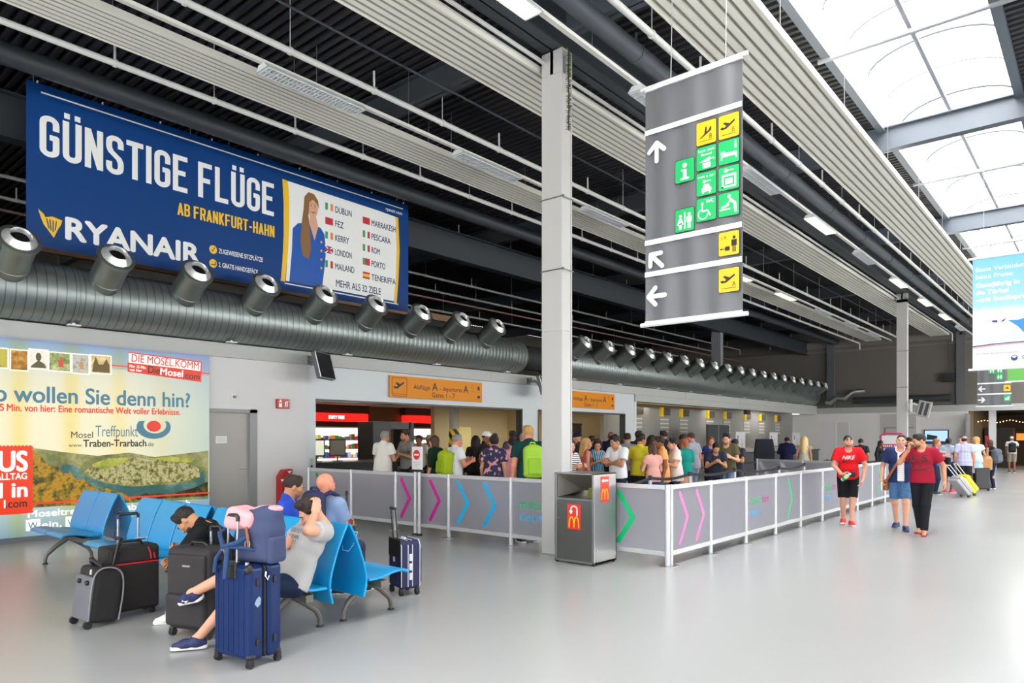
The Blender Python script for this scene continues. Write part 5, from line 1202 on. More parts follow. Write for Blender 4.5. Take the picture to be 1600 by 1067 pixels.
# tall office chair backs / totem seen over the barrier
t = thing('totem', 'dark navy tall-backed office chair behind the man in an olive polo', 'chair', (-9.4, 25.0, 0), R(40))
b = MB(); b.prism([(-.34, .55), (.34, .55), (.37, 1.15), (.30, 1.62), (-.30, 1.62), (-.37, 1.15)], -.06, .06); b.build('backrest', mat('navy_fabric', '#181d2c', rough=.8), t, bevel=.03)
b = MB(); b.bb((-.34, -.55, .45), (.34, .0, .56)); b.build('seat', mat('navy_fabric', '#181d2c', rough=.8), t, bevel=.03)
b = MB(); b.cyl((0, -.28, .06), (0, -.28, .45), .03, n=10); [b.cyl((0, -.28, .08), (.32 * math.cos(a), -.28 + .32 * math.sin(a), .03), .022, n=6) for a in (0, 1.26, 2.5, 3.77, 5.0)]; b.build('base', mat('black_plastic', '#1b1b1d', rough=.4), t)
t = thing('roller_screen', 'tall white two-panel screen standing before the far wall', 'screen', (-11.35, 38.0, 0))
b = MB(); b.bb((0, 0, 0), (.72, .05, 2.45)); b.build('panel_leaf', mat('white_screen_fabric', '#cfcfd0', rough=.7, bump=(2, .4)), t)
b = MB(); b.bb((.78, 0, 0), (1.36, .05, 2.45)); b.build('panel_leaf', mat('grey_screen_fabric', '#c4c4c6', rough=.7), t)
b = MB(); b.bb((.72, -.01, 0), (.78, .06, 2.47)); b.build('edge_strip', M_plw, t)
# far end: screen on the wall, pink roll-up, blue desk, shop things in the passage
t = thing('wall_screen', 'wide flat screen on the far white wall showing a blue picture', 'screen', (-7.62, YF - .04, 1.32))
b = MB(); b.bb((0, -.08, 0), (1.15, .04, .76)); b.build('screen_body', mat('black_housing', '#17181a', rough=.4), t)
b = MB(); b.bb((.05, -.085, .1), (1.1, -.08, .71)); b.build('screen_picture', mat('lit_blue_screen', '#a8cbe2', rough=.3, emit=.55), t)
b = MB(); b.flat([(.12, .22), (.62, .22), (.64, .42), (.16, .52)], -.087); b.build('picture_shape', mat('screen_navy', '#1d2c48', rough=.4, emit=.1), t)
b = MB(); b.rect(.05, .1, 1.1, .16, -.0872); b.build('picture_band', mat('screen_blue', '#3d6fae', emit=.3), t)
t = thing('advert_stand', 'white advert stand with a bright pink frame behind the smiling man', 'stand', (-6.75, 30.0, 0))
b = MB(); b.tube([(0, 0, .3), (0, 0, 1.72), (.12, 0, 1.82), (.72, 0, 1.82), (.84, 0, 1.72), (.84, 0, .3)], .035, 8); b.build('pink_frame', mat('pink_frame', '#d8447f', rough=.4), t, smooth=50)
b = MB(); b.bb((.05, -.012, .3), (.79, .012, 1.74)); b.build('board', M_swhite, t)
b = MB(); b.bb((.05, -.016, 1.26), (.79, -.012, 1.42)); b.build('pink_band', mat('pink_band', '#d8447f', rough=.4), t)
b = MB(); [b.rect(.10 + .066 * k + (.05 if k > 4 else 0), 1.31, .145 + .066 * k + (.05 if k > 4 else 0), 1.38, -.018) for k in range(9)]; b.build('blurred_lettering', M_swhite, t)
b = MB(); b.cyl((.42, 0, 0), (.42, 0, .3), .03, n=8); b.bb((.1, -.25, 0), (.74, .25, .02)); b.build('base', M_alu, t)
t = thing('desk', 'bright blue low desk behind the far end of the walkway barrier', 'desk', (-8.4, 30.2, 0))
b = MB(); b.bb((0, 0, 0), (1.1, .5, 1.05)); b.bb((.0, .1, 1.05), (.45, .4, 1.22)); b.build('desk_body', mat('bright_blue_desk', '#1a8fb5', rough=.4), t)
ps = MB(); ps.bb((-4.75, YF + .3, 0), (-4.45, YF + .6, 3.1)); tag(ps.build('passage_column', M_white), 'white column standing in the dark passage opening', 'column')
pl = MB(); pl.bb((-5.6, YF - 1.0, 0), (-5.52, YF, 2.9)); tag(pl.build('folded_door', mat('grey_folded_panel', '#8f9194', rough=.4)), 'grey folded door panel at the left of the passage opening', 'door')
hs = MB(); hs.bb((-4.9, YF + .26, 1.05), (-4.72, YF + .42, 1.75)); tag(hs.build('hose_cabinet', mat('extinguisher_red', '#a81a1f', rough=.35)), 'red cabinet on the white column in the passage', 'cabinet')
t = thing('light_string', 'string of tiny warm lights across the passage opening', 'lights', (-5.4, YF + 2.0, 2.55))
rnd = random.Random(11)
b = MB(); b.tube([(5.6 * k / 24, .0, .06 * math.sin(k * 1.3)) for k in range(25)], .006, 5); b.build('cord', mat('dark_cord', '#22201d'), t)
b = MB(); [b.sph((5.6 * k / 40, -.02, .06 * math.sin(k * .78) - .03), .022, 6) for k in range(41)]; o_ = b.build('bulbs', mat('warm_bulb', '#ffd68a', emit=6.0), t); o_['kind'] = 'stuff'
area('passage_lamp', (-2.5, 48, 2.9), (0, 0, 0), 2, 4, 40, (1, .82, .6))
bs_ = MB(); bs_.bb((-4.1, 50.0, 1.5), (-3.3, 50.05, 1.9)); tag(bs_.build('lit_sign', mat('orange_sign_glow', '#e8782a', emit=.9)), 'small orange lit sign deep in the passage', 'sign')
cb = MB(); cb.bb((-5.3, 47.0, 0), (-4.0, 48.0, 2.2)); tag(cb.build('display_cabinet', mat('dark_cabinet', '#2e2620', rough=.5)), 'dark display cabinet deep in the passage on the left', 'cabinet')
spk = MB(); spk.bb((-6.75, YF - .35, 4.6), (-6.15, YF - .1, 5.05)); spk.cyl((-6.45, YF - .2, 5.05), (-6.45, YF - .2, 6.7), .02, n=6); tag(spk.build('wall_speaker', mat('black_speaker', '#1b1b1c', rough=.5)), 'black box hanging on a rod high on the far wall', 'speaker')
b = MB(); b.cyl((-17.2, 34.5, 4.3), (-15.2, 34.5, 4.3), .85, n=24); tag(b.build('ventilation_drum', mat('charcoal_drum', '#2a2b2c', rough=.6), smooth=40), 'big charcoal drum lying above the check-in rooms', 'duct')
# ------------------------------------------------------------------ blue back-to-back seating
M_seat = mat('bright_blue_seat_shell', '#079bd8', rough=.38, coat=.1)
M_leg = mat('grey_cast_leg', '#6d6a64', rough=.45, metal=.3); M_pad = mat('black_foot_pad', '#17171a', rough=.5)
YC = 3.775
def shell(pts, x0, x1, th, wave=0):
    m = MB(); P = [Vector(p) for p in pts]; A, B = [], []
    for i, p in enumerate(P):
        d = (P[min(i + 1, len(P) - 1)] - P[max(i - 1, 0)]).normalized(); n = Vector((-d.y, d.x)) * th / 2
        A.append(tuple(p + n)); B.append(tuple(p - n))
    m.prism(A + B[::-1], x0, x1, 'yz')
    return m
def smooth_pts(c, n=6):
    out = []
    for i in range(len(c) - 1):
        p0, p1, p2, p3 = c[max(i - 1, 0)], c[i], c[i + 1], c[min(i + 2, len(c) - 1)]
        for k in range(n):
            t = k / n
            out.append(tuple(.5 * ((2 * b) + (-a + cc) * t + (2 * a - 5 * b + 4 * cc - d) * t * t + (-a + 3 * b - 3 * cc + d) * t ** 3) for a, b, cc, d in zip(p0, p1, p2, p3)))
    return out + [tuple(c[-1])]
PAN = smooth_pts([(-.69, .395), (-.64, .425), (-.52, .425), (-.36, .395), (-.225, .39)])
BACK = smooth_pts([(-.165, .245), (-.195, .39), (-.165, .55), (-.09, .76), (-.012, .915)])
def seat_row(x0, n, wdt, legs, front, label):
    t = thing('beam_seat', label, 'seat', ((x0 + n * wdt / 2), YC, 0), 0 if front else R(180), 'blue back-to-back waiting seats')
    L = n * wdt
    for k in range(n):
        a = -L / 2 + k * wdt + .013; b = a + wdt - .026
        shell(PAN, a, b, .022).build('seat_pan', M_seat, t, smooth=50, bevel=.008)
        bk = shell(BACK, a, b, .02).build('backrest', M_seat, t, smooth=50, bevel=.008)
        if k == n - 1 and front:
            q = MB(); fy, fz = -.10, .74
            q.stroke([(b - .19, .66), (b - .17, .62), (b - .08, .62), (b - .05, .68), (b - .05, .80), (b - .15, .80)], .008, 0)
            q.xf(Matrix.Translation((0, -.108, .30)) @ Matrix.Rotation(R(-24), 4, 'X') @ Matrix.Translation((0, 0, -.22))).build('seat_marking', mat('white_seat_mark', '#cfe6f2'), bk)
        s = MB(); s.cyl((b - .05, -.205, .40) if False else (b - .03, -.178, .36), (b - .03, -.165, .36), .01, n=8); s.build('bolt', M_alu, bk)
    m = MB(); m.bb((-L / 2 + .02, -.43, .30), (L / 2 - .02, -.36, .36)); m.build('beam', M_leg, t)
    for lx in legs:
        x = lx - (x0 + L / 2)
        x = x if front else -x
        m = MB()
        m.prism([(-.62, .385), (-.24, .375), (-.225, .30), (-.33, .335), (-.40, .29), (-.50, .345)], x - .03, x + .03, 'yz')
        m.prism([(-.26, .37), (-.225, .37), (-.225, .27), (-.26, .30)], x - .045, x + .045, 'yz')
        m.tube([(x, -.42, .32), (x, -.56, .22), (x, -.665, .12), (x, -.685, .06), (x, -.685, .015)], [.035, .03, .025, .022, .02], 10)
        m.tube([(x, -.40, .32), (x, -.28, .24), (x, -.165, .15), (x, -.13, .08), (x, -.125, .015)], [.035, .03, .025, .022, .02], 10)
        m.build('leg_frame', M_leg, t, smooth=45)
        for y in (-.685, -.125):
            p = MB(); p.cyl((x, y, 0), (x, y, .014), .036, .03, n=14); p.build('foot_pad', M_pad, t)
    return t
for front in (True, False):
    sd = 'facing the camera' if front else 'facing the queue barrier'
    seat_row(-11.37, 2, .625, (-10.745,), front, 'pair of blue metal seats at the far left end, ' + sd)
    seat_row(-9.37, 3, .61, (-8.95, -7.96), front, 'three bright blue seats in the middle of the row, ' + sd)
    seat_row(-7.41, 4, .585, (-7.0, -5.34), front, 'four bright blue seats nearest the blue suitcase, ' + sd)
# ------------------------------------------------------------------ blended solids (bodies, clothes, bags) from distance fields
def V3(*a):
    return np.array(a, float)
def surf(prims, h, cut=None, pad=.03):
    """prims: dicts {t,k,...}; returns verts, quads. cut(P) -> value to intersect with"""
    lo = np.min([p['lo'] for p in prims if p.get('op', '+') == '+'], 0) - pad
    hi = np.max([p['hi'] for p in prims if p.get('op', '+') == '+'], 0) + pad
    n = np.ceil((hi - lo) / h).astype(int) + 2
    ax = [lo[i] + h * np.arange(n[i]) for i in range(3)]
    D = np.full(n, 1.0)
    for p in prims:
        k = p.get('k', .02); m = k + 3 * h
        a = np.maximum(((p['lo'] - m - lo) / h).astype(int), 0); b = np.minimum(((p['hi'] + m - lo) / h).astype(int) + 2, n)
        if np.any(b <= a):
            continue
        X, Y, Z = np.meshgrid(ax[0][a[0]:b[0]], ax[1][a[1]:b[1]], ax[2][a[2]:b[2]], indexing='ij')
        d = p['f'](X, Y, Z)
        S = D[a[0]:b[0], a[1]:b[1], a[2]:b[2]]
        if p.get('op', '+') == '+':
            g = np.clip(.5 + .5 * (S - d) / k, 0, 1)
            S[...] = S + (d - S) * g - k * g * (1 - g)
        else:
            g = np.clip(.5 - .5 * (S + d) / k, 0, 1)
            S[...] = S + (-d - S) * g + k * g * (1 - g)
    if cut is not None:
        X, Y, Z = np.meshgrid(*ax, indexing='ij')
        D = np.maximum(D, cut(X, Y, Z))
    I = D < 0
    c = [I[i:n[0] - 1 + i, j:n[1] - 1 + j, k:n[2] - 1 + k] for i in (0, 1) for j in (0, 1) for k in (0, 1)]
    s = sum(x.astype(np.int8) for x in c)
    act = (s > 0) & (s < 8)
    idx = np.argwhere(act)
    if len(idx) == 0:
        return np.zeros((0, 3)), np.zeros((0, 4), int)
    offs = np.array([(i, j, k) for i in (0, 1) for j in (0, 1) for k in (0, 1)])
    val = np.stack([D[idx[:, 0] + o[0], idx[:, 1] + o[1], idx[:, 2] + o[2]] for o in offs], 1)
    acc = np.zeros((len(idx), 3)); cnt = np.zeros(len(idx))
    for a in range(8):
        for b in range(a + 1, 8):
            if np.abs(offs[a] - offs[b]).sum() != 1:
                continue
            va, vb = val[:, a], val[:, b]
            m = (va < 0) != (vb < 0)
            t = np.where(m, va / np.where(m, va - vb, 1), 0)
            acc += np.where(m[:, None], offs[a] + t[:, None] * (offs[b] - offs[a]), 0); cnt += m
    vid = np.full(act.shape, -1); vid[tuple(idx.T)] = np.arange(len(idx))
    V = lo + h * (idx + acc / cnt[:, None])
    F = []
    for axis in range(3):
        A = I.take(range(n[axis] - 1), axis); B = I.take(range(1, n[axis]), axis)
        e = np.argwhere(A != B); o1, o2 = [(1, 2), (2, 0), (0, 1)][axis]
        e = e[(e[:, o1] > 0) & (e[:, o2] > 0) & (e[:, o1] < n[o1] - 1) & (e[:, o2] < n[o2] - 1)]
        u = np.zeros(3, int); u[o1] = 1; w = np.zeros(3, int); w[o2] = 1
        q = np.stack([vid[tuple((e - u - w).T)], vid[tuple((e - w).T)], vid[tuple(e.T)], vid[tuple((e - u).T)]], 1)
        fl = A[tuple(e.T)]
        F.append(np.where(fl[:, None], q, q[:, ::-1]))
    F = np.concatenate(F)
    return V, F[(F >= 0).all(1)]

def cone(p0, p1, r0, r1, k=.02, flat=False, flat0=False, op='+', sq=None):
    """round cone; flat: cut square at p1; sq=(axis vec, factor) squeezes the section"""
    p0, p1 = np.array(p0, float), np.array(p1, float); d = p1 - p0; L2 = max(d @ d, 1e-9); dn = d / math.sqrt(L2)
    def f(X, Y, Z):
        q = [X - p0[0], Y - p0[1], Z - p0[2]]
        if sq is not None:
            v = np.array(sq[0], float); v = v - dn * (v @ dn); v /= np.linalg.norm(v) + 1e-9
            pr = q[0] * v[0] + q[1] * v[1] + q[2] * v[2]
            q = [q[i] + v[i] * pr * (sq[1] - 1) for i in range(3)]
        t = np.clip((q[0] * d[0] + q[1] * d[1] + q[2] * d[2]) / L2, 0, 1)
        e = np.sqrt((q[0] - t * d[0]) ** 2 + (q[1] - t * d[1]) ** 2 + (q[2] - t * d[2]) ** 2) - (r0 + t * (r1 - r0))
        if flat:
            e = np.maximum(e, (X - p1[0]) * dn[0] + (Y - p1[1]) * dn[1] + (Z - p1[2]) * dn[2])
        if flat0:
            e = np.maximum(e, -((X - p0[0]) * dn[0] + (Y - p0[1]) * dn[1] + (Z - p0[2]) * dn[2]))
        return e
    r = max(r0, r1)
    return dict(f=f, k=k, op=op, lo=np.minimum(p0, p1) - r, hi=np.maximum(p0, p1) + r)
def ell(c, r, Rm=None, k=.03, op='+'):
    c, r = np.array(c, float), np.array(r, float); M = np.eye(3) if Rm is None else np.array(Rm.to_3x3())
    def f(X, Y, Z):
        q = [X - c[0], Y - c[1], Z - c[2]]
        l = [M[0, i] * q[0] + M[1, i] * q[1] + M[2, i] * q[2] for i in range(3)]
        k0 = np.sqrt(sum((l[i] / r[i]) ** 2 for i in range(3))) + 1e-9; k1 = np.sqrt(sum((l[i] / r[i] ** 2) ** 2 for i in range(3))) + 1e-9
        return k0 * (k0 - 1) / k1
    e = np.abs(M) @ r
    return dict(f=f, k=k, op=op, lo=c - e, hi=c + e)
def rbox(c, hs, rad, Rm=None, k=.02, op='+'):
    c, hs = np.array(c, float), np.array(hs, float); M = np.eye(3) if Rm is None else np.array(Rm.to_3x3())
    def f(X, Y, Z):
        q = [X - c[0], Y - c[1], Z - c[2]]
        l = [np.abs(M[0, i] * q[0] + M[1, i] * q[1] + M[2, i] * q[2]) - hs[i] + rad for i in range(3)]
        o = np.sqrt(sum(np.maximum(x, 0) ** 2 for x in l)); return o + np.minimum(np.maximum(np.maximum(l[0], l[1]), l[2]), 0) - rad
    e = np.abs(M) @ hs
    return dict(f=f, k=k, op=op, lo=c - e, hi=c + e)
def np_mesh(name, V, F, material):
    me = bpy.data.meshes.new(name)
    me.vertices.add(len(V)); me.vertices.foreach_set('co', np.asarray(V, np.float32).ravel())
    F = np.asarray(F, np.int32)
    me.loops.add(F.size); me.loops.foreach_set('vertex_index', F.ravel())
    me.polygons.add(len(F)); me.polygons.foreach_set('loop_start', np.arange(0, F.size, 4, dtype=np.int32)); me.polygons.foreach_set('use_smooth', np.ones(len(F), bool))
    me.update(calc_edges=True); me.validate()
    me.materials.append(material)
    return me
def solid(name, prims, h, material, parent=None, cut=None):
    V, F = surf(prims, h, cut)
    return link(name, np_mesh(name, V, F, material), parent)
def xform(V, M):
    M = np.array(M); return V @ M[:3, :3].T + M[:3, 3]
# ------------------------------------------------------------------ people
_C = {}
def cached(key, fn):
    if key not in _C:
        _C[key] = fn()
    return _C[key]
def head_geo(fem, fine):
    P = [ell((0, .018, .145), (.076, .096, .090)), ell((0, -.030, .088), (.060, .064, .084), k=.03), ell((0, -.046, .034), (.042, .044, .033), k=.03),
         cone((-.03, -.082, .130), (.03, -.082, .130), .013, .013, k=.015), cone((-.05, -.055, .092), (-.035, -.07, .085), .018, .018, k=.02), cone((.05, -.055, .092), (.035, -.07, .085), .018, .018, k=.02),
         ell((-.031, -.102, .114), (.017, .015, .011), k=.012, op='-'), ell((.031, -.102, .114), (.017, .015, .011), k=.012, op='-'),
         cone((0, -.090, .122), (0, -.112, .084), .008, .012, k=.010), ell((-.011, -.103, .079), (.009, .010, .007), k=.006), ell((.011, -.103, .079), (.009, .010, .007), k=.006),
         cone((-.018, -.088, .054), (.018, -.088, .054), .009, .009, k=.010), cone((-.014, -.086, .043), (.014, -.086, .043), .009, .009, k=.008),
         ell((-.077, .012, .105), (.010, .020, .031), k=.006), ell((.077, .012, .105), (.010, .020, .031), k=.006),
         cone((0, .022, .075), (0, .030, -.10), .050 if fem else .058, .052 if fem else .062, k=.03)]
    return surf(P, .0052 if fine else .008)
def hand_geo(pose, fine):
    """right hand, wrist at origin, fingers towards -z, palm facing +x, thumb towards -y"""
    P = [cone((0, 0, .03), (0, 0, -.02), .026, .027, k=.01, sq=((1, 0, 0), 1.25)), rbox((0, 0, -.055), (.0155, .041, .046), .014, k=.02), ell((.008, -.026, -.035), (.017, .018, .03), k=.012)]
    curl = {'relaxed': (18, 30, 22), 'grip': (48, 62, 40), 'hold': (30, 50, 35), 'flat': (5, 8, 6)}[pose]
    for i, (y, ln) in enumerate(((-.031, .040), (-.0105, .045), (.0105, .042), (.031, .033))):
        p = np.array((.0, y, -.095)); a = 0; r = .0098 if i < 3 else .0085
        spread = (y * .35)
        for j, f in enumerate((1.0, .62, .5)):
            a += R(curl[j] + (4 * i if pose == 'relaxed' else 0))
            q = p + np.array((math.sin(a), spread * (1 if j == 0 else .2), -math.cos(a))) * ln * f
            P.append(cone(p, q, r, r * .93, k=.005)); p = q; r *= .93
    b = np.array((.008, -.034, -.035))
    m = b + np.array((.014, -.022, -.034)); t = m + (np.array((.020, .006, -.028)) if pose in ('grip', 'hold') else np.array((.008, -.008, -.032)))
    P += [cone(b, m, .013, .0108, k=.008), cone(m, t, .0105, .0088, k=.005)]
    return surf(P, .0036 if fine else .0052, pad=.012)
HAIRS = {}
def hair_prims(style):
    sk = lambda g=0: [ell((0, .022, .152), (.084 + g, .103 + g, .094 + g))]
    face = [rbox((0, -.130, .062), (.070, .075, .122), .04, k=.02, op='-')]
    low = [rbox((0, .03, -.03), (.2, .2, .085), .01, k=.01, op='-')]
    ears = [ell((-.085, .005, .095), (.022, .028, .038), k=.01, op='-'), ell((.085, .005, .095), (.022, .028, .038), k=.01, op='-')]
    if style == 'short':
        return sk() + [cone((-.03, -.03, .222), (.035, -.03, .224), .026, .026, k=.03)] + face + low + ears
    if style == 'buzz':
        return [ell((0, .02, .149), (.079, .099, .092))] + [rbox((0, -.126, .066), (.070, .066, .128), .04, k=.015, op='-')] + low + ears
    if style == 'quiff':
        return sk() + [cone((-.035, -.052, .222), (.04, -.048, .228), .030, .030, k=.03), cone((0, -.02, .232), (0, .05, .23), .03, .03, k=.03)] + [rbox((0, -.130, .062), (.070, .075, .122), .04, k=.02, op='-')] + low + ears
    if style == 'fringe_bald':
        return [ell((0, .022, .13), (.082, .100, .075))] + [rbox((0, -.09, .10), (.1, .07, .2), .03, k=.01, op='-'), ell((0, -.01, .215), (.075, .10, .06), k=.01, op='-')] + low + ears
    if style == 'bob':
        return sk(.004) + [cone((-.062, .03, .12), (-.062, .03, .015), .040, .034, k=.03), cone((.062, .03, .12), (.062, .03, .015), .040, .034, k=.03), cone((0, .07, .12), (0, .07, .01), .055, .045, k=.03)] + [rbox((0, -.118, .062), (.058, .085, .122), .035, k=.015, op='-')]
    if style in ('long', 'longbig', 'veryblond'):
        g = .006 if style == 'long' else .018
        return sk(g) + [cone((-.06, .03, .12), (-.075, .05, -.16), .042 + g, .034 + g, k=.03), cone((.06, .03, .12), (.075, .05, -.16), .042 + g, .034 + g, k=.03), cone((0, .075, .12), (0, .085, -.26 if g > .01 else -.2), .06 + g, .05 + g, k=.03)] + [rbox((0, -.118, .046), (.056, .085, .138), .035, k=.015, op='-')]
    if style == 'ponytail':
        return sk(.002) + [ell((0, .125, .16), (.03, .03, .03), k=.02), cone((0, .14, .15), (0, .165, .06), .032, .042, k=.02), cone((0, .165, .06), (0, .15, -.10), .042, .02, k=.02)] + face + low + ears
    if style == 'bun':
        return sk(.004) + [ell((0, .07, .235), (.05, .05, .045), k=.02)] + face + low + ears
    if style == 'cap':
        return [ell((0, .02, .158), (.086, .106, .093))] + [rbox((0, 0, .03), (.2, .2, .105), .01, k=.005, op='-')] + [rbox((0, -.13, .142), (.066, .065, .007), .006, k=.02)]
    if style == 'beard':
        return [ell((0, -.034, .046), (.0565, .0655, .0505)), cone((-.02, -.098, .068), (.02, -.098, .068), .007, .007, k=.008)] + [rbox((0, -.03, .118), (.2, .2, .048), .01, k=.01, op='-'), ell((0, -.108, .050), (.020, .016, .009), k=.006, op='-'), ell((0, -.07, .085), (.04, .06, .022), k=.012, op='-')]
def hair_geo(style, fine):
    return surf(hair_prims(style), .006 if fine else .0085)

SKIN = {'light': mat('light_skin', '#d9a288', rough=.5, spec=.3), 'tan': mat('tan_skin', '#c08a68', rough=.5, spec=.3), 'pink': mat('ruddy_skin', '#d98f74', rough=.5, spec=.3), 'brown': mat('brown_skin', '#8d5a3e', rough=.5, spec=.3)}
HAIR = {'black': mat('black_hair', '#1b1613', rough=.6, bump=(70, .7)), 'dark': mat('dark_brown_hair', '#2e211a', rough=.6, bump=(70, .7)), 'brown': mat('brown_hair', '#513626', rough=.6, bump=(70, .7)), 'auburn': mat('auburn_hair', '#94542c', rough=.55), 'blond': mat('blond_hair', '#c59a5d', rough=.6, bump=(60, .7)), 'fair': mat('fair_blond_hair', '#e3c487', rough=.6, bump=(50, .8)), 'red': mat('reddish_hair', '#8c5a34', rough=.5), 'grey': mat('grey_hair', '#8b8580', rough=.55)}
BEARD = {'black': mat('dark_beard', '#3d2a22', rough=.7), 'dark': mat('stubble', '#8c644f', rough=.7), 'mid': mat('short_beard', '#64483a', rough=.7)}
def cloth(name, col, rough=.8, pattern=None, col2='#ffffff', scale=10):
    if not pattern:
        return mat(name, col, rough=rough, spec=.2, bump=(9, .25))
    key = (name, col, pattern, col2, scale)
    if key in _C:
        return _C[key]
    m = bpy.data.materials.new(name); m.use_nodes = True; n, l, b = nodes_of(m)
    b.inputs['Roughness'].default_value = rough
    tc = n.new('ShaderNodeTexCoord'); cr = n.new('ShaderNodeValToRGB'); cr.color_ramp.elements[0].color = (*lin(col), 1); cr.color_ramp.elements[1].color = (*lin(col2), 1)
    cr.color_ramp.interpolation = 'CONSTANT'
    if pattern in ('stripes', 'vstripes', 'plaid'):
        w = n.new('ShaderNodeTexWave'); w.bands_direction = 'X' if pattern == 'vstripes' else 'Z'; w.inputs['Scale'].default_value = scale; l.new(tc.outputs['Object'], w.inputs['Vector']); cr.color_ramp.elements[1].position = .55
        src = w.outputs['Fac']
        if pattern == 'plaid':
            w2 = n.new('ShaderNodeTexWave'); w2.bands_direction = 'X'; w2.inputs['Scale'].default_value = scale; l.new(tc.outputs['Object'], w2.inputs['Vector'])
            ad = n.new('ShaderNodeMath'); ad.operation = 'MULTIPLY'; l.new(w.outputs['Fac'], ad.inputs[0]); l.new(w2.outputs['Fac'], ad.inputs[1]); src = ad.outputs[0]; cr.color_ramp.interpolation = 'LINEAR'
        l.new(src, cr.inputs[0])
    else:
        nz = n.new('ShaderNodeTexNoise'); nz.inputs['Scale'].default_value = scale; nz.inputs['Detail'].default_value = 1.5; l.new(tc.outputs['Object'], nz.inputs['Vector']); l.new(nz.outputs['Fac'], cr.inputs[0]); cr.color_ramp.elements[1].position = .57
    l.new(cr.outputs[0], b.inputs['Base Color'])
    _C[key] = m
    return m
def ik(a, t, l1, l2, pole):
    d = t - a; L = np.linalg.norm(d); u = d / (L + 1e-9); L = min(L, (l1 + l2) * .998)
    x = (l1 * l1 - l2 * l2 + L * L) / (2 * L); hh = math.sqrt(max(l1 * l1 - x * x, 0)); p = np.array(pole, float); p = p - u * (p @ u); p /= np.linalg.norm(p) + 1e-9
    return a + u * x + p * hh, a + u * L
ARMS = {'down': ((.07, -.02, -.52), (.4, .9, 0), 'relaxed'), 'phone': ((-.09, -.30, -.17), (.5, .3, -1), 'hold'), 'bent': ((-.02, -.28, -.20), (.5, .5, -1), 'relaxed'), 'fold': ((-.22, -.20, -.22), (.7, -.1, -1), 'relaxed'),
        'hip': ((.08, -.02, -.42), (1, .6, 0), 'relaxed'), 'reach': ((.10, -.46, -.08), (.4, .2, -1), 'relaxed'), 'hold_bag': ((.06, -.06, -.50), (.4, .9, 0), 'grip'), 'chin': ((-.10, -.24, .08), (.6, -.1, -1), 'hold'), 'strap': ((-.06, -.17, -.10), (.6, .5, -1), 'grip')}
def seen_at(px, d):
    """ground point at viewing depth d below picture column px"""
    u = (px - 800) / 1098.0; s, c = math.sin(CAM_A), math.cos(CAM_A)
    return (d * (-s + c * u), d * (c + s * u))
def turn(pos, ang):
    """rotation that makes a figure at pos face the camera (0), the picture's right (90) or away (180)"""
    v = -Vector((pos[0], pos[1])).normalized(); r = Vector((math.cos(CAM_A), math.sin(CAM_A)))
    r = (r - v * r.dot(v)).normalized()
    f = v * math.cos(R(ang)) + r * math.sin(R(ang))
    return math.atan2(f.x, -f.y)
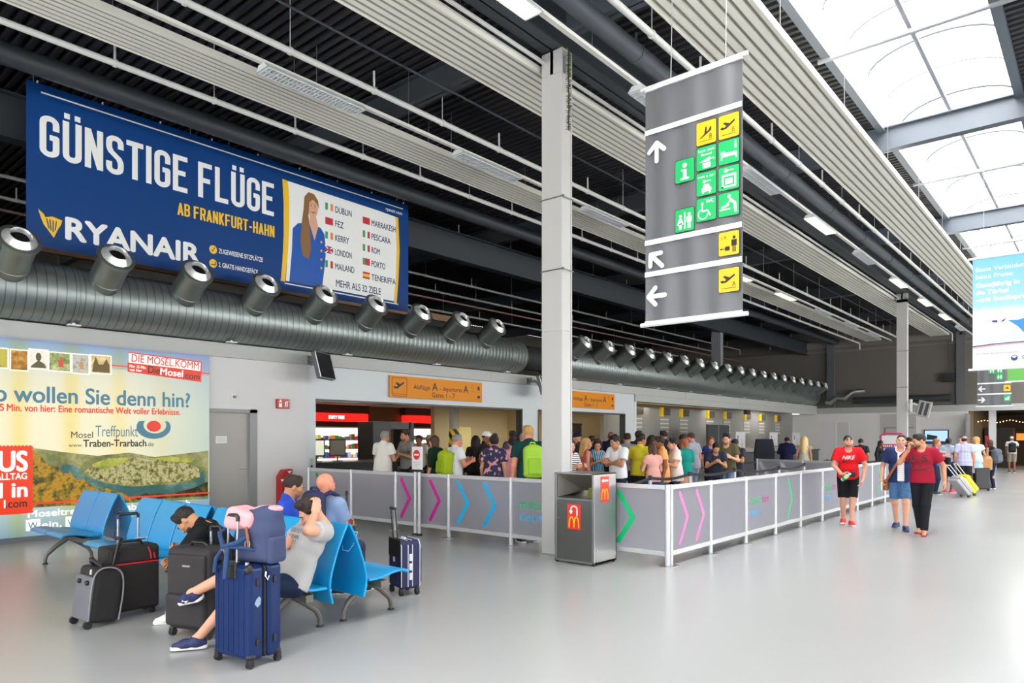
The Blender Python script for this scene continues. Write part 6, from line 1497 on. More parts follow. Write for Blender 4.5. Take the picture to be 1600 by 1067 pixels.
def person(label, pos, rz, h=1.72, fem=False, skin='light', hair=('short', 'dark'), top=None, low=None, shoe='#2a2a2c', sole='#d8d8d8', R_='down', L_='down', lean=4, head=(0, 8, 0), stance=.0, near=False, face=False, beard=None, belly=0, sit=None, slim=1.0, cap=None, bare=False, group=None, legs=None, twist=0, foot_dir=None):
    s = h / 1.75
    t = thing('person', label, 'person', (pos[0], pos[1], 0), rz, group)
    S = Matrix.Diagonal((s, s, s, 1))
    lw = slim * (.94 if near else .90)
    # --- skeleton
    P0 = np.array((0, .0, .955)) if sit is None else np.array(sit)
    T = Matrix.Translation(Vector(P0)) @ Matrix.Rotation(R(twist), 4, 'Z') @ Matrix.Rotation(R(lean), 4, 'X')
    tp = lambda *a: np.array(T @ Vector(a))
    TR = T.to_3x3()
    sw = (.148 if fem else .174 if near else .166)
    sho = {g: tp(g * sw, .012, .455) for g in (-1, 1)}
    arms = {}
    for g, spec in ((-1, R_), (1, L_)):
        if isinstance(spec, str):
            (o, y, z), (a, b, c), hp = ARMS[spec]; tgt = sho[g] + np.array((g * o, y, z)); pole = (g * a, b, c); palm = None; hd = None
        else:
            tgt = np.array(spec['w'], float); pole = spec['pole']; hp = spec.get('hand', 'relaxed'); palm = spec.get('palm'); hd = spec.get('dir')
        e, w = ik(sho[g], tgt, .285, .255, pole); arms[g] = (e, w, hp, palm, hd)
    hips = {g: np.array(T @ Vector((g * .088, 0, -.03))) for g in (-1, 1)}
    if legs is None:
        legs = {-1: ((-.10, -stance, .075), None), 1: ((.10, stance, .075), None)}
    kn, an = {}, {}
    for g in (-1, 1):
        a, k = legs[g]
        if k is None:
            kn[g], an[g] = ik(hips[g], np.array(a, float), .435, .43, (g * .08, -1, 0))
        else:
            kn[g], an[g] = np.array(k, float), np.array(a, float)
    # --- torso
    def torso(q):
        if fem:
            B = [ell(tp(0, .01, .03), (.160 * lw + q, .112 + q, .13 + q), TR), ell(tp(0, 0, .18), (.122 * lw + q, .095 + belly + q, .14), TR), ell(tp(0, 0, .33), (.140 * lw + q, .102 + q, .15), TR), cone(tp(-.11, .01, .435), tp(.11, .01, .435), .050 + q, .050 + q, k=.05), ell(tp(-.062, -.085, .315), (.055 + q, .05 + q, .055 + q), TR), ell(tp(.062, -.085, .315), (.055 + q, .05 + q, .055 + q), TR)]
        else:
            B = [ell(tp(0, .01, .03), (.155 * lw + q, .112 + q, .13 + q), TR), ell(tp(0, -.004 - belly * .6, .17), (.145 * lw + belly * .5 + q, .105 + belly + q, .15), TR), ell(tp(0, .0, .32), (.165 * lw + q, .116 + q, .17), TR), cone(tp(-.125, .01, .445), tp(.125, .01, .445), .058 + q, .058 + q, k=.06)]
        return B + [cone(tp(-.09, .015, .46), tp(0, .018, .53), .040 + q, .045 + q * .6, k=.03), cone(tp(.09, .015, .46), tp(0, .018, .53), .040 + q, .045 + q * .6, k=.03)]
    ar = .044 if fem else .052
    def arm(g, q, f0=1.0, flat=False):
        e, w = arms[g][0], arms[g][1]; a = sho[g]
        if f0 <= .5:
            p = a + (e - a) * f0 * 2
            return [cone(a, p, ar + q, ar * .92 + q * 1.3, k=.03, flat=flat)]
        out = [cone(a, e, ar + q, ar * .80 + q, k=.03)]
        p = e + (w - e) * (f0 - .5) * 2
        return out + [cone(e, p, ar * .80 + q, ar * .56 + q * 1.1, k=.02, flat=flat)]
    def leg(g, q, f0=1.0, flat=False, flare=1.0):
        a, k_, n_ = hips[g], kn[g], an[g]; tr = .088 if fem else .085
        if f0 <= .5:
            p = a + (k_ - a) * f0 * 2
            return [cone(a, p, tr + q, (tr - .03 * f0 * 2) + q * flare, k=.03, flat=flat)]
        p = k_ + (n_ - k_) * (f0 - .5) * 2
        return [cone(a, k_, tr + q, .056 + q, k=.03), cone(k_, p, .055 + q, .055 - .019 * (f0 - .5) * 2 + q * flare, k=.03, flat=flat)] + ([ell(k_ + (n_ - k_) * .27 + np.array((0, .02, 0)) * (sit is None), (.052, .055, .10), k=.03)] if q == 0 and sit is None else [])
    hb = .011 if near else .016
    B = torso(0)
    for g in (-1, 1):
        B += arm(g, 0) + leg(g, 0)
    feet = {}
    for g in (-1, 1):
        fd = np.array((foot_dir or {}).get(g, (g * .18, -1, 0)), float); fd /= np.linalg.norm(fd)
        up = np.array((0, 0, 1.)) if abs(fd[2]) < .8 else np.array((0, 1., 0)); up = up - fd * (up @ fd); up /= np.linalg.norm(up)
        if fd[2] > .2 or fd[2] < -.05 or (foot_dir or {}).get(('u', g)) is not None:
            uu = (foot_dir or {}).get(('u', g))
            if uu is not None:
                up = np.array(uu, float); up = up - fd * (up @ fd); up /= np.linalg.norm(up)
        a = an[g]; feet[g] = (a, fd, up)
        B += [cone(a, a - up * .03 + fd * .08, .036, .030, k=.02), cone(a - up * .035 - fd * .03, a - up * .05 + fd * .13, .028, .022, k=.02, sq=(np.cross(fd, up), .8))]
    nk = tp(0, .0, .55)
    B += [cone(tp(0, .012, .48), nk, .06, .05, k=.03)]
    V, F = surf(B, hb)
    # --- head and hands joined into the same skin
    HM = Matrix.Translation(Vector(nk)) @ Matrix.Rotation(R(head[0]), 4, 'Z') @ Matrix.Rotation(R(head[1]), 4, 'X') @ Matrix.Rotation(R(head[2]), 4, 'Y') @ Matrix.Translation((0, -.018, -.015)) @ Matrix.Diagonal((1.0, 1.0, .98, 1))
    hv, hf = cached(('head', fem, face or near), lambda: head_geo(fem, face or near))
    VS, FS = [V, xform(hv, HM)], [F, hf + len(V)]; off = len(V) + len(hv)
    HMs = {}
    for g in (-1, 1):
        e, w, hp, palm, hd = arms[g]
        z = -(np.array(hd, float) if hd is not None else (w - e)); z = z / np.linalg.norm(z)
        x = np.array(palm if palm is not None else (-g, 0, 0), float); x = x - z * (x @ z)
        if np.linalg.norm(x) < .15:
            x = np.array((0, 0, -1.)); x = x - z * (x @ z)
        x /= np.linalg.norm(x); y = np.cross(z, x)
        gv, gf = cached(('hand', hp, near), lambda: hand_geo(hp, near))
        hs = .92 if fem else 1.0
        if g == 1:
            gv = gv * np.array((-1, 1, 1)); gf = gf[:, ::-1]; Mx = np.stack([-x, -y * 1.0, z], 1)
            Mx = np.stack([-x, np.cross(z, -x), z], 1)
        else:
            Mx = np.stack([x, y, z], 1)
        M4 = np.eye(4); M4[:3, :3] = Mx * hs; M4[:3, 3] = w + (w - e) / np.linalg.norm(w - e) * .012
        HMs[g] = M4
        VS.append(xform(gv, M4)); FS.append(gf + off); off += len(gv)
    V = np.concatenate(VS) * s; F = np.concatenate(FS)
    link('body', np_mesh('body', V, F, SKIN[skin]), t)
    def child(nm, geo, M, material):
        v, f = geo
        return link(nm, np_mesh(nm, xform(v, np.array(S @ M)), f, material), t)
    if hair:
        child('hair', cached(('hair', hair[0], near), lambda: hair_geo(hair[0], near)), HM, HAIR[hair[1]])
    if cap:
        child('cap', cached(('hair', 'cap', near), lambda: hair_geo('cap', near)), HM, cloth('cap_' + cap[1:], cap))
    if beard:
        child('beard', cached(('hair', 'beard', True), lambda: hair_geo('beard', True)), HM, BEARD[beard])
    if face:
        Ms = S @ HM
        for g in (-1, 1):
            m = MB(); m.sph((g * .031, -.0815, .114), (.0115, .012, .0040 if face == 'smile' else .0070), 12); eye = m.xf(Ms).build('eye', mat('eye_white', '#b9aea4', rough=.3), t, smooth=80)
            m = MB(); m.sph((g * .031, -.0905, .113), (.0066, .004, .0040 if face == 'smile' else .0062), 10); m.xf(Ms).build('iris', mat('dark_iris', '#241610', rough=.2), eye, smooth=80)
            m = MB(); m.tube([(g * .012, -.098, .131), (g * .030, -.098, .137), (g * .048, -.082, .132)], [.0035, .0045, .0025], 6); m.xf(Ms).build('eyebrow', HAIR[(hair or ('', 'dark'))[1]], t, smooth=80)
        m = MB(); sm = .006 if face == 'smile' else 0
        m.tube([(-.026, -.088, .050 + sm), (-.012, -.0985, .047 - sm * .5), (.012, -.0985, .047 - sm * .5), (.026, -.088, .050 + sm)], [.003, .0055, .0055, .003], 8)
        if sm:
            m.tube([(-.026, -.088, .056), (-.012, -.099, .0605), (.012, -.099, .0605), (.026, -.088, .056)], [.002, .0035, .0035, .002], 8); m.xf(Ms).build('lips', mat('lip_red', '#a8584c', rough=.45), t, smooth=80)
        if face == 'smile':
            m = MB(); m.sph((0, -.0935, .0535), (.020, .0075, .0055), 12); m.xf(Ms).build('teeth', mat('teeth_white', '#e8e4da', rough=.3), t, smooth=80)
    # --- clothes
    def garment(nm, prims, material, cut=None, hh=None):
        v, f = surf(prims, hh or (hb if near else hb * .95), cut)
        if len(v):
            return link(nm, np_mesh(nm, v * s, f, material), t)
    up_ = np.array(TR @ Vector((0, 0, 1)))
    if top:
        q = top.get('q', .016); C = torso(q)
        for g in (-1, 1):
            sl = top.get('sleeve', .30)
            if sl > 0:
                C += arm(g, q + .006, sl, True)
        hem = top.get('hem', -.06); pc = tp(0, 0, hem)
        C += [cone(tp(0, 0, .12), tp(0, 0, hem - .12), (.146 if fem else .158) * top.get('wide', 1) + belly * .5 + q, (.168 if fem else .188 if near else .178) * top.get('wide', 1) + belly * .6 + q, k=.04, sq=(np.array(TR @ Vector((0, 1, 0))), 1.28 - belly * 2))]
        C += [cone(tp(0, -.045, .50), tp(0, -.08, .62), top.get('neck', .062), .10, k=.01, op='-')] if top.get('neck', .06) else []
        def cut(X, Y, Z):
            return -((X - pc[0]) * up_[0] + (Y - pc[1]) * up_[1] + (Z - pc[2]) * up_[2])
        garment(top.get('name', 'shirt'), C, top['m'], cut if not top.get('dress') else None)
    if low:
        q = low.get('q', .016); kd = low.get('kind', 'trousers')
        if kd == 'skirt':
            a = tp(0, 0, .08); b_ = np.array((P0[0], P0[1], P0[2] - low['len']))
            C = [cone(a, b_, .125 * lw + q, .20 + q, k=.03, flat=True, sq=((0, 1, 0), 1.25)), ell(tp(0, .01, .0), (.165 * lw + q, .12 + q, .13), TR)]
            garment('skirt', C, low['m'])
        else:
            f0 = {'trousers': .985, 'shorts': low.get('len', .5)}[kd]
            C = [ell(tp(0, .01, .02), (.155 * lw + q + belly * .3, .115 + q + belly * .4, .12), TR), ell(tp(0, .0, .10), (.14 * lw + q + belly * .4, .10 + q + belly * .7, .10), TR)]
            for g in (-1, 1):
                C += leg(g, q, f0, True, low.get('flare', 1.3))
            wp = tp(0, 0, .13)
            def cut2(X, Y, Z):
                return (X - wp[0]) * up_[0] + (Y - wp[1]) * up_[1] + (Z - wp[2]) * up_[2]
            garment(kd, C, low['m'], cut2)
    for g in (-1, 1):
        a, fd, up = feet[g]; sd = np.cross(fd, up)
        if bare:
            V2, F2 = surf([cone(a - up * .066 - fd * .05, a - up * .066 + fd * .155, .036, .045, k=.01, sq=(up, 3.5))], .006)
            so_ = link('sandal_sole', np_mesh('sandal_sole', V2 * s, F2, mat('sandal_red', '#b32b3c', rough=.6)), t)
            m = MB(); m.tube([Vector((a - up * .055 + fd * .04 + sd * .045) * s), Vector((a - up * .02 + fd * .085) * s), Vector((a - up * .055 + fd * .04 - sd * .045) * s)], .010, 6); m.tube([Vector((a - up * .02 + fd * .085) * s), Vector((a - up * .05 + fd * .13) * s)], .008, 6); m.build('sandal_strap', mat('sandal_black', '#1d1a1a', rough=.6), so_, smooth=60)
            continue
        pl = lambda lv, sg: (lambda X, Y, Z: sg * ((X - (a - up * lv)[0]) * up[0] + (Y - (a - up * lv)[1]) * up[1] + (Z - (a - up * lv)[2]) * up[2]))
        C = [cone(a + up * .02, a - up * .02, .046, .048, k=.02, flat0=True), cone(a - up * .035 - fd * .028, a - up * .04 + fd * .09, .045, .043, k=.03), cone(a - up * .04 + fd * .09, a - up * .05 + fd * .16, .042, .031, k=.03)]
        garment('shoe', C, mat('shoe_' + shoe[1:], shoe, rough=.6), pl(.060, -1), .008 if near else .011)
        C = [cone(a - up * .062 - fd * .032, a - up * .062 + fd * .158, .045, .040, k=.01)]
        cA, cB = pl(.046, 1), pl(.075, -1)
        garment('sole', C, mat('sole_' + sole[1:], sole, rough=.6), lambda X, Y, Z: np.maximum(cA(X, Y, Z), cB(X, Y, Z)), .008 if near else .0095)
    t['_s'] = s
    return dict(t=t, s=s, HM=S @ HM, T=S @ T, arms=arms, hands=HMs, sho=sho, tp=lambda *a: Vector(tp(*a)) * s, nk=nk, feet=feet)
def world_pt(r, v):
    t = r['t']; return Matrix.Translation(t.location) @ Matrix.Rotation(t.rotation_euler[2], 4, 'Z') @ Vector(v)
def tee(c, **k):
    return dict(m=cloth('tee_' + c[1:], c), **k)
def pants(c, **k):
    return dict(m=cloth('trousers_' + c[1:], c), **k)
def shorts(c, ln=.45, **k):
    return dict(m=cloth('shorts_' + c[1:], c), kind='shorts', len=ln, q=.024, flare=1.4, **k)
# ---------------------------------------------------------------- the seated four
man = person('seated person in a grey T-shirt, one hand behind the head, navy shoe crossed', (-5.17, 3.38), R(-4), 1.74, hair=('quiff', 'dark'), top=dict(m=cloth('grey_marl_tee', '#b4b5b6'), sleeve=.30, hem=-.05, q=.02), low=dict(m=cloth('navy_shorts', '#1c2a44'), kind='shorts', len=.44, q=.02), shoe='#1e2857', sole='#e4e4e8',
             sit=(-.04, -.10, .485), lean=-27, twist=-2, head=(-14, 34, 4), near=True, face=True,
             L_=dict(w=(.115, .03, 1.04), pole=(.9, -1.0, -.35), hand='relaxed', palm=(-1, -.1, 0), dir=(-.25, .35, .9)), R_=dict(w=(.06, -.33, .74), pole=(-.7, .2, -.7), hand='hold', palm=(.3, .1, 1), dir=(.25, -.9, .1)),
             legs={-1: ((-.44, -.76, .42), (-.15, -.54, .60)), 1: ((-.28, -.78, .085), (.04, -.55, .52))}, foot_dir={-1: (-.80, -.30, -.22), 1: (-.45, -.9, 0), ('u', -1): (.1, -.5, .85)})
q_ = MB(); rnd = random.Random(5)
for zz, n_k, hh_ in ((.375, 6, .040), (.325, 8, .030), (.28, 5, .034)):     # faded, unreadable print
    for k in range(n_k):
        x0 = -.09 + .18 * k / n_k; q_.stroke([(x0, zz), (x0 + .008, zz + hh_), (x0 + .016, zz + hh_ * rnd.random()), (x0 + .018, zz)], .006, -.147)
q_.xf(man['T']).build('chest_print', mat('faded_navy_print', '#4a5266'), man['t'])
tag(MB().bb((-.035, -.075, -.006), (.035, .075, .006)).xf(Matrix.Translation(world_pt(man, (.07, -.45, .73))) @ Matrix.Rotation(R(20), 4, 'X')).build('mobile_phone', mat('black_phone', '#131316', rough=.2)), 'black phone held low by the seated person in grey', 'phone')
m = MB()                                                # curved tick on the crossed shoe
m.prism([(-.045, .0), (-.02, -.016), (.05, .018), (.0, .0), (-.02, .002), (-.03, .012)], -.001, .001, 'xz')
fa_, ff_, fu_ = (Vector(v) for v in man['feet'][-1]); fs_ = ff_.cross(fu_); fs_ = fs_ if fs_.dot(Vector((.84, -.54, 0))) > 0 else -fs_
Mt = Matrix((ff_, -fs_, fu_)).transposed().to_4x4(); Mt.translation = (fa_ - fu_ * .033 + ff_ * .045 + fs_ * .0475) * man['s']
m.xf(Mt @ Matrix.Diagonal((-1.3, 1, 1.3, 1))).build('shoe_tick', M_swhite, man['t'])
blk = person('seated bearded person in a black T-shirt bending forward over a phone', (-6.22, 3.36), R(-42), 1.74, hair=('short', 'black'), beard='black', skin='tan', top=dict(m=cloth('black_tee', '#17181b'), sleeve=.32, q=.02), low=dict(m=cloth('black_shorts', '#1b1b1f'), kind='shorts', len=.44), shoe='#dcdcdc', sole='#efefef',
             sit=(0, .02, .50), lean=46, head=(-8, 62, 0), near=True, face=True,
             L_=dict(w=(.04, -.56, .62), pole=(.8, .2, -.4), hand='hold', palm=(-1, 0, .3)), R_=dict(w=(-.10, -.58, .52), pole=(-.8, .2, -.4), hand='hold', palm=(1, 0, .4)),
             legs={-1: ((-.15, -.52, .075), (-.14, -.42, .50)), 1: ((.16, -.50, .075), (.15, -.42, .50))})
tag(MB().bb((-.037, -.075, -.005), (.037, .075, .005)).xf(Matrix.Translation(world_pt(blk, (-.10, -.66, .50))) @ Euler((R(20), 0, R(60))).to_matrix().to_4x4()).build('mobile_phone', mat('gold_phone', '#b39a55', rough=.3, metal=.4)), 'gold phone held by the bending person in black', 'phone')
person('seated person in a bright blue jacket behind the seats, turned to the right', (-6.74, 4.20), R(140), 1.76, hair=('short', 'dark'), skin='tan', beard='dark', face=True, top=dict(m=cloth('royal_blue_jacket', '#2b4fc4', rough=.55), sleeve=1.0, q=.024, neck=.055), low=pants('#2a3350'), sit=(0, .0, .50), lean=2, head=(20, 18, 0), R_='fold', L_='fold', legs={-1: ((-.13, -.5, .075), (-.13, -.44, .5)), 1: ((.13, -.5, .075), (.13, -.44, .5))})
bald = person('seated bald person in a grey-blue shirt with a navy backpack, seen from behind', (-6.10, 4.22), R(-158), 1.76, hair=None, skin='pink', near=True, top=dict(m=cloth('heather_blue_tee', '#8397b8', pattern='vstripes', col2='#7489ad', scale=60), sleeve=.3, q=.022), low=pants('#3b4254'), sit=(0, .0, .54), lean=0, head=(-10, 6, 0), R_='fold', L_='fold', legs={-1: ((-.13, -.5, .075), (-.13, -.44, .5)), 1: ((.13, -.5, .075), (.13, -.44, .5))})

def backpack(r, col, label, dz=.27, w_=.15, hh=.22, dp=.10, col2=None, yoff=.0, strap=None):
    """worn on the back of figure r"""
    t0 = r['t']; b = r['T'].to_3x3(); o = Vector(r['tp'](0, .115 + dp + yoff, dz))
    t = thing('backpack', label, 'backpack', t0.matrix_basis @ o if False else Matrix.Translation(t0.location) @ Matrix.Rotation(t0.rotation_euler[2], 4, 'Z') @ o, t0.rotation_euler[2])
    Mr = r['T'].to_3x3().normalized()
    f = lambda *a: Mr @ Vector(a)
    mm = cloth('pack_' + col[1:], col, rough=.6)
    solid('pack_body', [rbox((0, 0, 0), (w_, dp, hh), .07, Mr), ell(f(0, .02, hh * .62), (w_ * .9, dp, hh * .5), Mr, k=.04)], .011, mm, t)
    solid('front_pocket', [rbox(f(0, dp, -hh * .3), (w_ * .78, .035, hh * .52), .035, Mr)], .01, cloth('pack_' + (col2 or col)[1:], col2 or col, rough=.6), t)
    for g in (-1, 1):
        q = MB(); q.tube([f(g * w_ * .6, -dp, hh * .8), f(g * w_ * .75, -dp - .08, hh * .95), f(g * w_ * .82, -dp - .20, hh * .72), f(g * w_ * .9, -dp - .255, hh * .1), f(g * w_ * .95, -dp - .18, -hh * .5), f(g * w_ * .85, -dp, -hh * .75)], [.02, .024, .024, .022, .014, .012], 8)
        q.build('strap', cloth('pack_strap', strap or col, rough=.7), t, smooth=60)
    q = MB(); q.tube([f(-.05, -.02, hh * 1.05), f(-.03, 0, hh * 1.22), f(.03, 0, hh * 1.22), f(.05, -.02, hh * 1.05)], .012, 6); q.build('grab_loop', cloth('pack_strap', strap or col, rough=.7), t, smooth=60)
backpack(bald, '#2b3050', 'navy backpack worn by the seated bald person', dz=.39, w_=.13, hh=.20, dp=.06)

# ---------------------------------------------------------------- three walking on the right
def at_px(px, d, ang):
    p = seen_at(px, d); return p, turn(p, ang)
p, a = at_px(1325, 13.5, 4)
red = person('walking person in a red T-shirt and black shorts holding a bottle', p, a, 1.76, hair=('buzz', 'black'), beard='dark', near=True, face='smile', top=tee('#e01b26', sleeve=.34, q=.022), low=shorts('#17181b', .47), shoe='#e2261f', sole='#e9e4e4', lean=13, head=(6, -2, -4), stance=.03, slim=1.06,
             R_=dict(w=(-.13, -.30, .98), pole=(-.9, .5, -.3), hand='grip', palm=(1, 0, .3), dir=(.85, -.5, -.2)), L_=dict(w=(.25, -.12, .90), pole=(.9, .5, 0), hand='relaxed'), legs={-1: ((-.075, .10, .09), None), 1: ((.05, -.12, .075), None)})
c = MB(); c.text('NIKE', -.115, .345, .075, .22, y=-.155, bold=.012, shear=.35); c.xf(red['T']).build('chest_lettering', M_swhite, red['t'])
c = MB(); c.prism([(-.13, .305), (-.10, .275), (.06, .325), (-.06, .305), (-.10, .315)], -.156, -.154); c.xf(red['T']).build('chest_tick', M_sblk, red['t'])
fp = Vector(red['tp'](.0, -.185, .06)); solid('belt_bag', [rbox(fp, (.12, .035, .05), .03)], .008, mat('black_bag_fabric', '#1a1a1c', rough=.6), red['t'])
sg = MB(); sg.tube([(-.058, -.094, .16), (-.045, -.112, .162), (-.03, -.114, .155), (-.012, -.112, .160), (.012, -.112, .160), (.03, -.114, .155), (.045, -.112, .162), (.058, -.094, .16)], .003, 5); sg.sph((-.031, -.108, .158), (.022, .006, .016), 12); sg.sph((.031, -.108, .158), (.022, .006, .016), 12); sg.xf(red['HM']).build('sunglasses', mat('dark_lens', '#1d1516', rough=.15), red['t'], smooth=60)
bt = thing('bottle', 'white and green bottle in the hand of the person in red', 'bottle', world_pt(red, (-.07, -.42, .93)))
q = MB(); q.lathe([(.0, -.09), (.03, -.09), (.033, -.07), (.033, .05), (.015, .085), (.015, .10)], 14); q.build('bottle_body', mat('bottle_green_label', '#bfe3c4', rough=.25), bt, smooth=40)
q = MB(); q.lathe([(.034, -.06), (.034, -.01)], 14); q.build('label_band', mat('bottle_green', '#17a344', rough=.3), bt, smooth=40)
q = MB(); q.lathe([(.017, .10), (.017, .122), (0, .122)], 12); q.build('bottle_cap', mat('cap_white', '#e8e8e8'), bt); bt.rotation_euler = (R(50), R(20), a + R(40))

p, a = at_px(1407, 12.75, -4)
smi = person('smiling walking person in an open navy shirt over white and denim shorts', p, a, 1.76, hair=('buzz', 'dark'), near=True, face='smile', top=dict(m=cloth('white_striped_vest', '#dadcdd', pattern='stripes', col2='#f2f2f2', scale=9), name='undershirt', sleeve=0, q=.016, hem=-.07, wide=.88), low=dict(m=cloth('denim_shorts', '#3f6a97', pattern='spots', col2='#4d7aa6', scale=30), kind='shorts', len=.42, q=.02, flare=1.5), shoe='#20305f', sole='#20305f', lean=2, head=(2, -2, 8), belly=.012,
             R_=dict(w=(-.30, -.02, .92), pole=(-.5, .9, 0), hand='grip'), L_=dict(w=(.50, .12, 1.40), pole=(.3, .6, -.5), hand='flat', palm=(.2, 0, -1), dir=(1, -.1, .05)), legs={-1: ((-.08, .22, .10), None), 1: ((.09, -.14, .075), None)})
def open_shirt(r, col):
    """unbuttoned overshirt: a shell with its front gap cut out"""
    tp = lambda *v: np.array(r['T'] @ Vector(v)) / r['s']
    TR = r['T'].to_3x3().normalized(); q = .034
    C = [ell(tp(0, -.004, .17), (.150 + q, .112 + q, .16), TR), ell(tp(0, 0, .32), (.165 + q, .118 + q, .17), TR), cone(tp(-.125, .01, .445), tp(.125, .01, .445), .06 + q * .8, .06 + q * .8, k=.06), cone(tp(0, 0, .14), tp(0, 0, -.12), .14 + q, .165 + q, k=.05, sq=((0, 1, 0), 1.3))]
    for g in (-1, 1):
        s_ = np.array(r['sho'][g]); e = r['arms'][g][0]; C.append(cone(s_, s_ + (e - s_) * .72, .052 + q, .05 + q, k=.03, flat=True))
    C += [rbox(tp(.015, -.2, .15), (.052, .16, .42), .02, TR, k=.01, op='-'), cone(tp(0, -.05, .47), tp(0, -.10, .62), .07, .11, k=.01, op='-')]
    b = tp(0, 0, -.10); V, F = surf(C, .011, lambda X, Y, Z: -(Z - b[2]))
    return link('overshirt', np_mesh('overshirt', V * r['s'], F, cloth('navy_overshirt', col)), r['t'])
open_shirt(smi, '#26345f')
sb = thing('shoulder_bag', 'brown leather strap bag across the smiling person in the navy shirt', 'bag', smi['t'].location, a)
q = MB(); q.tube([smi['tp'](.13, -.085, .53), smi['tp'](.06, -.195, .40), smi['tp'](-.06, -.205, .22), smi['tp'](-.17, -.175, .02), smi['tp'](-.24, -.07, -.10)], .021, 8); q.build('strap', mat('tan_leather', '#9a5a2f', rough=.5), sb, smooth=60)
solid('bag_body', [rbox(smi['tp'](-.24, .09, -.16), (.05, .12, .10), .03)], .011, mat('tan_leather', '#9a5a2f', rough=.5), sb)
pa = MB(); pa.bb((-.01, -.05, -.09), (.01, .05, .06)); tag(pa.xf(Matrix.Translation(world_pt(smi, (-.29, -.08, .80))) @ Matrix.Rotation(a, 4, 'Z')).build('paper_packet', mat('white_paper', '#e2e2e0', rough=.7)), 'white paper packet in the hand of the smiling person', 'paper')
p, a = at_px(1441, 12.15, -12)
mar = person('walking person in a maroon T-shirt and black trousers with flip-flops', p, a, 1.77, hair=('short', 'black'), beard='mid', skin='tan', near=True, face=True, top=tee('#96182f', sleeve=.33, q=.022, hem=-.07), low=pants('#1a1b22', q=.018), bare=True, lean=2, head=(-52, 16, -6),
             R_=dict(w=(-.17, -.20, 1.44), pole=(-.8, -.2, -1.2), hand='grip', palm=(1, .2, 0), dir=(.1, -.1, 1)), L_=dict(w=(.33, .02, .93), pole=(.5, .9, 0), hand='relaxed'), legs={-1: ((-.06, .16, .085), None), 1: ((.06, -.16, .075), None)})
c = MB(); c.text('D', -.135, .30, .12, .085, y=-.155, bold=.008); c.text('S', .03, .30, .12, .085, y=-.155, bold=.008); c.stroke([(0, .33), (0, .19)], .018, -.155); c.stroke([(-.15 + .30 * k / 8, .215 - .055 * math.sin(math.pi * k / 8)) for k in range(9)], .02, -.156); c.xf(mar['T']).build('chest_print', M_sblk, mar['t'])

# ---------------------------------------------------------------- the queue and everyone further off
def Q(label, px, d, ang, h=1.72, **k):
    for i in range(60):                                   # nobody stands inside anybody else
        pos, a = at_px(px, d + .06 * ((i + 1) // 2) * (1 if i % 2 else -1), ang)
        if all((pos[0] - x) ** 2 + (pos[1] - y) ** 2 > r * r for x, y, r in TAKEN) and not (pos[1] < 8.55 or pos[0] > -4.65 and d < 18):
            break
    TAKEN.append((*pos, .44))
    return person(label, pos, a, h, **k)
F = dict(fem=True)
Q('person in a white uniform shirt standing in the wide opening', 598, 15.1, 140, 1.84, hair=('short', 'grey'), skin='tan', top=tee('#e6e4dc', q=.024, belly=0), belly=.03, low=pants('#17181c'), R_='bent', L_='bent')
Q('person in a grey T-shirt facing the white uniform shirt', 637, 16.1, -55, 1.88, hair=('short', 'dark'), beard='dark', skin='tan', face=True, top=tee('#8d8a86'), low=pants('#22242a'), R_='bent', L_='bent')
Q('dark-haired person in a dim white shirt behind the no-entry sign', 656, 18.2, -20, 1.76, hair=('short', 'black'), skin='brown', top=tee('#a9a498'), low=pants('#23252b'))
Q('person in a pale shirt further behind the no-entry sign', 669, 18.9, 20, 1.76, hair=('short', 'grey'), skin='brown', top=tee('#b5a98c'), low=pants('#23252b'))
Q('brown-haired person in a dark green top beside the no-entry sign', 682, 14.2, -130, 1.74, hair=('bob', 'brown'), top=tee('#10301f', sleeve=.6), low=pants('#1d2230'), **F)
w1 = Q('person in a white T-shirt with a lime backpack, leftmost of two lime packs', 710, 13.5, 122, 1.76, hair=('short', 'grey'), skin='pink', top=tee('#e3e4ea'), low=pants('#39414f'), R_='bent', L_='bent')
backpack(w1, '#a9c21f', 'lime green backpack on the person in the white T-shirt', dz=.20, w_=.15, hh=.23, dp=.11, col2='#96b01a')
Q('long-haired person in black inside the opening', 743, 15.8, 175, 1.74, hair=('long', 'black'), top=tee('#17171a', sleeve=1), low=pants('#17171a'), **F)
Q('person in a white cap facing right in the queue', 756, 15.5, 80, 1.84, hair=('buzz', 'black'), cap='#dedbd6', skin='brown', top=tee('#2a2422'), low=pants('#24262c'))
flo = Q('short-haired person in a navy floral blouse and blue jeans', 771, 12.6, 165, 1.74, hair=('bun', 'black'), skin='tan', top=dict(m=cloth('floral_blouse', '#22284a', pattern='spots', col2='#d98f93', scale=13), sleeve=.30, q=.035, hem=.02), low=pants('#6d8db4', q=.024), head=(38, 2, 0), slim=1.12, **F)
Q('person in a grey-violet shirt at the right of the opening', 803, 16.3, 205, 1.86, hair=('short', 'black'), skin='brown', top=tee('#4a4a5e', q=.024), low=pants('#2a2c36'))
Q('black-haired person in a pink shirt in front of the opening', 801, 13.7, 185, 1.70, hair=('ponytail', 'black'), top=tee('#d9949c', sleeve=.6), low=pants('#3a4b7c'), R_='down', **F)
Q('shaven-headed person in a bright pink top', 816, 14.0, 150, 1.80, hair=('buzz', 'grey'), skin='pink', top=tee('#e5639a'), low=pants('#2a2c36'))
w2 = Q('tall fair-haired person in a dark green T-shirt with a lime backpack', 827, 11.2, 196, 1.90, hair=('short', 'blond'), skin='pink', top=tee('#0f3b3a', q=.022), low=pants('#12404a'), slim=1.1, near=True)
backpack(w2, '#9ecb3f', 'lime green backpack on the tall fair-haired person', dz=.22, w_=.15, hh=.25, dp=.10, col2='#8fbf36')
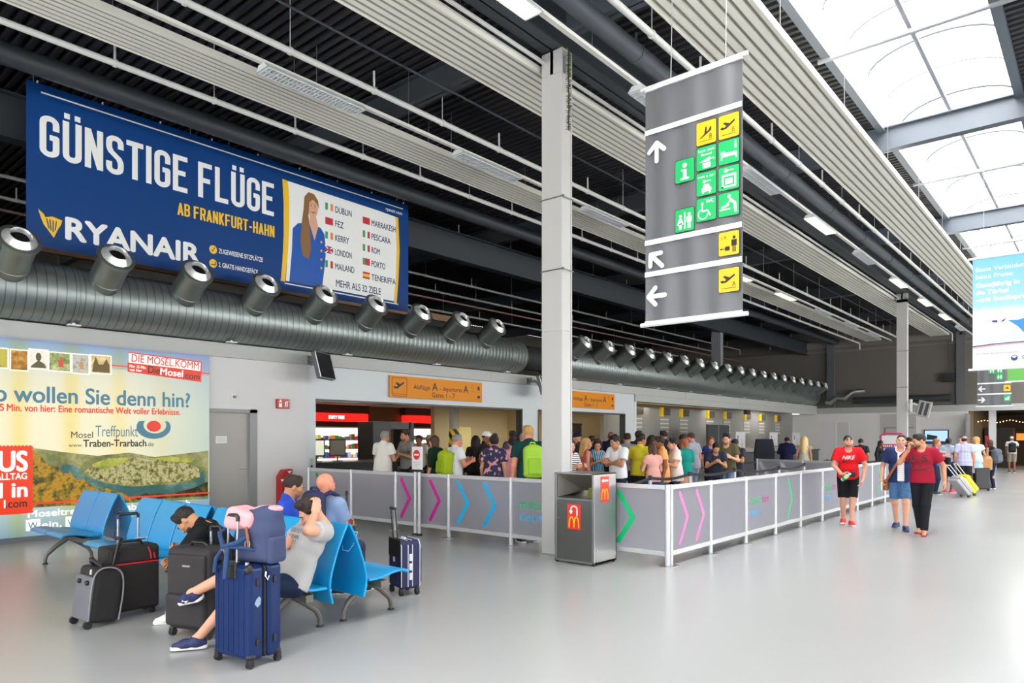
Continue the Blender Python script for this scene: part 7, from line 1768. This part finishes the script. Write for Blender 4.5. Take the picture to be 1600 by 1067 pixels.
Q('person in a striped top leaning behind the waste bin', 888, 12.4, 40, 1.68, hair=('long', 'brown'), top=dict(m=cloth('striped_top', '#f0f0f2', pattern='stripes', col2='#2a2c48', scale=9), sleeve=.32), low=pants('#2b3148'), R_='bent', L_='bent', head=(-20, 14, 0), **F)
Q('long fair-haired person in a coral top behind the striped top', 912, 14.4, 120, 1.69, hair=('long', 'blond'), top=tee('#b8564a', sleeve=0), low=pants('#2b3148'), head=(-20, 8, 0), **F)
Q('person in a dark peaked cap facing left in the queue', 906, 16.6, -95, 1.82, hair=None, cap='#1c2036', skin='tan', top=tee('#3b342f'), low=pants('#2a2c36'))
Q('dark-haired person in a dark jacket over white before the second opening', 922, 17.3, 140, 1.74, hair=('short', 'black'), skin='tan', top=tee('#1b1e26', sleeve=1), low=pants('#22242a'))
Q('person in a sleeveless blue patterned top looking at a phone', 932, 14.0, 25, 1.68, hair=('long', 'dark'), face=True, top=dict(m=cloth('blue_pattern_top', '#1272a0', pattern='vstripes', col2='#9fd4e6', scale=7), sleeve=0, q=.02, hem=-.10), low=pants('#2b3148'), R_='phone', L_='phone', head=(-20, 26, 0), **F)
Q('bald person in dark blue at the right of the second opening', 954, 18.7, 170, 1.86, hair=None, skin='brown', top=tee('#1c2238', sleeve=1), low=pants('#22242a'))
Q('person in a white T-shirt with folded arms beside the bin', 966, 13.6, -38, 1.75, hair=('quiff', 'black'), skin='tan', face=True, top=tee('#e9e9ef', q=.026), low=pants('#2a2f3f'), R_='fold', L_='fold', head=(-18, 18, 0))
Q('dark-haired person in grey with a black strap behind the white T-shirt', 979, 15.7, 165, 1.80, hair=('short', 'black'), skin='tan', top=tee('#8f9196'), low=pants('#2a2f3f'))
Q('person in a bright yellow T-shirt seen from behind', 999, 14.7, 150, 1.77, hair=('short', 'black'), skin='tan', top=tee('#dccf31'), low=pants('#23252b'), R_='down', L_='bent', head=(-20, 4, 0))
Q('dark-haired person just behind the yellow T-shirt', 996, 17.1, 150, 1.87, hair=('short', 'black'), skin='tan', top=tee('#33363f'), low=pants('#23252b'))
Q('dark wavy-haired person between the yellow and orange T-shirts', 1015, 16.3, 85, 1.75, hair=('long', 'dark'), top=tee('#4a3a36'), low=pants('#23252b'), **F)
sm = Q('short person with bobbed brown hair and a pink sleeveless top', 1021, 13.7, -150, 1.58, hair=('bob', 'brown'), top=tee('#e3a79f', sleeve=.2), low=pants('#35507f'), R_='bent', L_='bent', **F)
Q('person in an orange T-shirt in profile facing left', 1035, 13.6, -80, 1.72, hair=('short', 'black'), skin='brown', top=tee('#eda867', q=.026, hem=-.16), low=pants('#3d5f92'), face=True)
Q('tall person in black behind the orange T-shirt', 1039, 18.5, -140, 1.88, hair=('short', 'dark'), skin='tan', top=tee('#23262e'), low=pants('#23252b'))
Q('young person in a white short-sleeved shirt facing left', 1056, 13.9, -75, 1.69, hair=('short', 'black'), face=True, top=tee('#e6dcd8', q=.026, hem=-.14), low=pants('#2c3446'), R_='down', L_='bent')
Q('dark-haired person in navy behind the teal blouse', 1065, 17.3, 150, 1.78, hair=('short', 'black'), skin='tan', top=tee('#232a4a'), low=pants('#23252b'))
Q('auburn-haired person in a teal blouse', 1071, 14.4, -140, 1.68, hair=('bob', 'auburn'), skin='pink', top=tee('#0e8a80', q=.03, sleeve=.36, hem=-.02), low=dict(m=cloth('blush_skirt', '#e0a890'), kind='skirt', len=.42), R_='bent', L_='bent', **F)
Q('red-necked person in a grey striped shirt facing left', 1083, 17.0, -125, 1.82, hair=('buzz', 'brown'), skin='pink', top=dict(m=cloth('grey_stripe_shirt', '#a5a7b2', pattern='stripes', col2='#8f929f', scale=14), sleeve=.3, q=.024), low=pants('#8b9cb8'))
Q('long red-haired person in blue before the dark folding screen', 1110, 18.2, 15, 1.72, hair=('long', 'red'), face=True, top=tee('#2b3f86'), low=pants('#23252b'), **F)
Q('dark-haired person in a charcoal T-shirt looking down at a phone', 1117, 15.2, 8, 1.62, hair=('short', 'black'), skin='tan', top=tee('#2c2e40', q=.026), low=pants('#23263a'), R_='phone', L_='phone', head=(0, 34, 0), lean=12)
ol = Q('broad person in an olive polo shirt looking at the camera', 1136, 15.7, -12, 1.79, hair=('quiff', 'black'), beard='dark', face=True, top=tee('#5b5a3c', q=.026), low=pants('#7f95b5'), R_='bent', L_='bent', slim=1.1)
Q('person in a dark grey T-shirt looking down behind the olive polo', 1152, 17.1, -30, 1.68, hair=('short', 'black'), skin='tan', top=tee('#3a3b44'), low=pants('#55565c'), R_='phone', L_='phone', head=(0, 32, 0))
Q('desk clerk in navy with a dark cap, back turned', 1229, 24.0, 165, 1.70, hair=('buzz', 'black'), cap='#1d2440', skin='tan', top=tee('#1d1f45', sleeve=.5, q=.05), low=pants('#1d1f30'), slim=1.25, R_='bent', L_='bent')
Q('person with very long fair hair and a silver top at the check-in desk', 1256, 21.2, 170, 1.72, hair=('longbig', 'fair'), skin='tan', top=tee('#b5b3a2', sleeve=0), low=pants('#2a2c36'), **F)
Q('person hidden behind the red T-shirt, only dark hair showing', 1345, 22.5, 180, 1.66, hair=('short', 'black'), skin='tan', top=tee('#2a2c36'), low=pants('#2a2c36'))
Q('dark-clothed person left of the pink advert stand', 1374, 26.5, 60, 1.58, hair=('long', 'black'), skin='brown', top=tee('#26282c', sleeve=1), low=pants('#26282c'), **F)
Q('dark-haired person between the two walking friends', 1423, 24.0, -120, 1.70, hair=('short', 'black'), skin='tan', top=tee('#30323c'), low=pants('#26282c'))
Q('curly brown-haired person in a blue top behind the maroon T-shirt', 1460, 20.6, 78, 1.66, hair=('bob', 'red'), skin='pink', top=tee('#3556b8', sleeve=0), low=pants('#1f2740'), R_='bent', L_='bent', **F)
pny = Q('person with a black ponytail, light blue shirt and pink shoes', 1481, 21.2, 150, 1.68, hair=('ponytail', 'black'), skin='brown', top=dict(m=cloth('pale_blue_blouse', '#b9c8e4'), sleeve=.3, q=.024), low=shorts('#1f2c4c', .47), shoe='#d8345f', sole='#e8e0e2', R_='hold_bag', head=(40, 0, 0), **F)
pld = Q('balding person in a plaid shirt and dark shorts, back turned', 1507, 20.7, 178, 1.74, hair=('fringe_bald', 'dark'), skin='pink', top=dict(m=cloth('plaid_shirt', '#7f8fc4', pattern='plaid', col2='#e6dfe6', scale=9), sleeve=.34, q=.03, hem=-.12), low=shorts('#26262c', .42), slim=1.15, belly=.02)
pbg = Q('person in a pale blue dress with short sandy hair and glasses', 1526, 22.2, 195, 1.72, hair=('bob', 'blond'), skin='tan', top=tee('#bcd9e6', sleeve=.2), low=dict(m=cloth('pale_denim_skirt', '#a9cbdd'), kind='skirt', len=.40), head=(50, 4, 0), R_='hold_bag', L_='bent', shoe='#b98a6a', **F)
Q('grey-haired person whose face shows past the plaid shirt', 1499, 22.6, 20, 1.66, hair=('bob', 'grey'), skin='pink', top=tee('#d9c9c4'), low=pants('#6b6f7c'), **F)
poi = Q('person in a black vest and navy jeans reaching left', 1549, 22.9, -130, 1.62, hair=('bob', 'brown'), skin='tan', top=tee('#15161c', sleeve=0), low=pants('#1f2b4a'), sole='#f2f2f2', R_=dict(w=(-.52, -.28, 1.28), pole=(0, .4, -1), hand='relaxed'), L_='down', **F)
backpack(poi, '#59616c', 'grey patterned backpack on the person in the black vest', dz=.18, w_=.15, hh=.22, dp=.10)
psg = Q('person in a white shirt and cap walking into the passage', 1581, 33.4, 185, 1.74, hair=('buzz', 'grey'), cap='#cfcac2', skin='brown', top=tee('#cfccc8'), low=shorts('#8d8578', .48), slim=1.15, belly=.02, R_='reach')
backpack(psg, '#1d1e22', 'black backpack on the person walking into the passage', dz=.22)
# ---------------------------------------------------------------- things held in the far group
t = thing('paper_bag', 'brown folded paper bag held by the person in the pale blue dress', 'bag', world_pt(pbg, (-.26, -.08, .70)), pbg['t'].rotation_euler[2])
solid('bag_body', [rbox((0, 0, .13), (.17, .10, .19), .03), rbox((0, 0, .34), (.15, .03, .05), .02, k=.05)], .013, mat('kraft_paper', '#b98a55', rough=.7, bump=(8, .6)), t)
t = thing('handbag', 'small black handbag at the hip of the plaid shirt', 'bag', Vector(world_pt(pny, (-.05, .17, .86))), pny['t'].rotation_euler[2])
solid('bag_body', [rbox((0, 0, .1), (.13, .05, .12), .04)], .012, mat('black_bag_fabric', '#1a1a1c', rough=.6), t)
# ------------------------------------------------------------------ luggage round the seats
M_blkpl = mat('black_plastic', '#17171a', rough=.4); M_tube = mat('silver_handle_tube', '#b9bcc1', rough=.25, metal=.85); M_wheel = mat('wheel_rubber', '#222226', rough=.5)
def castor(t, x, y, r=.026):
    w = MB(); w.cyl((x - .018, y, r), (x - .004, y, r), r, n=16); w.cyl((x + .004, y, r), (x + .018, y, r), r, n=16); q = w.build('wheel', M_wheel, t, smooth=40)
    f = MB(); f.bb((x - .024, y - .02, r), (x + .024, y + .022, r + .045)); f.build('wheel_fork', M_blkpl, q, bevel=.008)
def pull_handle(t, x0, x1, y, z0, z1, tilt=0, r=.008, grip=True, dark=False):
    m = MB()
    for x in (x0, x1):
        m.cyl((x, y, z0), (x, y + tilt, z1), r, n=10)
    m.build('pull_tubes', M_blkpl if dark else M_tube, t, smooth=40)
    g = MB(); g.tube([(x0, y + tilt, z1 - .03), (x0, y + tilt, z1), (x0 + .012, y + tilt, z1 + .012), (x1 - .012, y + tilt, z1 + .012), (x1, y + tilt, z1), (x1, y + tilt, z1 - .03)], .015, 8); g.build('grip', M_blkpl, t, smooth=50)
# blue hard-shell suitcase
t = thing('suitcase', 'large glossy blue hard-shell suitcase standing in front of the seats', 'suitcase', (-4.945, 2.745, 0), R(7))
M_bl = mat('glossy_blue_shell', '#08265a', rough=.3, spec=.2, coat=.1, var=(7, .08))
for y0, y1, nm in ((-.145, -.012, 'front_shell'), (.012, .145, 'rear_shell')):
    s = MB(); s.bb((-.215, y0, .055), (.215, y1, .745)); sh = s.build(nm, M_bl, t, bevel=.035, seg=4)
    rb_ = MB(); yy = y0 if y0 < 0 else y1
    for k in range(6):
        x = -.15 + .06 * k; rb_.cyl((x, yy, .10), (x, yy, .70), .0055, n=8)
    rb_.build('shell_rib', M_bl, sh, smooth=60)
z = MB(); z.bb((-.207, -.014, .063), (.207, .014, .737)); z.build('zip_band', mat('black_zip_band', '#111114', rough=.6), t, bevel=.025, seg=3)
for x in (-.19, .19):
    for y in (-.12, .12):
        castor(t, x, y)
        c = MB(); c.sph((x * .97, y * .92, .083), (.04, .038, .032), 12); c.build('corner_guard', M_blkpl, t, smooth=60)
    c = MB(); c.sph((x * .95, -.118, .715), (.036, .04, .042), 14); c.build('corner_guard', M_blkpl, t, smooth=60)
for y in (-.075, .075):
    for zz in (.16, .60):
        s = MB(); s.bb((.212, y - .013, zz), (.226, y + .013, zz + .055)); s.build('side_stud', M_blkpl, t, bevel=.005)
p = MB(); p.tube([(.214, .0, .69), (.222, -.012, .66), (.224, .006, .63), (.224, .02, .66)], .006, 6); p.cyl((.13, -.10, .745), (.13, -.10, .765), .016, n=12); p.build('zip_pull', M_tube, t)
tg = MB(); tg.prism([(-.10, .47), (-.085, .50), (-.06, .52), (-.045, .50), (-.05, .46), (-.075, .44)], .2155, .217, 'yz'); tg.build('torn_label', mat('torn_paper', '#8ea3bd', rough=.7), t)
hb_ = MB(); hb_.bb((-.10, -.155, .64), (.07, -.09, .76)); hb_.build('handle_well', M_blkpl, t, bevel=.012)
pull_handle(t, -.075, .035, -.12, .74, 1.09, .01, .0085)
# backpack riding on it
t = thing('backpack', 'blue-grey rucksack with a pink flap standing on the blue suitcase', 'backpack', (-4.90, 2.80, .747), R(18))
M_rk = cloth('blue_grey_canvas', '#434c6c'); M_pk = cloth('pink_canvas', '#e9a5ad')
solid('pack_body', [rbox((.02, .0, .15), (.17, .11, .15), .06), rbox((.05, .0, .29), (.14, .10, .10), .06, k=.06), ell((.10, 0, .36), (.09, .09, .06), k=.05)], .009, M_rk, t)
solid('side_pocket', [rbox((.185, -.01, .10), (.03, .09, .10), .03)], .009, M_rk, t)
fl = solid('flap', [rbox((-.07, -.03, .33), (.13, .115, .065), .05, Matrix.Rotation(R(14), 3, 'Y')), ell((-.13, -.08, .285), (.10, .07, .055), k=.04), ell((.06, .03, .39), (.09, .08, .03), k=.04)], .008, M_pk, t)
q = solid('flap_rim', [ell((.14, .02, .395), (.055, .08, .028), k=.03)], .008, M_pk, t)
for x, z0, z1 in ((.045, .27, .10), (-.18, .16, .06)):
    s = MB(); s.tube([(x - .03, -.135, z0), (x - .01, -.142, z0 - .06), (x, -.135, z1)], .012, 8); st = s.build('leather_strap', mat('brown_leather', '#8e5230', rough=.5), t, smooth=60)
    b = MB(); b.tube([(x - .02, -.155, z1 + .03), (x + .02, -.155, z1 + .03), (x + .02, -.155, z1 + .07), (x - .02, -.155, z1 + .07)], .004, 6, closed=True); b.build('buckle', M_tube, st)
s = MB(); s.tube([(-.20, -.05, .26), (-.215, -.16, .22), (-.13, -.215, .13), (-.02, -.19, .16), (.02, -.13, .20)], [.018] * 5, 8); s.tube([(-.10, -.20, .14), (-.085, -.225, .05), (-.09, -.235, -.10)], .017, 8); s.tube([(-.21, -.10, .13), (-.235, -.175, .03), (-.235, -.19, -.07)], .016, 8); s.tube([(-.13, -.21, .13), (.03, -.16, .12), (.07, -.11, .10)], .013, 8)
s.build('shoulder_straps', cloth('navy_webbing', '#2f4a75'), t, smooth=60)
# grey wheeled bag
t = thing('trolley_bag', 'small grey-fronted wheeled bag leaning at the far left of the luggage', 'suitcase', (-6.955, 2.37, 0), R(2))
Mg = Matrix.Rotation(R(-7), 4, 'X')
s = MB(); s.bb((-.175, -.105, .035), (.175, .15, .52)); s.xf(Mg).build('bag_body', mat('black_nylon', '#1f1e20', rough=.75, bump=(10, .3)), t, bevel=.045, seg=4)
s = MB(); s.bb((-.168, -.125, .05), (.168, -.09, .44)); s.xf(Mg).build('front_pocket', mat('grey_nylon', '#6a6a74', rough=.7, bump=(8, .4)), t, bevel=.015, seg=3)
s = MB(); s.tube([(.176, a, b) for a, b in smooth_pts([(-.11, .06), (-.118, .25), (-.11, .44), (-.05, .515), (.05, .52), (.125, .46), (.15, .30), (.14, .06)], 5)], .007, 6); s.xf(Mg).build('piping', mat('grey_piping', '#8f8f93', rough=.6), t, smooth=60)
for x in (-.06, .11):
    k = MB(); k.sph((x, -.135, .385), (.022, .02, .022), 12); k.xf(Mg).build('knob', M_blkpl, t, smooth=60)
k = MB(); k.bb((.085, -.115, .455), (.105, -.105, .50)); k.xf(Mg).build('zip_tag', mat('white_tag', '#cfcfcf'), t)
for x in (-.15, .15):
    w = MB(); w.cyl((x - .015, -.10, .035), (x + .015, -.10, .035), .035, n=16); w.build('wheel', M_wheel, t, smooth=40)
k = MB(); k.tube([(-.08, .02, .50), (-.06, -.06, .56), (.02, -.07, .57), (.05, .0, .51)], .018, 8); k.xf(Mg).build('carry_handle', M_blkpl, t, smooth=60)
k = MB(); k.cyl((.02, .10, .5), (.04, .12, .76), .013, n=8); k.tube([(-.03, .11, .765), (.04, .12, .775), (.10, .11, .765)], .016, 8); k.xf(Mg).build('pull_handle', M_blkpl, t, smooth=50)
# black case with red zip
t = thing('suitcase', 'black fabric suitcase with a red zip line and a white tag', 'suitcase', (-7.10, 2.73, 0), R(88))
M_bf = mat('black_fabric_case', '#211f20', rough=.75, bump=(14, .25))
s = MB(); s.bb((-.235, -.13, .05), (.235, .13, .66)); s.build('case_body', M_bf, t, bevel=.035, seg=3)
s = MB(); s.bb((-.215, -.155, .08), (.215, -.12, .50)); s.build('front_panel', M_bf, t, bevel=.015)
s = MB(); s.bb((-.21, -.15, .51), (.21, -.12, .635)); s.build('top_pocket', M_bf, t, bevel=.015)
s = MB(); s.bb((-.205, -.158, .498), (.215, -.15, .510)); s.build('red_zip', mat('red_zip', '#c8202e', rough=.5), t)
s = MB(); s.tube([(.12, -.156, .64), (.14, -.158, .58), (.145, -.158, .53)], .007, 6); s.tube([(.17, -.156, .58), (.18, -.158, .53)], .007, 6); s.build('red_zip', mat('red_zip', '#c8202e', rough=.5), t)
s = MB(); s.tube([(-.11, -.05, .66), (-.08, -.05, .70), (.08, -.05, .70), (.11, -.05, .66)], .014, 8); s.build('carry_handle', M_blkpl, t, smooth=50)
s = MB(); s.bb((.04, -.09, .0), (.15, -.085, .08)); s.xf(Matrix.Translation((0, -.02, .705)) @ Matrix.Rotation(R(70), 4, 'X') @ Matrix.Translation((0, .09, -.04))).build('luggage_tag', mat('white_tag', '#d8dbe4'), t)
pull_handle(t, -.06, .12, .10, .65, .93, .0, .011)
for x in (-.18, .18):
    castor(t, x, -.09); castor(t, x, .10)
# black soft case in the middle
t = thing('suitcase', 'large black soft suitcase between the bending person and the blue suitcase', 'suitcase', (-5.92, 2.86, 0), R(20))
s = MB(); s.bb((-.235, -.15, .06), (.235, .13, .755)); s.build('case_body', mat('charcoal_fabric_case', '#2a282b', rough=.75, bump=(10, .3)), t, bevel=.05, seg=4)
s = MB(); s.bb((-.20, -.175, .36), (.20, -.13, .70)); s.build('upper_pocket', mat('charcoal_fabric_case', '#2a282b', rough=.75, bump=(10, .3)), t, bevel=.02, seg=3)
s = MB(); s.bb((-.21, -.195, .10), (.21, -.13, .37)); s.build('lower_pocket', mat('charcoal_fabric_case', '#2a282b', rough=.75, bump=(10, .3)), t, bevel=.03, seg=3)
s = MB(); s.bb((-.03, -.178, .60), (.05, -.174, .615)); s.build('badge', mat('grey_badge', '#8c8a8c', rough=.4), t)
s = MB(); s.tube([(.205, -.18, .48), (.215, -.19, .45), (.205, -.18, .42)], .006, 6); s.build('zip_pull', M_tube, t)
s = MB(); s.tube([(-.09, -.02, .755), (-.06, -.03, .785), (.06, -.03, .785), (.09, -.02, .755)], .014, 8); s.build('carry_handle', M_blkpl, t, smooth=50)
pull_handle(t, .03, .14, .08, .75, .90, .0, .010)
for x in (-.19, .19):
    castor(t, x, -.12, .032); castor(t, x, .10, .032)
# small navy case behind the seats
t = thing('suitcase', 'small navy suitcase with white piping standing behind the seats', 'suitcase', (-5.80, 5.03, 0), R(72))
M_nv = mat('navy_fabric_case', '#20244e', rough=.65, bump=(14, .2))
s = MB(); s.bb((-.115, -.17, .07), (.115, .17, .585)); s.build('case_body', M_nv, t, bevel=.04, seg=4)
for x in (-.105, -.03, .02, .105):
    s = MB(); s.tube([(x, -.172, .10), (x, -.174, .53), (x, -.14, .587), (x, .14, .587), (x, .174, .53), (x, .174, .10)], .0045, 6); s.build('piping', mat('white_piping', '#d5d5dc', rough=.5), t, smooth=60)
s = MB(); s.bb((.11, -.13, .12), (.15, .13, .50)); s.build('front_pocket', M_nv, t, bevel=.02, seg=3)
s = MB(); s.bb((-.118, -.165, .40), (-.09, .165, .60)); s.build('handle_housing', M_blkpl, t, bevel=.01)
s = MB(); s.bb((-.118, -.02, .35), (-.116, .03, .40)); s.build('badge', mat('grey_badge', '#c8c8c8', rough=.4), t)
for z0 in (.20, .30, .40):
    s = MB(); s.bb((-.02, -.188, z0 - .03), (.015, -.17, z0 + .045)); s.build('side_handle', mat('white_handle', '#d9d9de', rough=.4), t, bevel=.008)
s = MB(); s.sph((-.01, -.03, .595), (.02, .02, .014), 10); s.sph((-.01, .03, .595), (.02, .02, .014), 10); s.build('lock_buttons', mat('white_handle', '#d9d9de', rough=.4), t, smooth=60)
s = MB()
for y in (-.06, .06):
    s.cyl((-.10, y, .58), (-.13, y, .92), .009, n=8)
s.tube([(-.13, -.07, .92), (-.13, .07, .92)], .016, 8); s.build('pull_handle', M_blkpl, t, smooth=40)
for x in (-.09, .09):
    castor(t, x, -.13, .034); castor(t, x, .13, .034)
# second trolley handle beyond the bald person
t = thing('suitcase', 'black suitcase handle showing behind the seated bald person', 'suitcase', (*seen_at(528, 8.3), 0), R(-40))
s = MB(); s.bb((-.13, -.2, .06), (.13, .2, .62)); s.build('case_body', M_bf, t, bevel=.03); pull_handle(t, -.05, .05, .1, .6, 1.02, 0, .008, dark=True)
for x in (-.09, .09):
    castor(t, x, -.15, .03); castor(t, x, .15, .03)
# luggage of the far group
def shell_case(label, px, d, dx, col, lean, rz, handle=True, w_=.36, hh=.56):
    p = seen_at(px, d); t = thing('suitcase', label, 'suitcase', (p[0], p[1], 0), rz)
    M = Matrix.Translation((0, 0, .035)) @ Matrix.Rotation(R(lean), 4, 'X')
    s = MB(); s.bb((-w_ / 2, -.0, .02), (w_ / 2, .22, hh + .02)); s.xf(M).build('case_body', mat('shell_' + col[1:], col, rough=.35), t, bevel=.03, seg=3)
    s = MB(); s.bb((-w_ / 2 - .002, .09, .02), (w_ / 2 + .002, .12, hh + .022)); s.xf(M).build('zip_band', M_blkpl, t, bevel=.03, seg=3)
    if handle:
        s = MB(); s.cyl((-.07, .2, hh), (-.07, .2, hh + .42), .011, n=8); s.cyl((.07, .2, hh), (.07, .2, hh + .42), .011, n=8); s.tube([(-.08, .2, hh + .42), (.08, .2, hh + .42)], .015, 8); s.xf(M).build('pull_handle', mat('white_handle', '#d9d9de', rough=.4), t)
    for x in (-w_ / 2 + .05, w_ / 2 - .05):
        w = MB(); w.cyl((x - .02, .02, .04), (x + .02, .02, .04), .04, n=14); w.build('wheel', M_wheel, t, smooth=40)
sa = math.atan2(.648, .762)
shell_case('tilted grey suitcase pulled by the person with pink shoes', 1507, 19.7, 0, '#a9a9b0', 42, sa - R(82))
shell_case('tilted bright yellow suitcase in front of the plaid shirt', 1516, 20.3, 0, '#e3de22', 40, sa - R(82))
shell_case('black upright suitcase beside the person in the black vest', 1536, 22.0, 0, '#232326', 0, sa - R(10), False, .42, .66)
